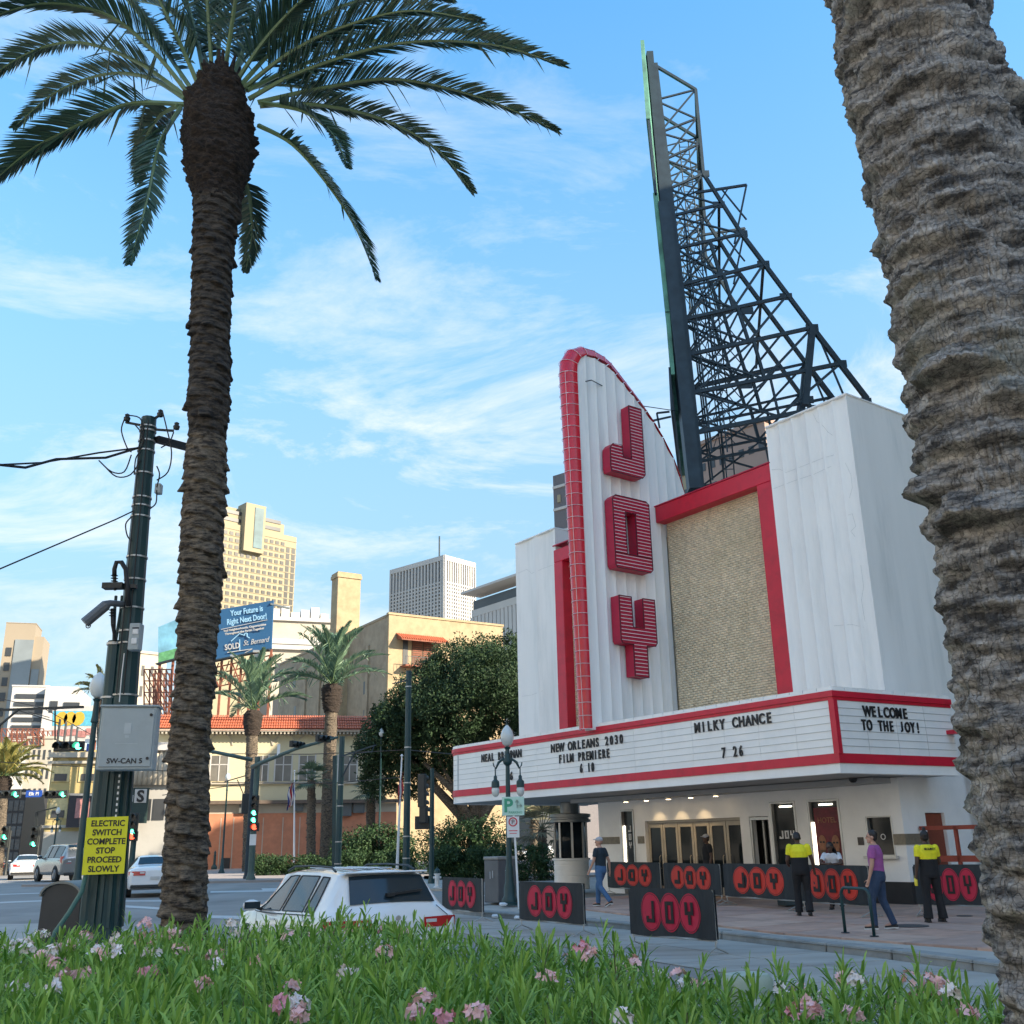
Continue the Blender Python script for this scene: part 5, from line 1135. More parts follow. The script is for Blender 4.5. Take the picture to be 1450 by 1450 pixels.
# a few white-green street lamp globe hidden behind its trunk comes with the lamps
# ---- generic procedural palm
def palm(name, label, px, pyb, pyt, Y, tw, nf, fl, ll, m=m_frond2, group=None, up=.5, seed=1, leanpx=0, bulb=1.5, zb=0, nl=44, wid=.05, cat='palm'):
    base = at_y(px, pyb, Y); topp = at_y(px+leanpx, pyt, Y); base = Vector((base.x, base.y, zb)); t = thing(name, label, cat, tuple(base), group=group); tp_ = topp-base
    n_ = 6; path = [(tp_.x*k/n_*(1.0), tp_.y*k/n_, tp_.z*k/n_, tw*(1.05-.1*k/n_)) for k in range(n_+1)]
    scarred_trunk('trunk', path, m_bark2, t, rows_h=.16, per=8, amp=.045, na=40, dz=.05, rough=.02, seed=seed, lean=-.3)
    z = tp_.z; scarred_trunk('crown_base', [(tp_.x*.9, tp_.y*.9, z*.86, tw*1.05), (tp_.x*.95, tp_.y*.95, z*.93, tw*bulb), (tp_.x, tp_.y, z, tw*bulb*1.05), (tp_.x, tp_.y, z+.35, tw*.8)], m_boot, t, rows_h=.14, per=12, amp=.10, na=48, dz=.05, rough=.05, seed=seed+3, lean=.5)
    rr = random.Random(seed)
    for k in range(nf):
        a = k*2.399+rr.uniform(-.3, .3); f = (k+.5)/nf; el = PI/2*(1-f*.85)*up*2-.1+rr.uniform(-.1, .1); el = min(el, 1.45)
        L_ = fl*rr.uniform(.85, 1.1); p = Vector((tp_.x, tp_.y, z+.3)); pts = [p.copy()]; d_el = el
        for q in range(4): d = Vector((math.cos(a)*math.cos(d_el), math.sin(a)*math.cos(d_el), math.sin(d_el))); p = p+d*L_/4; pts.append(p.copy()); d_el -= .15+.09*q
        frond(pts, ll, t, m, n=nl, seed=seed*50+k, wid=wid, droop=.2, bare=.15, rw=.05)
    return t
palm('palm_tree', 'taller blue green palm in front of the tiled roof, right of the signal pole', 462, 1225, 975, 88, .52, 34, 5.6, 1.15, group='palms in front of the tiled building', up=.8, seed=3, leanpx=8, wid=.10)
palm('palm_tree', 'palm with feathery crown below the blue billboard, left of the taller one', 352, 1228, 1012, 86, .46, 28, 5.2, 1.1, group='palms in front of the tiled building', up=.85, seed=6, leanpx=6, wid=.10)
palm('palm_tree', 'yellowish palm at the left edge beside the traffic lights', -2, 1225, 1105, 95, .4, 30, 4.2, .9, m=leafmat('yellow_palm_leaflet', (.16, .17, .04), (.34, .30, .10), .5, 1, .3), up=.5, seed=9, leanpx=8, wid=.11)
palm('palm_tree', 'palm head showing above the control box left of the green pole', 142, 1225, 985, 120, .35, 20, 3.6, .8, m=leafmat('olive_palm_leaflet', (.12, .14, .04), (.22, .21, .09), .5, 1, .3), up=.5, seed=12, wid=.11)
# fan palms
def fanpalm(label, px, pyb, pyt, Y, tw, r, seed, m=None, leanpx=0, group='fan palms', nfan=18):
    m = m or MATS['fan_leaf']; base = at_y(px, pyb, Y); base.z = 0; tp_ = at_y(px+leanpx, pyt, Y)-base; t = thing('fan_palm', label, 'palm', tuple(base), group=group)
    scarred_trunk('trunk', [(0, 0, 0, tw*1.1), (tp_.x*.5, 0, tp_.z*.5, tw), (tp_.x, 0, tp_.z, tw*.9)], m_bark2, t, rows_h=.18, per=7, amp=.06, na=30, dz=.06, rough=.03, seed=seed, lean=.3)
    rr = random.Random(seed)
    for k in range(nfan):
        a = k*2.399; el = 1.3-1.9*(k/nfan)+rr.uniform(-.15, .15); d = Vector((math.cos(a)*math.cos(el), math.sin(a)*math.cos(el), math.sin(el))); b = MB(); c = Vector((tp_.x, 0, tp_.z)); h_ = c+d*r*.55
        b.tube([c, h_], [.03, .02], 4); sd = d.cross(Vector((0, 0, 1))); sd = sd.normalized() if sd.length > .1 else Vector((1, 0, 0)); nn = sd.cross(d)
        for q in range(15):
            th_ = (q-7)/7*1.35; v = (d*math.cos(th_)+sd*math.sin(th_)+nn*.12); e = h_+v*r*.6*rr.uniform(.85, 1.1)+Vector((0, 0, -.18*r)); w_ = v.cross(nn).normalized()*r*.03; mm = h_.lerp(e, .55)+Vector((0, 0, .06*r)); b.add([h_, mm+w_, e, mm-w_], [(0, 1, 2, 3)])
        b.build('fan_leaf', m, t)
    return t
leafmat('fan_leaf', (.035, .075, .045), (.11, .16, .09), .5, 1, .2)
fanpalm('small fan palm in front of the cream windows between the two tall palms', 441, 1215, 1105, 82, .3, 1.7, 2)
fanpalm('fan palm with drooping fans at the left edge of the oak', 526, 1200, 1120, 84, .34, 1.7, 4, leanpx=-1)
fanpalm('tall fan palm behind the parking sign under the marquee', 757, 1215, 1128, 66, .26, 2.4, 7)
fanpalm('spiky fan palm with dry leaves just left of the ticket booth', 768, 1214, 1175, 58, .22, 1.9, 11, m=leafmat('dry_fan_leaf', (.08, .09, .05), (.20, .18, .11), .6, 1, .2))
# ---- leafy crowns: leaf clumps scattered in noisy lobes
def leafcloud(name, centres, n, leaf, m, parent, seed=0, shell=.55, flat=1.0, asp=.45):
    rr = np.random.default_rng(seed); C_ = np.array([c[:3] for c in centres], float); R_ = np.array([c[3] for c in centres], float)
    wgt = R_**2; idx = rr.choice(len(C_), n, p=wgt/wgt.sum()); d = rr.normal(size=(n, 3)); d /= np.linalg.norm(d, axis=1)[:, None]
    rad_ = R_[idx]*(shell+(1-shell)*rr.random(n)**.6)*(1+.50*fbm(d[:, 0]*2.5+idx, d[:, 1]*2.5, d[:, 2]*2.5, 3)); P_ = C_[idx]+d*rad_[:, None]*np.array([1, 1, flat])
    keep = fbm(P_[:, 0]*.9/leaf*.12+3, P_[:, 1]*.9/leaf*.12, P_[:, 2]*.9/leaf*.12, 2) > -.15; P_ = P_[keep]; d = d[keep]; n = len(P_)
    nrm = d*.6+rr.normal(size=(n, 3))*.7; nrm /= np.linalg.norm(nrm, axis=1)[:, None]; t = np.cross(nrm, rr.normal(size=(n, 3))); t /= np.linalg.norm(t, axis=1)[:, None]; u_ = np.cross(nrm, t); s_ = leaf*rr.uniform(.6, 1.3, n)[:, None]
    V = np.stack([P_-t*s_, P_+u_*s_*asp-t*s_*.1+nrm*s_*.15, P_+t*s_, P_-u_*s_*asp+t*s_*.1+nrm*s_*.15], 1).reshape(-1, 3); q = np.arange(n*4).reshape(-1, 4)
    return npmesh(name, V, q, m, parent)
m_oak = leafmat('oak_leaves', (.007, .026, .008), (.024, .060, .016), .75, .5, .10)
m_hedge = leafmat('hedge_leaves', (.012, .040, .012), (.040, .095, .028), .7, 2, .12)
YO = 76
ob = at_y(676, 1225, YO); ob.z = 0
oak = thing('oak_tree', 'big dark live oak spreading behind the left end of the marquee', 'tree', tuple(ob)); rr = random.Random(11); cs = []
for x, y, r_, dy in [(566, 1008, 1.8, 0), (605, 980, 2.3, 1), (652, 952, 2.6, 0), (700, 950, 2.9, 2), (730, 975, 3.2, 3), (590, 1010, 3.0, -1), (645, 1000, 3.6, -2), (700, 1000, 3.6, 0), (560, 1045, 2.6, 0), (545, 1080, 2.3, 1), (530, 1060, 1.7, 0), (615, 1060, 2.9, 1), (535, 1105, 1.5, 1), (580, 1100, 1.8, 2), (545, 1015, 1.2, 0), (682, 938, 1.6, 1), (724, 922, 1.7, 2), (655, 1065, 2.8, 3), (760, 985, 3.5, 4), (640, 965, 3.0, 4), (625, 950, 1.5, 1), (700, 960, 3, -3)]:
    p = at_y(x, y, YO+dy)-ob; cs.append((p.x, p.y, p.z, r_))
leafcloud('crown', cs, 170000, .12, m_oak, oak, 3, shell=.45)
b = MB(); f0 = Vector((0, 0, 0)); fk_ = at_y(672, 1175, YO)-ob; b.tube([f0, fk_*.5, fk_], [.75, .6, .55], 9)
for x, y, dy in [(640, 1125, 0), (600, 1080, -1), (715, 1120, 1), (740, 1060, 2), (660, 1060, 0), (700, 1000, 1), (570, 1060, 1)]: e = at_y(x, y, YO+dy)-ob; mid = fk_.lerp(e, .5)+Vector((rr.uniform(-.5, .5), 0, .3)); b.tube([fk_, mid, e], [.42, .3, .12], 7); b.tube([mid, mid+(e-mid)*.5+Vector((rr.uniform(-2, 2), 0, 1.5))], [.2, .06], 5)
b.build('trunk', m_bark2, oak, smooth=True)
def shrub(name, label, boxes, Y, n, leaf, seed, cat='shrub', m=m_hedge, group=None, shell=.5):
    c = at_y(sum(q[0] for q in boxes)/len(boxes), 1225, Y); c.z = 0; t = thing(name, label, cat, tuple(c), group=group); cs = []
    for x, y, r_ in boxes: p = at_y(x, y, Y)-c; cs.append((p.x, p.y, p.z, r_))
    cs += [(q[0], q[1], .35, q[3]*.8) for q in cs]
    leafcloud('foliage', cs, int(n*1.5), leaf, m, t, seed, shell=shell); b = MB()
    for q in cs[::2]: b.tube([(q[0], q[1]+.2, 0), (q[0], q[1]+.2, max(.2, q[2]*.6))], .04, 5)
    b.build('stem', m_bark2, t); return t
shrub('shrub', 'dark bushy shrubs left of the tall green pole behind the white car', [(x, 1190+((x*7) % 13), 1.3) for x in range(492, 580, 9)]+[(x, 1206, 1.1) for x in range(490, 590, 12)], 72, 15000, .10, 21)
shrub('shrub', 'spreading dark shrubs between the signal heads and the litter bin', [(x, 1182+((x*5) % 17), 1.5) for x in range(622, 705, 9)]+[(x, 1203, 1.2) for x in range(618, 712, 12)], 68, 16000, .10, 22)
shrub('hedge', 'low clipped hedge in front of the park shrubs', [(x, 1215, .62) for x in range(620, 694, 7)], 56, 12000, .07, 23, 'hedge')
shrub('hedge', 'low hedge along the pavement in front of the parked vehicles', [(x, 1223, .62) for x in range(362, 476, 6)], 72, 12000, .07, 24, 'hedge')
shrub('hedge', 'low bright green hedge left of the tall green pole', [(x, 1221, .75) for x in range(480, 572, 7)], 69, 12000, .07, 25, 'hedge')
shrub('shrub', 'dark shrub beside the white car under the marquee', [(x, 1213, .7) for x in range(702, 780, 9)], 55, 8000, .07, 26)
# ================================================================ vehicles: lofted bodies with windows cut to the pillars
m_cw = mat('white_car_paint', (.78, .79, .79), .18, var=.01, coat=.8); m_csil = mat('silver_car_paint', (.34, .33, .31), .25, metal=.6, var=.02, coat=.6); m_cblk = mat('black_car_paint', (.02, .02, .022), .2, var=.02, coat=.8)
m_cgrey = mat('grey_car_paint', (.16, .165, .17), .25, metal=.4, var=.02, coat=.6)
m_tyre = mat('tyre_rubber', (.02, .02, .02), .8, var=.1); m_rim = mat('wheel_rim', (.35, .35, .36), .3, metal=.9, var=.05); m_trim = mat('black_trim', (.02, .02, .02), .5, var=.05)
m_cg = mat('car_glass', (.02, .035, .045), .05, var=.02, spec=.45); m_tl = mat('tail_lamp', (.50, .01, .015), .2, var=.1, coat=.8); m_tlw = mat('clear_lamp', (.6, .6, .6), .15, var=.05, coat=.8); m_plate = mat('number_plate', (.5, .5, .48), .5)
# station: (y, zbottom, zbelt, ztop, half width at bottom, at belt, at roof edge);  y = 0 at the rear, growing to the front
SUVP = [(0, .42, .80, .90, .80, .80, .62), (.05, .34, .95, 1.02, .86, .87, .66), (.14, .30, 1.00, 1.14, .89, .90, .68), (.45, .27, 1.02, 1.60, .90, .91, .58), (.62, .27, 1.02, 1.655, .90, .91, .60), (1.3, .25, 1.01, 1.69, .91, .91, .61), (2.2, .25, .99, 1.69, .91, .91, .61), (2.75, .25, .98, 1.64, .91, .90, .60), (3.35, .25, 1.00, 1.14, .91, .89, .66), (3.5, .26, .99, 1.05, .90, .88, .70), (4.0, .28, .90, .97, .89, .85, .66), (4.3, .32, .78, .83, .84, .78, .55), (4.42, .42, .62, .66, .70, .64, .45)]
SEDP = [(0, .45, .82, .92, .78, .80, .60), (.06, .34, .93, 1.02, .86, .87, .66), (.3, .28, .96, 1.06, .90, .90, .68), (.75, .25, .96, 1.12, .91, .91, .64), (1.25, .24, .95, 1.38, .92, .91, .56), (1.7, .24, .94, 1.45, .92, .91, .55), (2.4, .24, .93, 1.45, .92, .91, .55), (2.9, .24, .92, 1.34, .92, .90, .56), (3.5, .24, .93, 1.02, .92, .89, .64), (4.2, .26, .85, .92, .90, .85, .62), (4.65, .32, .70, .76, .83, .76, .5), (4.82, .42, .58, .62, .68, .6, .4)]
BIGP = [(0, .5, 1.1, 1.2, .9, .92, .76), (.05, .42, 1.15, 1.3, .95, .97, .78), (.12, .38, 1.18, 1.75, .98, .98, .70), (.3, .36, 1.2, 1.88, .99, .99, .71), (1.5, .35, 1.2, 1.93, 1.0, 1.0, .72), (3.0, .35, 1.18, 1.93, 1.0, 1.0, .72), (3.4, .35, 1.17, 1.84, 1.0, .99, .71), (3.95, .35, 1.2, 1.32, 1.0, .98, .78), (4.7, .38, 1.12, 1.2, .98, .95, .78), (5.1, .42, 1.0, 1.06, .94, .9, .7), (5.2, .5, .8, .86, .86, .82, .6)]
def car(name, label, pos, heading, prof, paint, wheels, side_win, rear_win, front_win, scale=1, cat='car', group=None, lamp=(.62, .92, .62, .9), suv=False, rails=False, detail=True, drop=0):
    """heading: angle of the car's forward direction from +Y, anticlockwise; pos: centre of the rear bumper"""
    t = thing(name, label, cat, tuple(pos), heading, group); t.scale = (scale,)*3
    ys = [p[0] for p in prof]; A_ = np.array(prof)
    def st(y): return [float(np.interp(y, ys, A_[:, k])) for k in range(1, 7)]
    NP = 15
    def ring(y):
        zb, zl, zt, wb, wl, wr = st(y); h = zl-zb; pts = [(0, zt+.012), (wr*.5, zt+.004), (wr*.84, zt-.015), (wr, zt-.05)]
        if zt-zl < .16: pts[3] = (wr, zt-.02)
        for q in (.25, .5, .75): pts.append((wr+(wl-.015-wr)*q, (pts[3][1])+(zl-pts[3][1])*q))
        pts += [(wl-.01, zl), (wl+.008, zl-.04), (wl+.018, zl-h*.28), (wb+.022, zl-h*.42), (wb+.01, zl-h*.7), (wb, zb+.06), (wb-.06, zb), (0, zb)]
        return pts
    Y = sorted(set([round(float(v), 3) for v in np.linspace(ys[0], ys[-1], 40)]+[round(y, 3) for y in ys]))
    P_ = []
    for y in Y: r = ring(y); P_.append([(-x, y, z) for x, z in reversed(r)]+[(x, y, z) for x, z in r[1:]])
    b = MB(); b.grid(P_); n_ = len(P_[0]); b.add(P_[0], [tuple(range(n_))]); b.add(P_[-1], [tuple(reversed(range(n_)))])
    body = b.build('body', paint, t, smooth=.75)
    def surf(y, q, side, off=.006):      # q 0 = roof edge, 1 = belt
        zb, zl, zt, wb, wl, wr = st(y); z0 = zt-.05 if zt-zl >= .16 else zt-.02; x = wr+(wl-.015-wr)*q; z = z0+(zl-z0)*q
        return (side*(x+off), y, z+off*.5)
    for side in (-1, 1):
        for (y0, y1, y2, y3) in side_win:   # bottom rear, top rear, top front, bottom front
            G = [[surf((y0+(y3-y0)*s_)*(1-v)+(y1+(y2-y1)*s_)*v, .95-.86*v, side) for s_ in np.linspace(0, 1, 9)] for v in np.linspace(0, 1, 5)]
            b = MB(); b.grid(G); w_ = b.build('side_window', m_cg, t, smooth=True)
            if detail: edge = G[0]+[r_[-1] for r_ in G]+G[-1][::-1]+[r_[0] for r_ in G][::-1]; b = MB(); b.tube([Vector(p) for p in edge], .012, 4); b.build('window_trim', m_trim, w_)
    def topsurf(y, fx, off=.008):
        zb, zl, zt, wb, wl, wr = st(y); x = wr*fx; return (x, y, (zt+.012)-.02*abs(fx)**2+off) if True else None
    for (ya, yb, nm) in (rear_win+('rear_window',), front_win+('windscreen',)):
        sg = -1 if nm == 'rear_window' else 1
        G = [[(lambda p: (p[0], p[1]+sg*.008, p[2]))(topsurf(y, fx*(.93 if abs(fx) < 1 else .93))) for fx in np.linspace(-1, 1, 9)] for y in np.linspace(ya, yb, 8)]
        b = MB(); b.grid(G); w_ = b.build(nm, m_cg, t, smooth=True)
        if nm == 'rear_window' and suv:
            b = MB(); b.add([(x, ya-.02+.0*k, st(ya)[2]+.10+.03*math.sin(k)) for k, x in enumerate((-.1,))], []); y_ = ya+.07; z_ = st(y_)[2]+.05
            b.bar((-.03, y_-.03, z_-.02), (.46, y_-.01, z_+.03), .035); b.box(-.09, .03, y_-.07, y_-.01, z_-.05, z_); b.build('wiper', m_trim, w_)
    for y in wheels:
        for side in (-1, 1):
            R_ = .345 if prof is not BIGP else .40; xx = side*(st(y)[3]+.012)
            a = MB(); a.lathe([(R_+.055, 0), (R_+.055, side*.012), (0, side*.012)], 24, (xx, y, R_+.01), 'x'); a.build('wheel_arch', m_trim, t)
            w_ = MB(); w_.lathe([(R_*.62, side*.0), (R_*.66, side*.028), (R_*.95, side*.03), (R_, side*.0), (R_, -side*.2), (0, -side*.2)], 24, (xx+side*.012, y, R_), 'x'); w_ = w_.build('wheel', m_tyre, t, smooth=.6)
            rm = MB(); rm.lathe([(R_*.64, side*.012), (R_*.60, side*.03), (R_*.56, side*.012), (R_*.0, side*.006)], 20, (xx+side*.012, y, R_), 'x')
            for k in range(5): an = 2*PI*k/5; c_ = Vector((xx+side*.03, y, R_)); rm.bar(c_, c_+Vector((0, math.cos(an), math.sin(an)))*R_*.6, .02, R_*.13, up=(1, 0, 0))
            rm.build('rim', m_rim, w_)
    z0, z1, x0, x1 = lamp
    for side in (-1, 1):
        G = []
        for v in np.linspace(0, 1, 4):
            row = []; z = z0+(z1-z0)*v
            for s_ in np.linspace(0, 1, 8):
                if s_ < .55: x = x0*.62+(x1*.95-x0*.62)*(s_/.55); y = np.interp(z, [st(ys[0])[0], .95, 1.05], [ys[0], ys[0]+.02, .10]) - .035; row.append((side*x, y+.05*max(0, (s_/.55))**4, z+(0 if v in (0,) else .02*s_)))
                else: q = (s_-.55)/.45; yq = .05+.26*q; row.append((side*(st(yq)[4]+.026), yq, z0+(z1-z0)*(v*(1-.35*q)+.3*q)))
            G.append(row)
        b = MB(); b.grid(G); o = b.build('tail_light', m_tl, t, smooth=True)
        b = MB(); b.grid([[(side*(x0*.62+.03+.16*s_), ys[0]-.02, z0+.07+(.05)*v) for s_ in (0, 1)] for v in (0, 1)]); b.build('reverse_lens', m_tlw, o)
    if detail:
        b = MB(); b.box(-.16, .16, -.03, -.012, .66 if suv else .62, .74 if suv else .72); b.build('number_plate', m_plate, t)
        b = MB(); b.box(-.82, .82, -.045, .03, .33, .44); b.build('bumper_trim', m_trim, t, bevel=.02)
        for side in (-1, 1):
            ym = side_win[0][3]-.12; zl = st(ym)[1]; wl = st(ym)[4]
            b = MB(); b.lathe([(.0, -.05), (.075, -.045), (.10, .0), (.085, .06), (0, .085)], 14, (0, 0, 0), 'y'); mo = b.build('wing_mirror', paint, t, smooth=True); mo.location = (side*(wl+.14), ym, zl+.10); mo.scale = (1.35, .9, .95)
            q = MB(); q.box(-.09, .09, -.052, -.047, -.06, .06); q = q.build('mirror_glass', m_cg, mo, bevel=.0)
            b = MB(); b.bar((side*(wl-.05), ym, zl+.01), (side*(wl+.1), ym, zl+.07), .05); b.build('mirror_stalk', m_trim, t)
            for yh in (side_win[0][0]+.1, side_win[-1][0]+.12)[:2]: b = MB(); b.box(-.012, .012, 0, .18, -.015, .015); h_ = b.build('door_handle', paint, t, bevel=.005); h_.location = (side*(st(yh)[4]+.035), yh, st(yh)[1]-.10)
    if rails:
        for side in (-1, 1):
            b = MB()
            for yy_ in (1.14, 1.98, 3.12): b.tube([Vector(surf(yy_, 1.0, side, .004))+Vector((side*.012, 0, -.02)), (side*(st(yy_)[4]+.022), yy_, st(yy_)[1]-.25), (side*(st(yy_)[3]+.024), yy_, .5), (side*(st(yy_)[3]+.008), yy_, .34)], .006, 4)
            b.tube([(side*(st(y_)[4]+.012), y_, st(y_)[1]-.01) for y_ in np.linspace(.7, 3.2, 14)], .008, 4); b.build('panel_gap', m_trim, body)
        b = MB(); b.tube([(-.74, -.004, .62), (-.76, .03, .97), (-.62, .10, 1.12)], .006, 4); b.tube([(.74, -.004, .62), (.76, .03, .97), (.62, .10, 1.12)], .006, 4); b.tube([(-.70, -.012, .60), (.70, -.012, .60)], .006, 4); b.build('tailgate_gap', m_trim, body)
        b = MB(); b.lathe([(0, 0), (.035, 0), (.04, .01)], 14, (0, -.03, .96), 'y'); b.build('tailgate_badge', m_alu, body)
        for side in (-1, 1): b = MB(); b.tube([(side*.60, .75, 1.66), (side*.585, .95, 1.725), (side*.585, 1.7, 1.745), (side*.585, 2.4, 1.73), (side*.60, 2.65, 1.655)], .018, 6); b.build('roof_rail', m_trim, t)
        b = MB(); b.box(-.62, .62, .36, .60, 1.625, 1.655); b.build('rear_spoiler', paint, t, bevel=.012)
        b = MB()
        for x in (-.3, -.1, .1, .3): b.box(x-.02, x+.02, .9, 2.5, 1.695, 1.705)
        b.build('roof_rib', paint, t, bevel=.004)
    return t
SW = [(2.12, 2.02, 2.42, 3.10), (1.20, 1.22, 1.93, 2.03), (.78, .86, 1.10, 1.12)]
SW2 = [(2.35, 2.30, 2.55, 3.15), (1.45, 1.55, 2.22, 2.27)]
SWB = [(2.6, 2.6, 3.1, 3.6), (1.6, 1.6, 2.5, 2.5), (.4, .45, 1.45, 1.48)]
# the nearest: compact white SUV waiting behind the oleanders
p0 = at_y(563, 1320, 14.9); near_suv = car('parked_suv', 'near white SUV with black roof rails seen from behind over the oleanders', (p0.x, 14.9, 0), rad(33), SUVP, m_cw, (.85, 3.5), SW, (.16, .44), (2.80, 3.34), cat='suv', suv=True, rails=True, lamp=(.80, .95, .62, .9), group='vehicles in the street', scale=.97); near_suv.scale = (1.04, .97, .865)
def ground_at(px, py): q = at_z(px, py, 0); return (q.x, q.y, 0)
car('sedan', 'white sedan with red tail lights between the green pole and the palm trunk', ground_at(217, 1271), rad(22), SEDP, m_cw, (.95, 3.75), SW2, (.78, 1.24), (2.92, 3.46), cat='car', lamp=(.76, .90, .55, .9), group='vehicles in the street', scale=1.12)
car('sport_utility', 'big silver SUV crossing behind the yellow warning sign', ground_at(112, 1249), rad(40), BIGP, m_csil, (.95, 4.1), SWB, (.13, .29), (3.42, 3.9), cat='suv', lamp=(.95, 1.3, .8, .98), group='vehicles in the street', scale=1.22, suv=True)
car('sedan', 'white sedan in the distance at the left edge of the road', ground_at(35, 1246), rad(24), SEDP, m_cw, (.95, 3.75), SW2, (.78, 1.24), (2.92, 3.46), lamp=(.76, .90, .55, .9), group='vehicles in the street', scale=1.2)
car('sedan', 'dark car half out of the photo at the left edge', ground_at(-12, 1240), rad(20), SEDP, m_cblk, (.95, 3.75), SW2, (.78, 1.24), (2.92, 3.46), group='vehicles in the street', scale=1.15, detail=False)
car('sedan', 'dark grey car far off between the white sedan and the silver SUV', ground_at(60, 1231), rad(15), SEDP, m_cgrey, (.95, 3.75), SW2, (.78, 1.24), (2.92, 3.46), group='vehicles in the street', scale=1.1, detail=False)
car('sedan', 'small black car far down the street left of the silver SUV', ground_at(52, 1226), rad(10), SEDP, m_cblk, (.95, 3.75), SW2, (.78, 1.24), (2.92, 3.46), group='vehicles in the street', scale=1.0, detail=False)
car('sedan', 'dark red car just right of the yellow warning sign', ground_at(172, 1236), rad(15), SEDP, mat('dark_red_paint', (.10, .01, .015), .25, coat=.6), (.95, 3.75), SW2, (.78, 1.24), (2.92, 3.46), group='vehicles in the street', scale=1.1, detail=False)
car('parked_suv', 'black SUV parked against the terracotta wall behind the low hedge', ground_at(432, 1222), rad(105), SUVP, m_cblk, (.85, 3.5), SW, (.16, .44), (2.80, 3.34), cat='suv', group='vehicles parked by the buildings', scale=1.35, suv=True, detail=False)
car('sedan', 'silver car nosing out beside the signal pole by the terracotta wall', ground_at(348, 1226), rad(100), SEDP, mat('light_silver_paint', (.5, .5, .5), .25, metal=.4, coat=.6), (.95, 3.75), SW2, (.78, 1.24), (2.92, 3.46), group='vehicles parked by the buildings', scale=1.0, detail=False)
car('parked_suv', 'white SUV nose on beside the ticket booth, behind the dry fan palm', ground_at(782, 1218), rad(118), SUVP, m_cw, (.85, 3.5), SW, (.16, .44), (2.80, 3.34), cat='suv', group='vehicles parked by the buildings', scale=1.0, suv=True)
car('sedan', 'white car parked beyond the litter bin under the marquee', ground_at(728, 1212), rad(100), SEDP, m_cw, (.95, 3.75), SW2, (.78, 1.24), (2.92, 3.46), group='vehicles parked by the buildings', scale=1.0, detail=False)
car('parked_suv', 'white van like SUV far behind the dark shrubs near the tall green pole', ground_at(520, 1214), rad(95), SUVP, m_cw, (.85, 3.5), SW, (.16, .44), (2.80, 3.34), cat='suv', group='vehicles parked by the buildings', scale=1.2, suv=True, detail=False)
# ================================================================ street furniture
m_grn = mat('dark_green_paint', (.006, .042, .046), .5, var=.15, vscale=3, coat=.08); m_band_ = mat('steel_band', (.45, .46, .46), .4, metal=.8); m_box = mat('grey_cabinet_paint', (.36, .41, .42), .5, var=.05, vscale=3, dirt=(.25, .28, .28), dscale=2, damt=.4)
m_yell = mat('yellow_sign', (.72, .68, .02), .45, var=.03); m_cable = mat('black_cable', (.012, .012, .014), .6); m_wht = mat('sign_white', (.72, .73, .73), .4, var=.03); m_sgrn = mat('sign_green', (.03, .33, .20), .4, var=.05)
m_globe = mat('milky_globe', (.58, .62, .61), .25, var=.03, coat=.5); m_gon = mat('green_signal_lit', (.05, .9, .6), .4, emit=(.06, 1, .62), estr=1.6); m_goff = mat('dark_signal_lens', (.02, .02, .02), .2); m_ron = mat('red_signal_lit', (.9, .05, .03), .4, emit=(1, .08, .04), estr=.9)
m_sblk = mat('signal_black', (.018, .022, .022), .5); m_sb = mat('street_name_blue', (.01, .07, .35), .45)
EX, EZ = (1, 0, 0), (0, 0, 1)
# ---- the green utility pole
YU = 16.0; ub = at_y(150, 1312, YU); ub.z = .15
up_ = thing('utility_pole', 'stout dark green steel pole with steel bands and cables left of the palm', 'pole', tuple(ub))
def UP(px, py, dY=0): return at_y(px, py, YU+dY)-ub
b = MB(); pb_, pt_ = UP(151, 1312), UP(211, 592); n8 = 8
def shaft(p, q, r0, r1, n=8): b = MB(); b.tube([p.lerp(q, t) for t in np.linspace(0, 1, 6)], [r0+(r1-r0)*t for t in np.linspace(0, 1, 6)], n); return b
shaft(Vector((0, 0, 0)), Vector((UP(211, 592).x, 0, UP(211, 592).z)), .235, .125, 10).build('shaft', m_grn, up_)
b = MB(); top = UP(211, 592)
def SP(py): f = (1312-py)/720; z = UP(180, py).z; return Vector((top.x*(z/top.z), 0, z)), .235+(.125-.235)*(z/top.z)
for k in range(12): c, r_ = SP(1312); a = 2*PI*k/12; c2, r2 = SP(1000); b.bar(c+Vector((r_*math.cos(a), r_*math.sin(a), 0)), c2+Vector((r2*math.cos(a), r2*math.sin(a), 0)), .05)
b.build('flute', m_grn, up_)
for py in (606, 612, 626, 640, 672, 706, 718, 733, 790, 822, 862, 895, 912, 985): c, r_ = SP(py); b = MB(); b.lathe([(r_+.004, -.015), (r_+.016, -.012), (r_+.016, .012), (r_+.004, .015)], 16, tuple(c)); b.build('band', m_band_, up_)
c1, _ = SP(1200); c2, _ = SP(908); b = MB(); b.tube([Vector((-.26, -.02, 0)), Vector((c2.x-.22, -.02, c2.z))], [.13, .115], 10); b.tube([Vector((c2.x-.22, -.02, c2.z)), Vector((c2.x-.19, -.02, c2.z+.5)), Vector((c2.x-.2, 0, c2.z+.75))], .025, 6); b.tube([Vector((c2.x-.25, -.02, c2.z)), Vector((c2.x-.29, -.02, c2.z+.55)), Vector((c2.x-.30, 0, c2.z+.75))], .025, 6); b.build('conduit', m_grn, up_)
b = MB(); b.lathe([(.135, -.02), (.135, .02)], 12, (c2.x-.22, -.02, c2.z-.05)); b.lathe([(.13, -.015), (.13, .015)], 12, (c2.x-.228, -.02, c2.z-.9)); b.build('band', m_band_, up_)
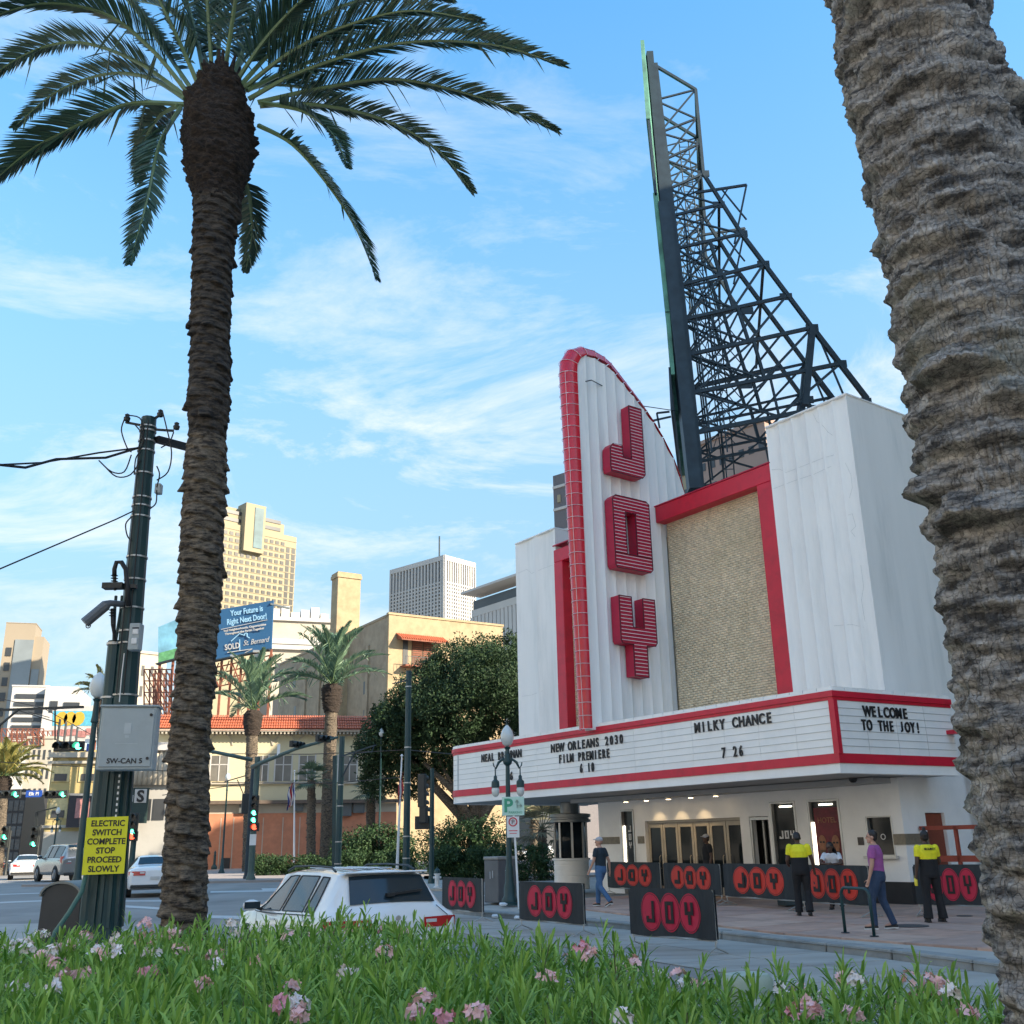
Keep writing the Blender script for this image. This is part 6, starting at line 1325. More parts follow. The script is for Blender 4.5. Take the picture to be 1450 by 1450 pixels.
b = MB(); pts = [UP(x, y, -.35) for x, y in ((121, 1200), (121, 1240), (116, 1262), (98, 1292), (78, 1320), (70, 1345))]; b.tube(pts, .035, 8); b.build('conduit', mat('pale_green_paint', (.06, .17, .15), .45), up_, smooth=True)
b = MB(); pts = [UP(x, y, -.3) for x, y in ((182, 858), (180, 830), (178, 806), (172, 796), (165, 796), (162, 806), (162, 816))]; b.tube(pts, .038, 8); b.build('cable_hook', m_cable, up_, smooth=True)
b = MB(); b.tube([UP(162, 816, -.3), UP(163, 836, -.3)], [.03, .02], 6)
for y in (815, 819, 823): b.lathe([(.0, -.008), (.06, 0), (0, .008)], 10, tuple(UP(162, y, -.3)))
b.box(-.16, .16, -.08, .08, -.045, .045, Matrix.Translation(UP(161, 830, -.3))); b.box(-.06, .3, -.04, .04, -.03, .03, Matrix.Translation(UP(167, 831, -.25))); b.build('connector', m_sblk, up_)
b = MB(); b.tube([UP(120, 882, -.5), UP(150, 857, -.4), UP(156, 854, -.35), UP(180, 856, -.1)], [.085, .085, .05, .05], 10); b.build('camera', mat('grey_camera', (.12, .13, .14), .4), up_, smooth=.6)
b = MB(); b.lathe([(.03, -.006), (.045, 0), (.03, .006)], 10, tuple(UP(125, 886, -.5)), 'y', cap=False); b.tube([UP(159, 862, -.3), UP(160, 884, -.3), UP(163, 908, -.2)], [.03, .035, .02], 7)
for y in (864, 868, 872): b.lathe([(.0, -.008), (.055, 0), (0, .008)], 10, tuple(UP(159, y, -.3)))
b.build('camera_cable', m_cable, up_)
def ubox(x0, x1, y0, y1, dY, depth, m, name, parent=up_):
    a, c = UP(x0, y1, dY), UP(x1, y0, dY); return MB().box(a.x, c.x, dY, dY+depth, a.z, c.z).build(name, m, parent, bevel=.01)
mb_ = ubox(180, 199, 882, 920, -.38, .18, m_box, 'meter_box'); ubox(187, 196, 890, 898, -.40, .02, m_wht, 'label_plate', mb_); ubox(185, 194, 903, 912, -.40, .02, m_wht, 'label_plate', mb_); ubox(187, 197, 888, 890, -.405, .01, m_black, 'meter_glass', mb_)
ubox(218, 228, 684, 698, -.05, .12, m_box, 'junction_box')
b = MB(); b.bar(UP(222, 622), UP(268, 634, .6), .11); b.build('cross_arm', m_cable, up_)
b = MB()
for a, c, g in (((204, 603), (178, 598), (180, 592)), ((214, 596), (226, 588), (227, 586)), ((216, 608), (246, 610), (250, 604))):
    b.bar(UP(*a), UP(*c), .035); e = UP(*g, -.05); b.lathe([(.0, -.07), (.05, -.05), (.06, 0), (.035, .03), (.045, .06), (0, .09)], 8, tuple(e))
b.build('insulator', m_sblk, up_)
rr = random.Random(9); b = MB()
for pts in ([(176, 594), (172, 610), (180, 634), (186, 640)], [(190, 600), (204, 620), (196, 640)], [(178, 588), (198, 592), (203, 612), (196, 634)], [(230, 582), (236, 606), (243, 640), (238, 668), (222, 680)], [(140, 652), (158, 668), (176, 668), (186, 644)], [(148, 660), (165, 675), (185, 672), (199, 652)], [(190, 672), (192, 650), (198, 640)], [(222, 660), (226, 672), (222, 690)], [(186, 732), (178, 742), (180, 758), (186, 766)], [(222, 694), (221, 712), (213, 720)], [(246, 612), (240, 626), (228, 634)]):
    ps = [UP(x, y, -.15) for x, y in pts]; Q = []
    for i in range(len(ps)-1):
        for t in (0, .25, .5, .75): p0_, p1, p2, p3 = ps[max(i-1, 0)], ps[i], ps[i+1], ps[min(i+2, len(ps)-1)]; Q.append(.5*((2*p1)+(-p0_+p2)*t+(2*p0_-5*p1+4*p2-p3)*t*t+(-p0_+3*p1-3*p2+p3)*t**3))
    b.tube(Q+[ps[-1]], .012, 5)
for off_ in (-.06, .05): b.tube([SP(y)[0]+Vector((off_, -SP(y)[1]-.02, 0)) for y in (600, 700, 800, 900, 985)], .010, 5)
b.build('loose_cable', m_cable, up_)
b = MB(); b.tube([UP(x, y, -.26) for x, y in ((176, 925), (172, 960), (169, 994))], .008, 5); b.build('white_wire', m_wht, up_)
b = MB()
for k in range(9): c, r_ = SP(1100+8*k); b.box(c.x+.10, c.x+.125, -r_-.05, -r_-.045, c.z-.02, c.z+.02)
b.build('number_dots', m_wht, up_)
# control cabinet and the yellow sign are things of their own
cb = at_y(180, 1045, YU-.62); cab = thing('control_cabinet', 'pale grey control cabinet marked SW-CAN 5 strapped to the green pole', 'cabinet', tuple(cb), rad(10))
w2_, h2_ = .40, .46; body_ = MB().box(-w2_, w2_, 0, .34, -h2_, h2_).build('cabinet_body', m_box, cab, bevel=.012); MB().box(-w2_-.03, w2_+.03, -.03, .36, h2_, h2_+.03).build('lid', m_box, cab, bevel=.01)
dr_ = MB().box(-w2_+.03, w2_-.03, -.022, -.001, -h2_+.04, h2_-.03).build('door', m_box, cab, bevel=.008)
for z in (.34, -.30): b = MB(); b.lathe([(.022, 0), (.022, -.02), (0, -.02)], 10, (w2_-.08, -.022, z), 'y'); b.build('latch', m_black, dr_)
put_text('lettering', 'SW-CAN 5', .105, m_ink, dr_, (-.0, -.028, -h2_+.09), EX, EZ, .002, bold=.002, xs=1.02)
b = MB(); b.box(-.05, .05, -.026, -.023, .06, .22); b.box(-.03, .03, -.026, -.023, .0, .04); b.box(-.16, .16, -.026, -.023, -.09, -.08); b.build('faded_emblem', mat('faded_print', (.44, .49, .50), .5), dr_)
b = MB()
for k in range(6): b.box(-w2_-.006, -w2_+.001, .06, .2, h2_-.12-.045*k, h2_-.10-.045*k)
b.build('vent_slot', m_black, cab)
sb_ = at_y(149, 1197, YU-.42); ys_ = thing('warning_sign', 'yellow sign reading electric switch complete stop proceed slowly on the green pole', 'sign', tuple(sb_), rad(4))
MB().box(-.30, .30, 0, .012, -.40, .40, Matrix.Rotation(rad(-1.0), 4, 'Y')).build('sign_plate', m_yell, ys_)
for k, t_ in enumerate(('ELECTRIC', 'SWITCH', 'COMPLETE', 'STOP', 'PROCEED', 'SLOWLY')): put_text('lettering', t_, .118, m_ink, ys_, (.01, -.004, .27-.127*k), EX, EZ, .002, bold=.003, xs=.95)
# overhead cables
def wire(label, pts, r=.02, m=m_cable, sag=0, cat='cable', name='overhead_cable', group=None):
    P_ = [at_y(*p) for p in pts]; Q = []
    for a, c in zip(P_, P_[1:]):
        for t in np.linspace(0, 1, 9)[:-1]: q = a.lerp(c, t); q.z -= sag*4*t*(1-t)*(a-c).length/10; Q.append(q)
    b = MB(); b.tube(Q+[P_[-1]], r, 5); return tag(b.build(name, m), label, cat, group)
wire('thick twisted black cable running from the green pole to the left edge', [(196, 634, 15.9), (150, 648, 15.5), (80, 650, 15), (36, 662, 14.5), (-20, 656, 14)], .022)
wire('black feeder cable just above the twisted one left of the green pole', [(196, 634, 15.9), (140, 641, 15.5), (60, 655, 15), (-20, 659, 14)], .016)
wire('single straight stay cable falling from the green pole to the left edge', [(192, 722, 15.9), (165, 735, 15.7), (-20, 814, 14)], .012)
for lab, p in (('thin wire high across the left edge above the signals', [(-20, 985, 90), (60, 1002, 90), (140, 1046, 90)]), ('thin wire low across the left edge under the signals', [(-20, 1078, 90), (240, 1092, 90)]), ('tram wire from the tall green pole to the marquee', [(578, 1062, 70), (690, 1072, 62)]),
               ('tram wire crossing the cream windows', [(300, 1067, 74), (440, 1068, 73), (575, 1062, 72)]), ('tram wire below the cream windows', [(300, 1108, 78), (470, 1109, 75), (575, 1100, 72)]), ('tram wire over the terracotta wall', [(230, 1126, 80), (360, 1108, 76)])): wire(lab, p, .03, sag=.01)
# ---- litter bin behind the pole
tb = at_y(96, 1340, 16.8); tb.z = .15; t = thing('litter_bin', 'dark street litter bin with rounded pale lid left of the green pole', 'bin', tuple(tb), rad(-12)); prof_ = [(-.36, 0), (.36, 0), (.34, .98)] + [(.34*math.cos(a), .98+.20*math.sin(a)) for a in np.linspace(.15, PI-.15, 12)] + [(-.34, .98)]
b = MB(); b.prism(prof_, lambda a, c, d: (a, d, c), -.3, .3); b.build('bin_body', mat('bin_black', (.022, .028, .032), .45, var=.15), t, bevel=.01)
pr_ = [(.36*math.cos(a), .985+.215*math.sin(a)) for a in np.linspace(.0, PI, 14)]+[(.335*math.cos(a), .98+.185*math.sin(a)) for a in np.linspace(PI, 0, 14)]; b = MB(); b.prism(pr_, lambda a, c, d: (a, d, c), -.34, .34); b.build('lid', mat('bin_lid_grey', (.20, .21, .19), .5, var=.1), t)
b = MB(); b.box(-.42, -.35, -.1, .1, .88, 1.0); b.tube([(-.36, -.1, .7), (-.41, -.1, .66), (-.41, .1, .66), (-.36, .1, .7)], .012, 5); b.build('handle', m_alu, t)
# ---- lamp posts with globes
def globe_lamp(label, px, py, Y, tall=5.1, triple=True, zb=.15, group='globe street lamps', m=m_grn, scale=1):
    c = at_y(px, py, Y); t = thing('street_lamp', label, 'street lamp', (c.x, c.y, zb), 0, group); s = scale
    b = MB(); b.lathe([(.26*s, 0), (.26*s, .08), (.22*s, .10), (.22*s, .16), (.17*s, .24), (.16*s, .50), (.125*s, .60), (.11*s, 1.0), (.10*s, 1.05), (.085*s, 1.1), (.06*s, tall*.80), (.09*s, tall*.805), (.07*s, tall*.83), (.055*s, tall*.9)], 16); b.build('post', m, t, smooth=.7)
    def globe(x, z, up=1, r=.17):
        q = MB()
        if up > 0: q.lathe([(.07, -.06), (.10, 0), (.04, .02)], 10, (x, 0, z)); pr = [(.05, .02), (.12, .08), (.17, .20), (.175, .30), (.14, .42), (.07, .52), (.03, .56), (0, .57)]
        else: q.lathe([(.02, .34), (.05, .30), (.05, .22), (.11, .16), (.12, .0), (.10, -.01)], 12, (x, 0, z)); pr = [(.11, -.01), (.13, -.08), (.12, -.2), (.07, -.28), (0, -.31)]
        h = q.build('lamp_head', m, t, smooth=.7); g = MB(); g.lathe([(a*r/.17, c_*r/.17) for a, c_ in pr], 16, (x, 0, z)); g.build('globe', m_globe, h, smooth=True)
        if up > 0: f = MB(); f.lathe([(.03, .56), (.05, .58), (.02, .62), (.01, .74), (0, .75)], 8, (x, 0, z)); f.build('finial', m, h)
    globe(0, tall*.9, 1, .19)
    if triple:
        for sx in (-1, 1):
            b = MB(); b.tube([(0, 0, tall*.80), (sx*.12, 0, tall*.83), (sx*.26, 0, tall*.81), (sx*.34, 0, tall*.775), (sx*.40, 0, tall*.79), (sx*.42, 0, tall*.81)], [.05, .045, .04, .03, .02, .015], 7); b.tube([(sx*.36, 0, tall*.78), (sx*.36, 0, tall*.72)], .02, 6); b.build('arm', m, t, smooth=True); globe(sx*.36, tall*.665, -1, .15)
        b = MB(); b.lathe([(.06, 0), (.12, .06), (.14, .14), (.08, .22), (.1, .3), (.05, .36)], 12, (0, 0, tall*.79)); b.build('hub', m, t, smooth=True)
    return t
globe_lamp('triple globe lamp post with acorn globe standing at the kerb before the marquee', 722, 1282, 30.2, 4.8)
globe_lamp('pale globe lamp rising above the traffic signals left of the green pole', 100, 1330, 24, 5.62, False, .15)
globe_lamp('globe lamp at the right end of the orange tiled roof', 536, 1225, 74, 10.2, False, .1)
globe_lamp('small globe lamp before the left cream windows', 314, 1228, 82, 7.6, False, .1)
globe_lamp('far lamp post with two arms over the silver SUV', 73, 1228, 95, 5.6, True, .1)
# sign post by the lamp
sp = at_z(735, 1294, .0); t = thing('sign_post', 'leaning white post with green parking sign and small no parking plates', 'sign', (sp.x, sp.y, 0.12))
tp_ = at_y(726, 1128, sp.y)-Vector(t.location); MB().bar((0, 0, 0), (tp_.x, 0, tp_.z-.05), .055).build('post', m_wht, t)
a, c = at_y(711, 1155, sp.y-.05)-Vector(t.location), at_y(742, 1128, sp.y-.05)-Vector(t.location)
s1 = MB().box(a.x, c.x, -.06, -.045, a.z, c.z).build('parking_plate', mat('pale_green_sign', (.48, .72, .62), .4, var=.03), t)
wS, hS = c.x-a.x, c.z-a.z
put_text('lettering', 'P', hS*1.0, m_sgrn, s1, (a.x+wS*.28, -.066, a.z+hS*.20), EX, EZ, .002, bold=.015)
b = MB(); q = lambda fx, fz: (a.x+wS*fx, -.068, a.z+hS*fz)
b.bar(q(.68, .38), q(.68, .80), .035, .004); b.bar(q(.60, .68), q(.68, .84), .035, .004); b.bar(q(.76, .68), q(.68, .84), .035, .004); b.bar(q(.68, .52), q(.88, .52), .035, .004); b.bar(q(.80, .62), q(.90, .52), .035, .004); b.bar(q(.80, .42), q(.90, .52), .035, .004); b.build('arrow', m_ink, s1)
put_text('lettering', 'PARKING', hS*.18, m_sgrn, s1, (a.x+wS*.6, -.066, a.z+hS*.10), EX, EZ, .002)
a, c = at_y(718, 1186, sp.y-.05)-Vector(t.location), at_y(735, 1156, sp.y-.05)-Vector(t.location); s2 = MB().box(a.x, c.x, -.06, -.045, a.z, c.z).build('no_parking_plate', m_wht, t); wS, hS = c.x-a.x, c.z-a.z
b = MB(); b.lathe([(wS*.27, 0), (wS*.36, 0), (wS*.36, -.006), (wS*.27, -.006)], 20, (a.x+wS*.5, -.062, a.z+hS*.74), 'y', cap=False); b.bar((a.x+wS*.28, -.068, a.z+hS*.84), (a.x+wS*.72, -.068, a.z+hS*.64), .02, .004); b.build('red_ring', m_red, s2); put_text('lettering', 'P', hS*.32, m_ink, s2, (a.x+wS*.5, -.066, a.z+hS*.63), EX, EZ, .002)
b = MB(); b.box(a.x+wS*.15, a.x+wS*.85, -.064, -.061, a.z+hS*.30, a.z+hS*.34); b.box(a.x+wS*.2, a.x+wS*.8, -.064, -.061, a.z+hS*.18, a.z+hS*.21); b.build('small_print', m_red, s2)
# litter bin by the lamp
c = at_z(709, 1279, .15); t = thing('litter_bin', 'tall square grey litter bin beside the triple globe lamp post', 'bin', (c.x, c.y, .15), rad(38)); w_ = .34
MB().box(-w_, w_, -w_, w_, .03, 1.20).build('bin_body', mat('bin_slate', (.10, .11, .12), .5, var=.1, vscale=3), t, bevel=.02); MB().box(-w_-.02, w_+.02, -w_-.02, w_+.02, 1.2, 1.29).build('lid', mat('bin_lid_pale', (.25, .25, .24), .5), t, bevel=.02)
b = MB()
for (x, z) in ((-.05, .78), (.06, .80), (0, .72)): b.lathe([(.0, 0), (.03, 0), (.03, .004), (0, .004)], 8, (x, -w_-.004, z+.12), 'y'); b.bar((x, -w_-.004, z+.08), (x, -w_-.004, z-.08), .045, .006); b.bar((x, -w_-.004, z-.06), (x+.04, -w_-.004, z-.18), .025, .006)
for y_, z in ((-.1, .80), (.02, .78)): b.bar((-w_-.004, y_, z+.1), (-w_-.004, y_, z-.1), .05, .006, up=(0, 1, 0))
b.build('white_figures', m_wht, t)
# hydrant
c = at_z(619, 1257, .12); t = thing('fire_hydrant', 'small green topped white hydrant on the traffic island', 'hydrant', (c.x, c.y, .12)); b = MB(); b.lathe([(.15, 0), (.15, .05), (.10, .07), (.10, .5), (.14, .52), (.14, .56)], 12); b.lathe([(.05, 0), (.05, -.12), (0, -.12)], 8, (0, -.08, .4), 'y'); b.lathe([(.045, -.17), (.045, .17)], 8, (0, 0, .4), 'x'); b.build('barrel', m_wht, t, smooth=.6); b = MB(); b.lathe([(.13, .56), (.12, .66), (.07, .74), (.03, .76), (.03, .82), (0, .82)], 12); b.build('cap', m_grn, t, smooth=.6)
b = MB(); b.lathe([(.12, .0), (.10, .8), (.13, .82), (.08, .95), (.10, 1.05), (0, 1.2)], 10); c = at_z(303, 1231, .12); t = thing('iron_bollard', 'ornate green iron bollard before the terracotta wall', 'bollard', (c.x, c.y, .12)); b.build('bollard_shaft', m_grn, t, smooth=.6); b = MB(); b.lathe([(.25, 0), (.25, .15), (.14, .3)], 10); b.build('bollard_base', m_grn, t); t.scale = (1.1, 1.1, 1.4)
# ---- signals and poles
def signal_head(parent, pos, n=3, r=.11, lit=None, horiz=False, yaw=0, litm=None, name='signal_head'):
    M = Matrix.Translation(pos) @ Matrix.Rotation(yaw, 4, 'Z'); s_ = r*2.9; b = MB()
    if horiz: b.box(-s_*n/2, s_*n/2, -.1, .12, -s_/2, s_/2, M)
    else: b.box(-s_/2, s_/2, -.1, .12, -s_*n/2, s_*n/2, M)
    h = b.build(name, m_sblk, parent, bevel=.02)
    for k in range(n):
        o_ = (k-(n-1)/2)*s_; cx_, cz_ = (o_, 0) if horiz else (0, -o_)
        q = MB(); q.lathe([(0, -.105), (r, -.105), (r, -.10)], 14, (cx_, 0, cz_), 'y'); q.v = [tuple(M @ Vector(v)) for v in q.v]; q.build('lens', (litm or m_gon) if lit is not None and k in ([lit] if isinstance(lit, int) else lit) else m_goff, h)
        q = MB(); q.lathe([(r*1.1, -.10), (r*1.1, -.10-r*2.0), (r*1.02, -.10-r*2.0), (r*1.02, -.10)], 12, (cx_, 0, cz_), 'y', PI*1.3, -PI*.15); q.v = [tuple(M @ Vector(v)) for v in q.v]; q.build('visor', m_sblk, h)
    return h
def pole(name, label, px, pyb, pyt, Y, r0, r1, cat='pole', zb=.1, m=m_grn, bands=(), n=10, group=None):
    c = at_y(px, pyb, Y); c.z = zb; tp = at_y(px+(pyb-pyt)*.0, pyt, Y); t = thing(name, label, cat, tuple(c), group=group); H = tp.z-zb
    b = MB(); b.lathe([(r0*1.5, 0), (r0*1.5, .12), (r0*1.05, .3), (r0, .6), (r1, H), (0, H)], n); b.build('shaft', m, t, smooth=.8)
    for f in bands: b = MB(); r_ = r0+(r1-r0)*f; b.lathe([(r_+.01, H*f-.03), (r_+.025, H*f-.03), (r_+.025, H*f+.03), (r_+.01, H*f+.03)], n); b.build('band', m_band_, t)
    return t, c, H
t, c, H = pole('tram_pole', 'tall plain green pole rising past the oak with pale bands', 575, 1238, 950, 56, .19, .15, bands=(.1, .2, .45, .62, .92), group='green poles along the tracks')
def rel(px, py, Y): return at_y(px, py, Y)-c
b = MB(); b.bar(rel(578, 963, 56), rel(556, 968, 54), .05); b.bar(rel(578, 963, 56), rel(558, 962, 55), .04); b.build('bracket', m_steel, t)
t, c, H = pole('tram_pole', 'green pole with bracket arm before the right cream windows', 478, 1238, 1043, 62, .19, .16, bands=(.1, .25, .5, .65), group='green poles along the tracks')
b = MB(); b.bar(rel(480, 1072, 62), rel(532, 1055, 60), .07); b.bar(rel(482, 1105, 62), rel(502, 1066, 61), .06); b.bar(rel(530, 1055, 60), rel(526, 1066, 60), .05); b.bar(rel(480, 1070, 62), rel(530, 1064, 60), .035); b.build('bracket_arm', m_steel, t)
MB().bar(rel(474, 1070, 62.4), rel(473, 1235, 62.4), .22).build('side_pole', m_grn, t)
t, c, H = pole('signal_pole', 'green signal pole with two mast arms and lit green heads by the slim palm', 355, 1241, 1072, 62, .19, .17, cat='traffic light', m=mat('worn_green_paint', (.055, .10, .09), .5, var=.2), group=None)
b = MB(); b.tube([rel(357, 1086, 62), rel(375, 1078, 61), rel(420, 1060, 59), rel(478, 1044, 57)], [.13, .12, .10, .07], 8); b.tube([rel(357, 1076, 62), rel(300, 1064, 62), rel(260, 1062, 62)], [.12, .10, .08], 8); b.build('mast_arm', MATS['worn_green_paint'], t, smooth=True)
signal_head(t, rel(419, 1054, 58.6), 3, .12, horiz=True, yaw=rad(70)); signal_head(t, rel(458, 1046, 57.3), 3, .13, horiz=True, yaw=rad(60))
signal_head(t, rel(361, 1146, 60.6), 4, .135, lit=(2, 3)); hd = signal_head(t, rel(361, 1171, 60.6), 1, .16, lit=0, litm=m_ron, name='pedestrian_signal'); signal_head(t, rel(347, 1138, 61.3), 3, .13, yaw=rad(200))
a, q = rel(353, 1197, 60.8), rel(363, 1181, 60.8); MB().box(a.x, q.x, a.y, a.y+.03, a.z, q.z).build('plate', m_wht, t); a, q = rel(393, 1070, 60.2), rel(398, 1054, 60.2); MB().box(a.x, q.x, a.y-.2, a.y-.17, a.z, q.z).build('plate', m_wht, t)
t, c, H = pole('bracket_post', 'dark post with an arm beside the signal pole, left side', 349, 1236, 1086, 64, .13, .11, m=m_steel); b = MB(); b.bar(rel(349, 1098, 64), rel(318, 1107, 64), .06); b.bar(rel(346, 1128, 64), rel(336, 1104, 64), .05); b.build('bracket_arm', m_steel, t)
t, c, H = pole('signal_pole', 'green signal pole with stacked dark heads seen from behind, right of the tall pole', 611, 1246, 1088, 50, .12, .10, cat='traffic light')
for y, x in ((1108, 598), (1131, 598), (1153, 600)): signal_head(t, rel(x, y, 50.2), 2 if y != 1131 else 2, .135, yaw=rad(150))
hd = MB().box(-.35, .35, -.1, .1, -.3, .3, Matrix.Translation(rel(598, 1165, 50.4))).build('pedestrian_signal', m_sblk, t, bevel=.02)
# left side signals on mast arms
t, c, H = pole('signal_pole', 'signal mast just off the left edge carrying the upper arm with a horizontal green light', -40, 1240, 1010, 62, .2, .16, cat='traffic light')
b = MB(); b.bar(rel(-40, 1007, 62), rel(118, 1001, 60), .14); b.bar(rel(-30, 1052, 62), rel(26, 1005, 61), .10); b.bar(rel(26, 1006, 61), rel(84, 1024, 60), .05); b.bar(rel(78, 1002, 60.5), rel(78, 1048, 60.5), .07); b.bar(rel(70, 1016, 60.5), rel(40, 1008, 60.5), .04); b.build('mast_arm', m_sblk, t)
signal_head(t, rel(98, 1057, 60), 3, .20, lit=2, horiz=True); a, q = rel(122, 1064, 60), rel(133, 1053, 60); MB().box(a.x, q.x, a.y, a.y+.04, a.z, q.z).build('blue_plate', m_sb, t); a, q = rel(120, 1052, 60), rel(133, 1046, 60); MB().box(a.x, q.x, a.y, a.y+.04, a.z, q.z).build('white_plate', m_wht, t)
t, c, H = pole('signal_pole', 'far signal mast whose arm carries two green lights and a blue street name', 150, 1232, 1112, 78, .17, .14, cat='traffic light', m=m_sblk)
b = MB(); b.bar(rel(150, 1126, 78), rel(-20, 1122, 78), .16); b.build('mast_arm', mat('galvanised', (.3, .31, .31), .5, metal=.6), t)
signal_head(t, rel(13, 1125, 77.6), 3, .20, lit=2, horiz=True); signal_head(t, rel(80, 1125, 77.6), 3, .19, lit=2, horiz=True)
a, q = rel(36, 1129, 77.6), rel(60, 1119, 77.6); pn = MB().box(a.x, q.x, a.y, a.y+.05, a.z, q.z).build('street_name_plate', m_sb, t); put_text('lettering', 'Elk Pl', .34, m_wht, pn, ((a.x+q.x)/2, a.y-.02, a.z+.13), EX, EZ, .003, bold=.006)
t, c, H = pole('signal_pole', 'green signal post with lit head and red hand between the green pole and palm', 186, 1226, 1160, 56, .16, .14, cat='traffic light'); signal_head(t, rel(190, 1167, 55.8), 3, .13, lit=2); signal_head(t, rel(188, 1184, 55.8), 1, .17, lit=0, litm=m_ron, name='pedestrian_signal'); a, q = rel(179, 1188, 55.8), rel(184, 1180, 55.8); MB().box(a.x, q.x, a.y, a.y+.04, a.z, q.z).build('plate', m_red, t)
t, c, H = pole('signal_pole', 'small far signal with green light over the far white sedan', 8, 1232, 1176, 90, .12, .1, cat='traffic light', m=m_sblk); signal_head(t, rel(8, 1185, 89.8), 3, .2, lit=1)
t, c, H = pole('signal_pole', 'small far signal with green light left of the silver SUV', 50, 1232, 1168, 92, .12, .1, cat='traffic light', m=m_sblk); signal_head(t, rel(50, 1185, 91.8), 3, .2, lit=2); b = MB(); b.bar(rel(52, 1150, 92), rel(52, 1176, 92), .18); b.bar(rel(52, 1150, 92), rel(80, 1143, 92), .1); b.build('mast_arm', m_sblk, t)
# flags
def flag(label, px, pyb, pyt, Y, rect, stripes, lean=0):
    c = at_y(px, pyb, Y); c.z = .1; t = thing('flagpole', label, 'flagpole', tuple(c)); top = at_y(px+lean, pyt, Y)-c
    b = MB(); b.tube([(0, 0, 0), (top.x, 0, top.z)], [.09, .04], 8); b.lathe([(0, -.1), (.1, 0), (0, .1)], 8, (top.x, 0, top.z)); b.build('pole_shaft', m_wht, t)
    x0, x1, y0, y1 = rect; a, q = at_y(x0, y1, Y)-c, at_y(x1, y0, Y)-c; N_ = len(stripes)
    for i, mm in enumerate(stripes):
        f0, f1 = i/N_, (i+1)/N_; P_ = [[(a.x+(q.x-a.x)*(f+ .12*math.sin(9*v+2)), .15*math.sin(v*7+f*9), q.z+(a.z-q.z)*v-(1-f)*.55) for f in np.linspace(f0, f1, 3)] for v in np.linspace(0, 1, 12)]
        b = MB(); b.grid(P_); b.build('flag_stripe', mm, t)
m_fr = mat('flag_red', (.42, .03, .04), .8); m_fb = mat('flag_blue', (.03, .05, .20), .8); m_fw = mat('flag_white', (.62, .62, .62), .8)
flag('flagpole with limp stars and stripes flag before the cream windows', 417, 1222, 1092, 80, (407, 418, 1104, 1138), [m_fb, m_fw, m_fr, m_fw, m_fb])
flag('leaning flagpole with limp red flag just left of the tall green pole', 562, 1222, 1070, 60, (564, 571, 1092, 1128), [m_fr, m_fw, m_fr], lean=7)
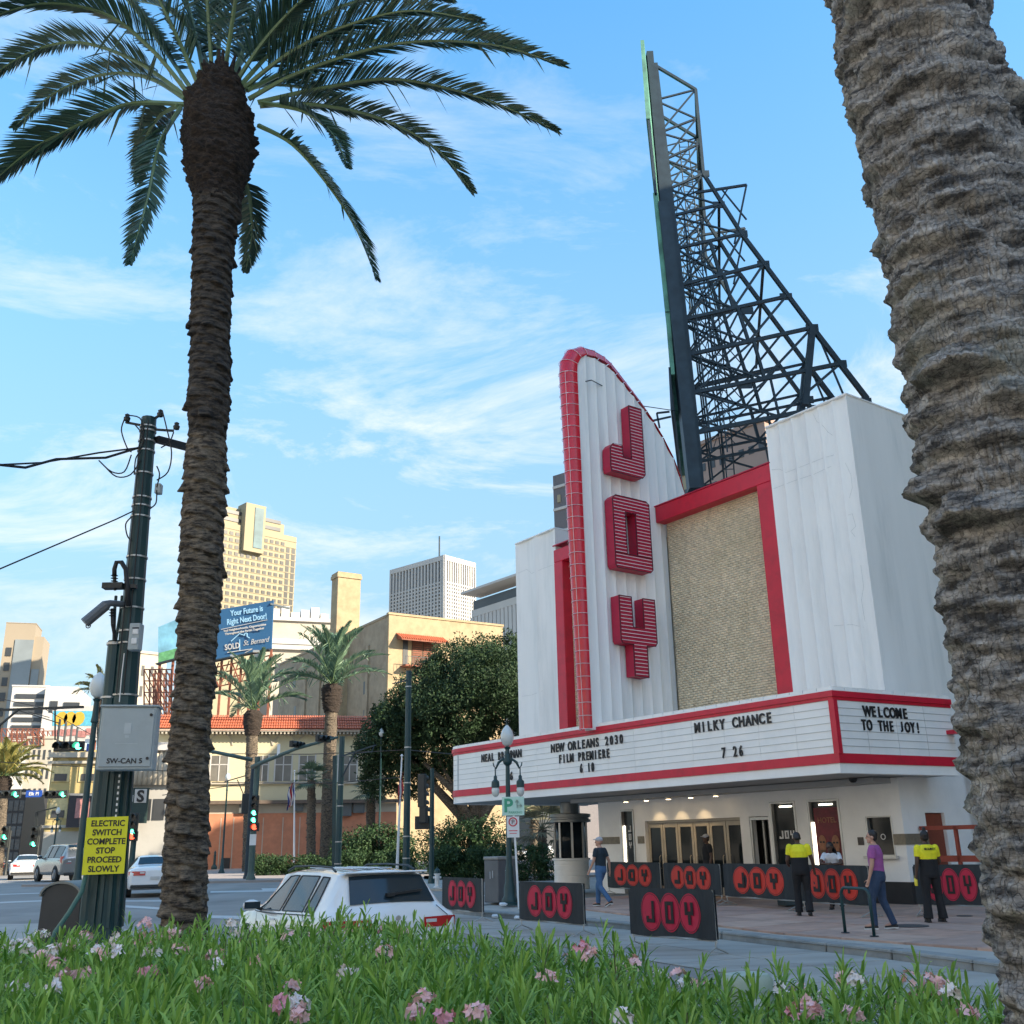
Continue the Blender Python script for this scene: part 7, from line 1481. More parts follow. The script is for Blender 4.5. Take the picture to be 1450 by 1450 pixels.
# ---- barriers with the printed banner
m_ban = mat('black_banner', (.020, .026, .030), .75, var=.35, vscale=5, mapscale=(1, 1, .25), bump=1, bscale=7); m_oval = mat('banner_red', (.62, .035, .02), .6, var=.06); m_oval2 = mat('banner_crimson', (.52, .012, .05), .6, var=.06); m_let = mat('banner_black', (.02, .012, .012), .7)
bar_n = 0
def barrier(label, L_, R_, zg, htop, m_o, group='banner barriers outside the theatre', lo=.24, om=.0, bill=False):
    a, c = at_z(*L_, zg), at_z(*R_, zg); d = (c-a); W_ = d.length; ang = math.atan2(d.y, d.x); t = thing('crowd_barrier', label, 'barrier', tuple(a), ang, group)
    f = MB(); f.tube([(.03, 0, lo-.05), (.03, 0, htop), (W_-.03, 0, htop), (W_-.03, 0, lo-.05)], .018, 7); f.tube([(.03, 0, lo-.02), (W_-.03, 0, lo-.02)], .015, 6); f.build('frame', m_alu, t)
    for x in (.05, W_-.05): q = MB(); q.tube([(x, 0, lo), (x, 0, .12), (x, -.28, .02)], .013, 6); q.tube([(x, 0, .12), (x, .28, .02)], .013, 6); q.tube([(x, -.3, .015), (x, .3, .015)], .012, 5); q.build('foot', m_alu, t)
    ph = random.random()*6; wv = lambda x, z: -.03-.007*math.sin(x*11+ph)-.004*math.sin(x*31+ph)*(1-(z-lo)/(htop-lo))
    b = MB(); nx = 40; xs = np.linspace(0, W_, nx+1); zs = np.linspace(lo, htop+.02, 7); rc = .05
    b.grid([[(x, wv(x, z), z-(rc*(max(0, 1-min(x, W_-x)/rc))**2 if z == zs[-1] else 0)-.01*math.sin(x*4) * (1 if z == zs[0] else 0)) for x in xs] for z in zs]); b.grid([[(x, .03, z) for x in xs] for z in (lo, htop+.01)]); b.grid([[(x, wv(x, htop), htop+.018) for x in xs], [(x, .03, htop+.01) for x in xs]])
    bn = b.build('banner', m_ban, t, smooth=True)
    cx = W_*(.5+om); H_ = htop-lo; ry = H_*.42; rx = W_*.122; cz = (lo+htop)/2+.01; step = rx*1.88
    for k, ch in enumerate('JOY'):
        ox = cx+(k-1)*step; pts = [(ox+rx*math.cos(s_), cz+ry*math.sin(s_)) for s_ in np.linspace(0, 2*PI, 28, endpoint=False)]
        q = MB(); n_ = len(pts); q.add([(ox, wv(ox, cz)-.006-.001*k, cz)]+[(x, wv(x, z)-.006-.001*k, z) for x, z in pts], [(0, i+1, (i+1) % n_+1) for i in range(n_)]); q.build('red_oval', m_o, bn)
        q = MB(); pi = [(ox+rx*.93*math.cos(s_), cz+ry*.94*math.sin(s_)) for s_ in np.linspace(0, 2*PI, 28, endpoint=False)]; pj = [(ox+rx*.89*math.cos(s_), cz+ry*.91*math.sin(s_)) for s_ in np.linspace(0, 2*PI, 28, endpoint=False)]
        q.add([(x, wv(x, z)-.0095-.001*k, z) for x, z in pi]+[(x, wv(x, z)-.0095-.001*k, z) for x, z in pj], [(i, (i+1) % n_, n_+(i+1) % n_, n_+i) for i in range(n_)]); q.build('ring_line', m_let, bn)
        lw, lh, s_ = rx*.80, ry*1.12, rx*.25; q = MB(); block_letter(ch, ox-lw/2, cz-lh/2, lw, lh, s_, q, -.060, -.0535); q.build('banner_letter', m_let, bn)
    return t
barrier('narrow banner barrier turned away between the white SUV and the bin', (628, 1300), (684, 1307), 0, .98, m_oval2)
barrier('banner barrier on the road in front of the triple globe lamp', (737, 1318), (829, 1327), 0, .98, m_oval2)
barrier('nearest banner barrier on the road, crimson ovals, right of centre', (896, 1343), (1018, 1354), 0, .98, m_oval2)
barrier('banner barrier behind the man in the navy shirt by the booth', (862, 1267), (938, 1272), .15, 1.0, m_oval)
barrier('banner barrier before the glass doors, second from the booth', (943, 1273), (1024, 1281), .15, 1.0, m_oval)
barrier('banner barrier with orange red ovals left of the yellow shirted guard', (1029, 1282), (1132, 1290), .15, 1.02, m_oval)
barrier('banner barrier that the woman in white leans on under the poster', (1138, 1291), (1238, 1299), .15, 1.02, m_oval)
barrier('banner barrier with crimson ovals behind the guard beside the trunk', (1302, 1297), (1408, 1300), .15, 1.02, m_oval2)
# bike rack, covers, small things
a, c = at_z(1197, 1321, .155), at_z(1238, 1326, .155); t = thing('bike_rack', 'green hoop bicycle rack on the pavement before the banner barrier', 'bike rack', tuple((a+c)/2), math.atan2((c-a).y, (c-a).x)); W_ = (c-a).length/2
b = MB(); b.tube([(-W_, 0, 0), (-W_, 0, .62)]+[(-W_+.14-.14*math.cos(s_), 0, .62+.14*math.sin(s_)) for s_ in np.linspace(.2, PI/2, 6)]+[(W_-.14+.14*math.sin(s_), 0, .62+.14*math.cos(s_)) for s_ in np.linspace(0, PI/2, 6)]+[(W_, 0, 0)], .028, 10); b.build('hoop', m_grn, t, smooth=True)
for x in (-W_, W_): b = MB(); b.lathe([(.075, 0), (.075, .012), (0, .012)], 14, (x, 0, 0)); b.build('base_plate', m_steel, t)
c = at_z(1287, 1311, .155); b = MB(); b.lathe([(.36, 0), (.36, .008), (.33, .012), (.30, .008), (0, .010)], 32); o = b.build('manhole_cover', mat('iron_cover', (.06, .06, .06), .7, var=.2, bump=.5, bscale=60)); o.location = (c.x, c.y, .152); tag(o, 'large round iron manhole cover beside the man in purple', 'manhole cover', 'iron covers in the pavement')
c = at_z(1366, 1297, .155); o2 = o.copy(); COL.objects.link(o2); o2.location = (c.x, c.y, .152); o2.scale = (.45, .45, 1); o2['label'] = 'small round iron cover on the pavement beside the near trunk'
c = at_y(1059, 1402, 5.6); t = thing('service_pedestal', 'pale green plastic service pedestal half hidden among the oleanders', 'pedestal', (c.x, c.y, .3)); zt = c.z-.3
b = MB(); b.lathe([(.125, 0), (.125, zt), (.13, zt), (.13, zt+.05), (.11, zt+.075), (.05, zt+.085), (0, zt+.086)], 24); b.v = [(x*1.0, y*.75, z) for x, y, z in b.v]; b.build('pedestal_cap', mat('pale_green_plastic', (.34, .42, .36), .5, var=.05), t, smooth=.7); b = MB(); b.box(-.05, .05, -.105, -.095, zt-.1, zt-.03); b.build('pedestal_label', m_wht, t)
for k, (px, py, s_) in enumerate(((701, 1300, .09), (733, 1302, .08), (712, 1283, .12))):
    c = at_z(px, py, .02 if py > 1290 else .17); b = MB(); b.lathe([(0, 0), (s_, .01), (s_*1.2, .05), (s_*.5, .09), (0, .07)], 7); b.v = [(x+.03*math.sin(9*z+x*40), y*1.2, z) for x, y, z in b.v]; o = b.build('crumpled_paper', m_wht); o.location = c; tag(o, ['crumpled white paper in the gutter under the litter bin', 'crumpled white paper by the foot of the banner barrier at the lamp', 'flat white paper on the pavement between bin and lamp base'][k], 'litter')
c = at_z(1110, 1287, .15)+Vector((.5, 1.0, 0)); t = thing('crate', 'grey green box standing behind the banner barrier left of the guard', 'box', (c.x, c.y, .15), .3); MB().box(-.35, .35, -.2, .2, .02, .42).build('box_body', mat('grey_green_box', (.07, .10, .10), .6), t, bevel=.02); MB().box(-.37, .37, -.22, .22, .42, .47).build('lid', mat('grey_green_box', (.07, .1, .1), .6), t, bevel=.01)
# ================================================================ people: one remeshed continuous body each, clothes over it
def skin_mat(name, c): return mat(name, c, .55, var=.06, vscale=8)
m_sk1 = skin_mat('light_skin', (.50, .27, .19)); m_sk2 = skin_mat('dark_skin', (.085, .042, .026)); m_sk3 = skin_mat('brown_skin', (.16, .08, .05))
def cloth(name, c, r=.85): return mat(name, c, r, var=.12, vscale=9, bump=.4, bscale=14)
m_navy = cloth('navy_cotton', (.018, .032, .045)); m_jean = cloth('blue_denim', (.05, .13, .26)); m_jean2 = cloth('dark_denim', (.025, .05, .10)); m_purp = cloth('purple_cotton', (.33, .085, .27)); m_bk = cloth('black_cloth', (.012, .012, .014)); m_yl = cloth('yellow_uniform', (.80, .72, .02), .7); m_wt = cloth('white_cotton', (.66, .68, .72))
m_hair = mat('black_hair', (.010, .008, .008), .5, var=.3, vscale=30); m_hair2 = mat('dark_brown_hair', (.018, .012, .010), .5, var=.3, vscale=30); m_shoe = mat('black_shoe', (.015, .015, .016), .5); m_shoew = mat('white_sole', (.6, .6, .58), .6); m_cap = cloth('grey_cap', (.42, .42, .44))
def taper(b, a, c, r0, r1, n=10, e0=True, e1=True, sq=1.0):
    a, c = Vector(a), Vector(c); d = (c-a); L_ = d.length; d = d/L_; pts = []; rs = []
    for t in ((-.9, -.6, 0) if e0 else (0,)): pts.append(a+d*r0*t); rs.append(r0*math.sqrt(max(.02, 1-t*t)))
    pts.append(a.lerp(c, .35)); rs.append((r0*.65+r1*.35)*1.06); pts.append(a.lerp(c, .7)); rs.append(r0*.3+r1*.7)
    for t in ((0, .6, .9) if e1 else (0,)): pts.append(c+d*r1*t); rs.append(r1*math.sqrt(max(.02, 1-t*t)))
    b.tube(pts, rs, n)
def ell(b, c, rx, ry, rz, n=12, rot=None):
    prof = [(max(1e-7, math.sin(t)), -math.cos(t)) for t in np.linspace(0, PI, n)]; q = MB(); q.lathe(prof, n+4); M = Matrix.Translation(c) @ (rot or Matrix.Identity(4)) @ Matrix.Diagonal((rx, ry, rz, 1)); b.add([M @ Vector(v) for v in q.v], q.f)
def remesh(b, name, m, parent, vox=.012, smooth=4):
    me = bpy.data.meshes.new(name); me.from_pydata(b.v, [], b.f); me.update(); o = bpy.data.objects.new(name, me); COL.objects.link(o)
    r = o.modifiers.new('r', 'REMESH'); r.mode = 'VOXEL'; r.voxel_size = vox; s_ = o.modifiers.new('s', 'SMOOTH'); s_.iterations = smooth; s_.factor = .5
    dg = bpy.context.evaluated_depsgraph_get(); me2 = bpy.data.meshes.new_from_object(o.evaluated_get(dg)); bpy.data.objects.remove(o); me2.name = name; me2.materials.clear(); me2.materials.append(m); me2.shade_smooth(); return link(name, me2, parent)
def person(label, pos, heading, skin, J, top, bottom, hair, H=1.75, build=1.0, bib=None, cap=None, longhair=False, bun=False, shoes='black', group=None, head_yaw=0, head_pitch=0, female=False, cuff=None, text=None):
    """J: joints in a local frame facing +y, metres for a 1.75 m figure"""
    t = thing('person', label, 'person', tuple(pos), heading, group); k = H/1.75; t.scale = (k,)*3; V = Vector; g = build
    P_, Cc, Nk, Hd = V(J['pelvis']), V(J['chest']), V(J['neck']), V(J['head']); b = MB()
    def torso(b, e=0.0, z0=0, z1=1, wsc=1.0):
        secs = [(P_+V((0, 0, -.10)), .165*g, .115*g), (P_, .175*g, .12*g), (P_.lerp(Cc, .35), (.148 if not female else .138)*g, .105*g), (P_.lerp(Cc, .7), .165*g, .115*g), (Cc, .185*g, .12*g), (Cc.lerp(Nk, .55), .175*g, .10*g), (Cc.lerp(Nk, .85), .105*g, .075*g), (Nk, .062, .06)]
        secs = secs[z0:len(secs)-z1+1] if z1 > 1 else secs[z0:]
        R_ = []; yv = (V(J['shR'])-V(J['shL'])).normalized(); dv_ = V((-yv.y, yv.x, 0))
        for c, rx, ry in secs: R_.append([c+yv*(rx+e)*math.cos(a)*wsc+dv_*(ry+e)*math.sin(a) for a in np.linspace(0, 2*PI, 16, endpoint=False)])
        n = len(R_); b.add([p for r_ in R_ for p in r_], [(i*16+j, i*16+(j+1) % 16, (i+1)*16+(j+1) % 16, (i+1)*16+j) for i in range(n-1) for j in range(16)]+[tuple(reversed(range(16))), tuple((n-1)*16+j for j in range(16))])
    torso(b); taper(b, Nk-V((0, 0, .03)), Hd-V((0, 0, .04)), .058, .055)
    for s_ in 'LR':
        sh, el, wr_, hp, kn, an, to = [V(J[q+s_]) for q in ('sh', 'el', 'wr', 'hip', 'kn', 'an', 'toe')]
        ell(b, sh, .068*g, .062*g, .065*g, 8); taper(b, sh, el, .052*g, .040*g); taper(b, el, wr_, .040*g, .026*g); taper(b, hp, kn, .088*g, .058*g); taper(b, kn, an, .057*g, .038*g); taper(b, an, to+V((0, 0, .01)), .040, .032)
        d = (V(J['hd'+s_])-wr_).normalized(); sd = d.cross(V((0, 1, 0)) if abs(d.y) < .8 else V((0, 0, 1))).normalized(); up_v = sd.cross(d); curl = -1 if s_ == 'L' else 1
        pm = wr_+d*.055; taper(b, wr_, pm+d*.02, .026, .030, 8)
        for f in range(4):
            o_ = up_v*(.024-.016*f); l_ = (.075, .085, .08, .062)[f]; a0 = pm+d*.035+o_; a1 = a0+(d*.8+sd*curl*.25)*l_*.5; a2 = a1+(d*.55+sd*curl*.6)*l_*.5; b.tube([a0, a1, a2], [.0095, .0088, .007], 6)
        a0 = wr_+d*.03+up_v*.025; b.tube([a0, a0+(d*.5+up_v*.7)*.035, a0+(d*.9+up_v*.6)*.065], [.012, .010, .008], 6)
    # head with brow, nose, chin, ears
    Rz = Matrix.Rotation(head_yaw, 4, 'Z') @ Matrix.Rotation(head_pitch, 4, 'X'); hc = Hd+V((0, .01, .075)); hp_ = lambda x, y, z: hc+(Rz @ V((x, y, z)))
    ell(b, hc+(Rz @ V((0, -.01, .02))), .076, .094, .098, 14, Rz); ell(b, hp_(0, .018, -.05), .058, .068, .072, 10, Rz); ell(b, hp_(0, .098, -.018), .012, .018, .022, 8, Rz); ell(b, hp_(0, .075, -.095), .026, .022, .020, 8, Rz); ell(b, hp_(0, .074, .022), .050, .022, .014, 8, Rz)
    for s_ in (-1, 1): ell(b, hp_(s_*.078, -.008, -.015), .010, .022, .032, 8, Rz)
    ell(b, hp_(0, .086, -.058), .024, .012, .010, 8, Rz)
    body_ = remesh(b, 'body', skin, t, .0085, 3)
    q = MB()
    for s_ in (-1, 1): ell(q, hp_(s_*.032, .087, .0), .012, .008, .007, 8, Rz)
    q.build('eye', m_hair, body_, smooth=True)
    # trousers
    b = MB(); torso_secs = 3; R_ = []; yv = (V(J['shR'])-V(J['shL'])).normalized(); dv_ = V((-yv.y, yv.x, 0))
    for c, rx, ry in [(P_+V((0, 0, -.12)), .16*g, .12*g), (P_+V((0, 0, -.05)), .182*g, .132*g), (P_+V((0, 0, .04)), .176*g, .124*g), (P_.lerp(Cc, .28), .160*g, .115*g)]: R_.append([c+yv*(rx+.01)*math.cos(a)+dv_*(ry+.01)*math.sin(a) for a in np.linspace(0, 2*PI, 16, endpoint=False)])
    b.add([p for r_ in R_ for p in r_], [(i*16+j, i*16+(j+1) % 16, (i+1)*16+(j+1) % 16, (i+1)*16+j) for i in range(3) for j in range(16)]+[tuple(reversed(range(16))), tuple(48+j for j in range(16))])
    for s_ in 'LR':
        hp2, kn, an = [V(J[q_+s_]) for q_ in ('hip', 'kn', 'an')]; taper(b, hp2, kn, .104*g, .074*g); fl = (cuff or .062); pts = [kn, kn.lerp(an, .5), an+V((0, 0, -.02))]; b.tube(pts, [.074*g, (.068*g+fl)/2, fl], 12)
        for f in (.85, .95): ell(b, kn.lerp(an, f)+V((0, .01, 0)), fl*1.04, fl*1.04, .012, 8)
    remesh(b, 'trousers', bottom, t, .011, 3)
    # shirt with sleeves
    b = MB(); R_ = []
    top_secs = [(P_.lerp(Cc, -.08 if not bib else .30), .178*g, .128*g), (P_.lerp(Cc, .3), .166*g, .122*g), (P_.lerp(Cc, .7), .176*g, .126*g), (Cc, .196*g, .132*g), (Cc.lerp(Nk, .5), .170*g, .106*g), (Cc.lerp(Nk, .82), .112*g, .085*g), (Cc.lerp(Nk, .92), .078, .073)]
    if bib: top_secs = top_secs[2:]; top_secs[0] = (P_.lerp(Cc, .62), .172*g, .124*g)
    for c, rx, ry in top_secs: R_.append([c+yv*(rx+.008)*math.cos(a)+dv_*(ry+.008)*math.sin(a) for a in np.linspace(0, 2*PI, 16, endpoint=False)])
    n = len(R_); b.add([p for r_ in R_ for p in r_], [(i*16+j, i*16+(j+1) % 16, (i+1)*16+(j+1) % 16, (i+1)*16+j) for i in range(n-1) for j in range(16)]+[tuple(reversed(range(16))), tuple((n-1)*16+j for j in range(16))])
    for s_ in 'LR': sh, el = V(J['sh'+s_]), V(J['el'+s_]); ell(b, sh, .070*g, .066*g, .066*g, 8); taper(b, sh, sh.lerp(el, .62), .068*g, .060*g, e1=False)
    sh_ = remesh(b, 'shirt', top, t, .0105, 3)
    if bib:
        b = MB(); R_ = []
        for c, rx, ry in [(P_.lerp(Cc, -.05), .180*g, .130*g), (P_.lerp(Cc, .3), .170*g, .124*g), (P_.lerp(Cc, .66), .178*g, .128*g)]: R_.append([c+yv*(rx+.010)*math.cos(a)+dv_*(ry+.010)*math.sin(a) for a in np.linspace(0, 2*PI, 16, endpoint=False)])
        b.add([p for r_ in R_ for p in r_], [(i*16+j, i*16+(j+1) % 16, (i+1)*16+(j+1) % 16, (i+1)*16+j) for i in range(2) for j in range(16)]+[tuple(reversed(range(16))), tuple(32+j for j in range(16))]); remesh(b, 'shirt_lower', bib, t, .0105, 2)
    if text: put_text('back_print', text, .055, m_bk, sh_, tuple(Cc-dv_*(.145*g)+V((0, 0, .05))), tuple(yv), (0, 0, 1), .004, bold=.002)
    # shoes
    for s_ in 'LR':
        an, to = V(J['an'+s_]), V(J['toe'+s_]); d = (to-an); d.z = 0; d = d.normalized(); b = MB(); base = an+V((0, 0, -.045)); ell(b, base-d*.015, .044, .05, .045, 8); taper(b, base+V((0, 0, -.01)), to+V((0, 0, -.005)), .045, .036)
        o = remesh(b, 'shoe', m_shoe, t, .010, 2)
        q = MB(); sdv = V((d.y, -d.x, 0)); zz = to.z-.045; out_ = [base-d*.06+sdv*.035, base+sdv*.047, to+sdv*.042, to+d*.045, to-sdv*.042, base-sdv*.047, base-d*.06-sdv*.035]; lift = (an.z-.085-zz)
        q.add([(p.x, p.y, zz+(lift if i in (0, 1, 5, 6) else 0)) for i, p in enumerate(out_)]+[(p.x, p.y, zz+.022+(lift if i in (0, 1, 5, 6) else 0)) for i, p in enumerate(out_)], [tuple(reversed(range(7))), tuple(range(7, 14))]+[(i, (i+1) % 7, 7+(i+1) % 7, 7+i) for i in range(7)]); q.build('sole', m_shoew if shoes == 'white' else m_shoe, o)
    # hair / cap
    if hair:
        b = MB(); ell(b, hp_(0, -.022, .036), .084, .094, .092, 14, Rz); ell(b, hp_(0, -.05, -.02), .072, .055, .065, 10, Rz)
        if longhair:
            for a in np.linspace(-1.2, 1.2, 9): x = .075*math.sin(a); b.tube([hp_(x, -.05*math.cos(a)-.02, .02), hp_(x*1.25, -.08, -.10), hp_(x*1.4, -.085, -.24)], [.022, .020, .010], 6)
        if bun: ell(b, hp_(0, -.03, .15), .042, .042, .045, 10)
        remesh(b, 'hair', hair, t, .010, 2)
    if cap:
        b = MB(); ell(b, hp_(0, -.01, .055), .086, .102, .072, 14, Rz); ell(b, hp_(0, .10, .055), .062, .065, .010, 10, Rz); remesh(b, 'cap', cap, t, .009, 2)
    return t
def pose(**kw):
    J = dict(pelvis=(0, 0, .96), chest=(0, 0, 1.33), neck=(0, 0, 1.50), head=(0, .015, 1.56), shL=(-.19, 0, 1.42), shR=(.19, 0, 1.42), elL=(-.24, -.02, 1.13), elR=(.24, -.02, 1.13), wrL=(-.26, .06, .88), wrR=(.26, .06, .88), hdL=(-.26, .10, .78), hdR=(.26, .10, .78),
             hipL=(-.095, 0, .92), hipR=(.095, 0, .92), knL=(-.11, .02, .50), knR=(.11, .02, .50), anL=(-.12, -.02, .09), anR=(.12, -.02, .09), toeL=(-.14, .13, .045), toeR=(.14, .13, .045)); J.update(kw); return J
def at_foot(px, py, z=.15): return at_z(px, py, z)
walk1 = pose(knR=(.10, .18, .52), anR=(.10, .20, .10), toeR=(.11, .35, .05), knL=(-.10, -.02, .50), anL=(-.10, -.34, .16), toeL=(-.11, -.21, .05), elL=(-.25, .05, 1.14), wrL=(-.25, .18, .92), hdL=(-.25, .23, .83), elR=(.25, -.10, 1.14), wrR=(.27, -.10, .88), hdR=(.27, -.08, .78))
person('man in navy t-shirt and blue jeans with white cap walking past the ticket booth', at_foot(853, 1284), rad(50), m_sk1, walk1, m_navy, m_jean, None, 1.76, 1.0, cap=m_cap, shoes='white', head_yaw=rad(35), group='people outside the theatre')
p = T(-6.2, .75, .15); person('man in black t-shirt and cap standing in front of the last glass door', p, rad(100), m_sk2, pose(), m_bk, m_bk, m_hair, 1.80, 1.08, cap=m_cap, group='people outside the theatre')
person('guard in yellow and black uniform looking down behind the hoop rack, left', at_foot(1140, 1297), rad(-8), m_sk2, pose(chest=(0, .02, 1.33), neck=(0, .04, 1.49), head=(.0, .08, 1.53), anL=(-.10, .10, .09), knL=(-.10, .10, .50), toeL=(-.11, .25, .045), anR=(.10, -.12, .11), toeR=(.13, .02, .045), elR=(.27, .02, 1.15), wrR=(.30, .05, .93), hdR=(.31, .07, .85), elL=(-.26, .02, 1.15), wrL=(-.24, .2, 1.05), hdL=(-.2, .28, 1.02)), m_yl, m_bk, m_hair, 1.78, 1.05, bib=m_bk, head_pitch=rad(-30), cuff=.085, group='people outside the theatre')
person('woman in white polo with long dark hair leaning on the banner barrier', at_foot(1196, 1290)+Vector((0, .55, 0)), rad(155), m_sk2, pose(pelvis=(0, -.12, .92), chest=(0, .02, 1.22), neck=(0, .10, 1.36), head=(0, .14, 1.42), shL=(-.17, .03, 1.30), shR=(.17, .03, 1.30), elL=(-.26, .22, 1.10), elR=(.26, .22, 1.10), wrL=(-.06, .36, 1.08), wrR=(.06, .34, 1.09), hdL=(.03, .38, 1.08), hdR=(-.03, .36, 1.10), hipL=(-.09, -.12, .88), hipR=(.09, -.12, .88), knL=(-.10, -.04, .48), knR=(.10, -.04, .48)), m_wt, m_bk, m_hair, 1.66, 1.0, longhair=True, head_yaw=rad(-35), head_pitch=rad(-12), female=True, group='people outside the theatre')
person('man in purple t-shirt, jeans and black and white shoes beside the manhole cover', at_foot(1252, 1316), rad(62), m_sk1, pose(knL=(-.10, .14, .52), anL=(-.10, .14, .09), toeL=(-.12, .29, .045), knR=(.10, -.02, .50), anR=(.10, -.18, .10), toeR=(.12, -.03, .045), elL=(-.24, .04, 1.13), wrL=(-.24, .12, .88), hdL=(-.23, .16, .79)), m_purp, m_jean2, m_hair2, 1.74, 1.04, shoes='white', head_yaw=rad(12), group='people outside the theatre')
g = person('guard in yellow and black uniform with hair bun holding a yellow bottle', at_foot(1326, 1306), rad(6), m_sk2, pose(anL=(-.16, -.02, .09), anR=(.15, -.02, .09), knL=(-.13, .0, .50), knR=(.125, .0, .50), elL=(-.25, -.02, 1.14), wrL=(-.28, .02, .90), hdL=(-.285, .04, .80), elR=(.27, .06, 1.15), wrR=(.18, .20, 1.02), hdR=(.12, .26, 1.03)), m_yl, m_bk, m_hair, 1.72, 1.05, bib=m_bk, bun=True, cuff=.095, female=True, text='SECURITY', group='people outside the theatre')
M = Matrix.Translation(at_foot(1326, 1306)) @ Matrix.Rotation(rad(6), 4, 'Z'); bt2 = M @ Vector((-.29, .04, .68)); b = MB(); b.lathe([(.03, 0), (.033, .02), (.033, .12), (.012, .16), (.012, .19), (0, .19)], 12); o = b.build('bottle', mat('yellow_bottle', (.75, .60, .05), .35), smooth=.6); o.location = bt2; tag(o, 'yellow bottle hanging in the hand of the guard with the hair bun', 'bottle')
# ================================================================ oleanders filling the bed in front of the camera
m_ole = leafmat('oleander_leaf', (.055, .185, .018), (.33, .53, .11), .45, 4, .28); m_stem = mat('oleander_stem', (.13, .14, .06), .7, var=.2)
m_pet = [mat('petal_pale', (.86, .50, .49), .6, var=.12, vscale=20), mat('petal_pink', (.82, .33, .38), .6, var=.15, vscale=20), mat('petal_white', (.86, .74, .70), .6, var=.08, vscale=20)]
bed = thing('oleander_bed', 'dense green oleander bushes with pale pink flower clusters across the foreground', 'flower bed', (0, 5, .3))
def edgeY(x):      # far edge of the planting, from the photograph's outline
    return float(np.interp(x, [-9, -6.5, -5.2, -4.2, -2.6, -.9, .5, 1.6, 2.6, 4], [6.6, 7.3, 8.6, 9.2, 9.6, 8.9, 7.4, 6.2, 5.2, 4.0]))
def topz(x, y):
    n_ = float(fbm(np.array([x*.9+3.1]), np.array([y*.9]), np.array([.5]), 3)[0])
    base = np.interp(x, [-9, -4.5, -3, -1, .5, 1.2, 3], [.98, 1.02, 1.10, 1.12, 1.06, 1.02, 1.00])
    e = max(0., min(1., (edgeY(x)-y)/.7)); return float(base + .16*n_ + .03 - .28*(1-e)**2)
rg = np.random.default_rng(41); V = []; stems = MB(); shoots = []
yy = 2.75
while yy < 9.7:
    s_ = .092+.012*(yy-2.7); xw = .56*yy+.9
    for x in np.arange(-xw, xw, s_):
        X_, Y_ = x+rg.uniform(-.5, .5)*s_, yy+rg.uniform(-.5, .5)*s_
        if Y_ > edgeY(X_) or (X_-1.42)**2+(Y_-2.62)**2 < .36**2 or (X_-c0.x)**2+(Y_-12)**2 < .3**2: continue
        if X_ > .8 and rg.random() < .10: continue
        shoots.append((X_, Y_, topz(X_, Y_)+rg.normal(0, .055)))
    yy += s_
Q = []
for (X_, Y_, Z_) in shoots:
    tilt = Vector((rg.normal(0, .22), rg.normal(0, .22)-.05, 1)).normalized(); tp_ = Vector((X_, Y_, Z_)); ln = .30
    nl = 18 if Y_ > 6.5 else 23; sx = tilt.cross(Vector((0, 1, 0))).normalized(); sy = tilt.cross(sx); a = rg.uniform(0, 6.28)
    if rg.random() < .12: stems.tube([tp_-tilt*.42, tp_], [.006, .003], 4, False)
    for k in range(nl):
        f = k/nl; a += 2.1+rg.normal(0, .2); p = tp_-tilt*ln*(f**.9); out = sx*math.cos(a)+sy*math.sin(a); el = 1.25-1.0*f+rg.normal(0, .16); d = (tilt*math.sin(el)+out*math.cos(el)); L_ = (.105+.06*min(1, f*2.2))*rg.uniform(.75, 1.2); wv = d.cross(tilt+out*.3).normalized()*(.0066+.0022*rg.random())*(1+.05*(Y_-3)); nn = wv.cross(d).normalized(); mid = p+d*L_*.5+nn*.004; e = p+d*L_-Vector((0, 0, .02+.03*f))*1.0
        q1, q2 = p+d*L_*.28, p+d*L_*.72-Vector((0, 0, .005)); V += [p, q1+wv*.85, q2+wv*.7, e, q2-wv*.7, q1-wv*.85, q1-nn*.003, q2-nn*.003]
V = np.array([tuple(v) for v in V], np.float32)-np.array([0, 5, .3], np.float32); n = len(V)//8; base = np.arange(n)[:, None]*8
F = np.concatenate([base+np.array(q)[None] for q in ((0, 1, 6, 6), )], 0)[:, :3]
tri = np.concatenate([base+np.array(q)[None] for q in ((0, 1, 6), (0, 6, 5), (1, 2, 6), (2, 7, 6), (6, 7, 4), (6, 4, 5), (2, 3, 7), (7, 3, 4))], 0)
tag(npmesh('foliage', V, tri, m_ole, bed), kind='stuff')
tw = random.Random(6)
for k in range(60): x = tw.uniform(-4, 3); y = tw.uniform(2.9, 7.5); z = topz(x, y); stems.tube([(x, y, z-.5), (x+tw.uniform(-.1, .1), y, z-.2), (x+tw.uniform(-.25, .25), y+tw.uniform(-.1, .1), z-.06)], [.007, .005, .003], 4, False)
stems.v = [(x, y-5, z-.3) for x, y, z in stems.v]; tag(stems.build('stems', m_stem, bed), kind='stuff')
# dark sheet painted as the shade between leaves, so the ground stays hidden
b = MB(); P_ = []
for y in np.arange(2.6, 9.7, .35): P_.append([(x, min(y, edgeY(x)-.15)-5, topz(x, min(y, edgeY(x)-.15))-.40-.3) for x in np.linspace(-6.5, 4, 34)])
b.grid(P_); tag(b.build('inner_shade_sheet', mat('inner_leaf_shade', (.015, .05, .010), .9, var=.4, vscale=14, bump=1, bscale=30), bed), kind='stuff')
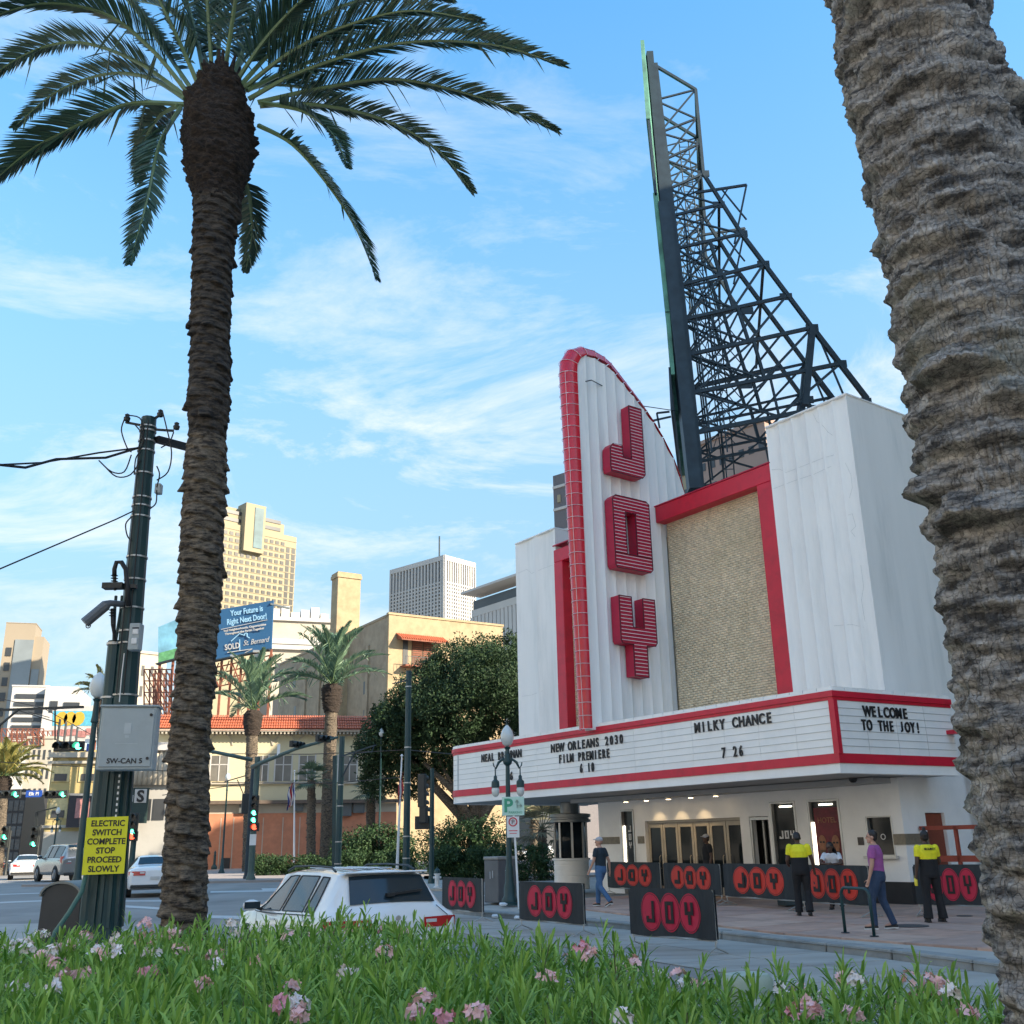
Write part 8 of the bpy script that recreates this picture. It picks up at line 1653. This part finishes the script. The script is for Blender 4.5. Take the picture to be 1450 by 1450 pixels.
# flower clusters: five petalled blossoms
def blossoms(c, n, R_, m, seed):
    rr = np.random.default_rng(seed); b = MB()
    for i in range(n):
        d = rr.normal(size=3); d[2] = abs(d[2])*.8+.15; d[1] = d[1]-.35; d /= np.linalg.norm(d); o_ = Vector(d)*R_*rr.uniform(.65, 1.0); nrm = Vector(d+rr.normal(0, .3, 3)).normalized(); sx = nrm.cross(Vector((.3, .2, 1))).normalized(); sy = nrm.cross(sx); s_ = rr.uniform(.016, .022); a0 = rr.uniform(0, 6)
        for q in range(5):
            a = a0+q*2*PI/5; d1 = sx*math.cos(a)+sy*math.sin(a); d2 = sx*math.cos(a+.6)+sy*math.sin(a+.6); d0 = sx*math.cos(a-.6)+sy*math.sin(a-.6); lift = nrm*s_*rr.uniform(.1, .5)
            b.add([c+o_, c+o_+d0*s_*.8+lift*.6, c+o_+d1*s_*1.25+lift, c+o_+d2*s_*.8+lift*.6], [(0, 1, 2, 3)])
    return b.build('flower_cluster', m, bed)
fl = [(320, 1170), ]
FL = [(120, 1330, 1), (96, 1345, 0), (60, 1328, 2), (205, 1325, 0), (232, 1332, 0), (165, 1350, 2), (145, 1356, 0), (215, 1352, 2), (245, 1326, 1), (95, 1385, 0), (120, 1382, 1), (138, 1352, 2), (58, 1360, 1), (210, 1382, 1), (305, 1358, 1), (298, 1305, 0), (328, 1312, 2), (345, 1312, 1), (335, 1326, 2), (366, 1366, 0), (284, 1402, 0), (22, 1402, 2), (75, 1405, 2), (170, 1294, 0), (195, 1298, 0), (212, 1294, 2), (412, 1405, 1), (398, 1428, 1), (420, 1428, 2), (425, 1441, 0), (448, 1292, 0), (470, 1300, 0), (545, 1352, 0), (545, 1294, 1), (570, 1300, 0), (485, 1290, 1), (365, 1290, 0), (725, 1330, 0), (600, 1418, 1), (585, 1440, 0), (676, 1440, 0), (630, 1446, 1),
      (755, 1326, 2), (822, 1346, 1), (836, 1347, 0), (860, 1336, 0), (885, 1332, 2), (893, 1338, 0), (928, 1336, 2), (898, 1368, 0), (962, 1368, 2), (775, 1388, 0), (1240, 1377, 0), (1150, 1356, 2), (1192, 1392, 0), (1212, 1392, 2), (1285, 1376, 0), (1310, 1380, 1), (1290, 1392, 0), (1318, 1396, 0), (1335, 1402, 1), (1347, 1412, 2), (1330, 1392, 0), (1138, 1425, 0), (1148, 1436, 0), (1128, 1442, 1), (1208, 1442, 1), (1368, 1440, 0), (960, 1385, 0), (985, 1362, 0), (1105, 1390, 2), (1100, 1402, 2), (880, 1446, 2), (500, 1296, 0), (15, 1345, 2), (90, 1326, 2), (40, 1348, 2)]
_r = random.Random(77)
FL += [(_r.uniform(0, 1400), 1300+45*abs(_r.gauss(0, 1)) if q < 34 else _r.uniform(1350, 1450), _r.choice((0, 0, 1, 2))) for q in range(24)]
for i, (px, py, k) in enumerate(FL):
    # where the pixel's ray meets the top of the bushes
    d = ray(px, py); best = None
    for Y_ in np.arange(2.9, 9.8, .06):
        p = Vector((0, 0, CH))+d*(Y_/d.y)
        if Y_ > edgeY(p.x): break
        best = p
        if p.z < topz(p.x, Y_)+.02: break
    if best is None: continue
    zt_ = topz(best.x, best.y)
    if best.z > zt_+.06: best = Vector((best.x, best.y-.12, topz(best.x, best.y-.12)+.04))
    blossoms(best-Vector((0, 5, .3)), rg.integers(9, 20), .030+.004*best.y, m_pet[1 if k == 1 and i % 2 else (2 if k == 2 else 0)], 900+i)
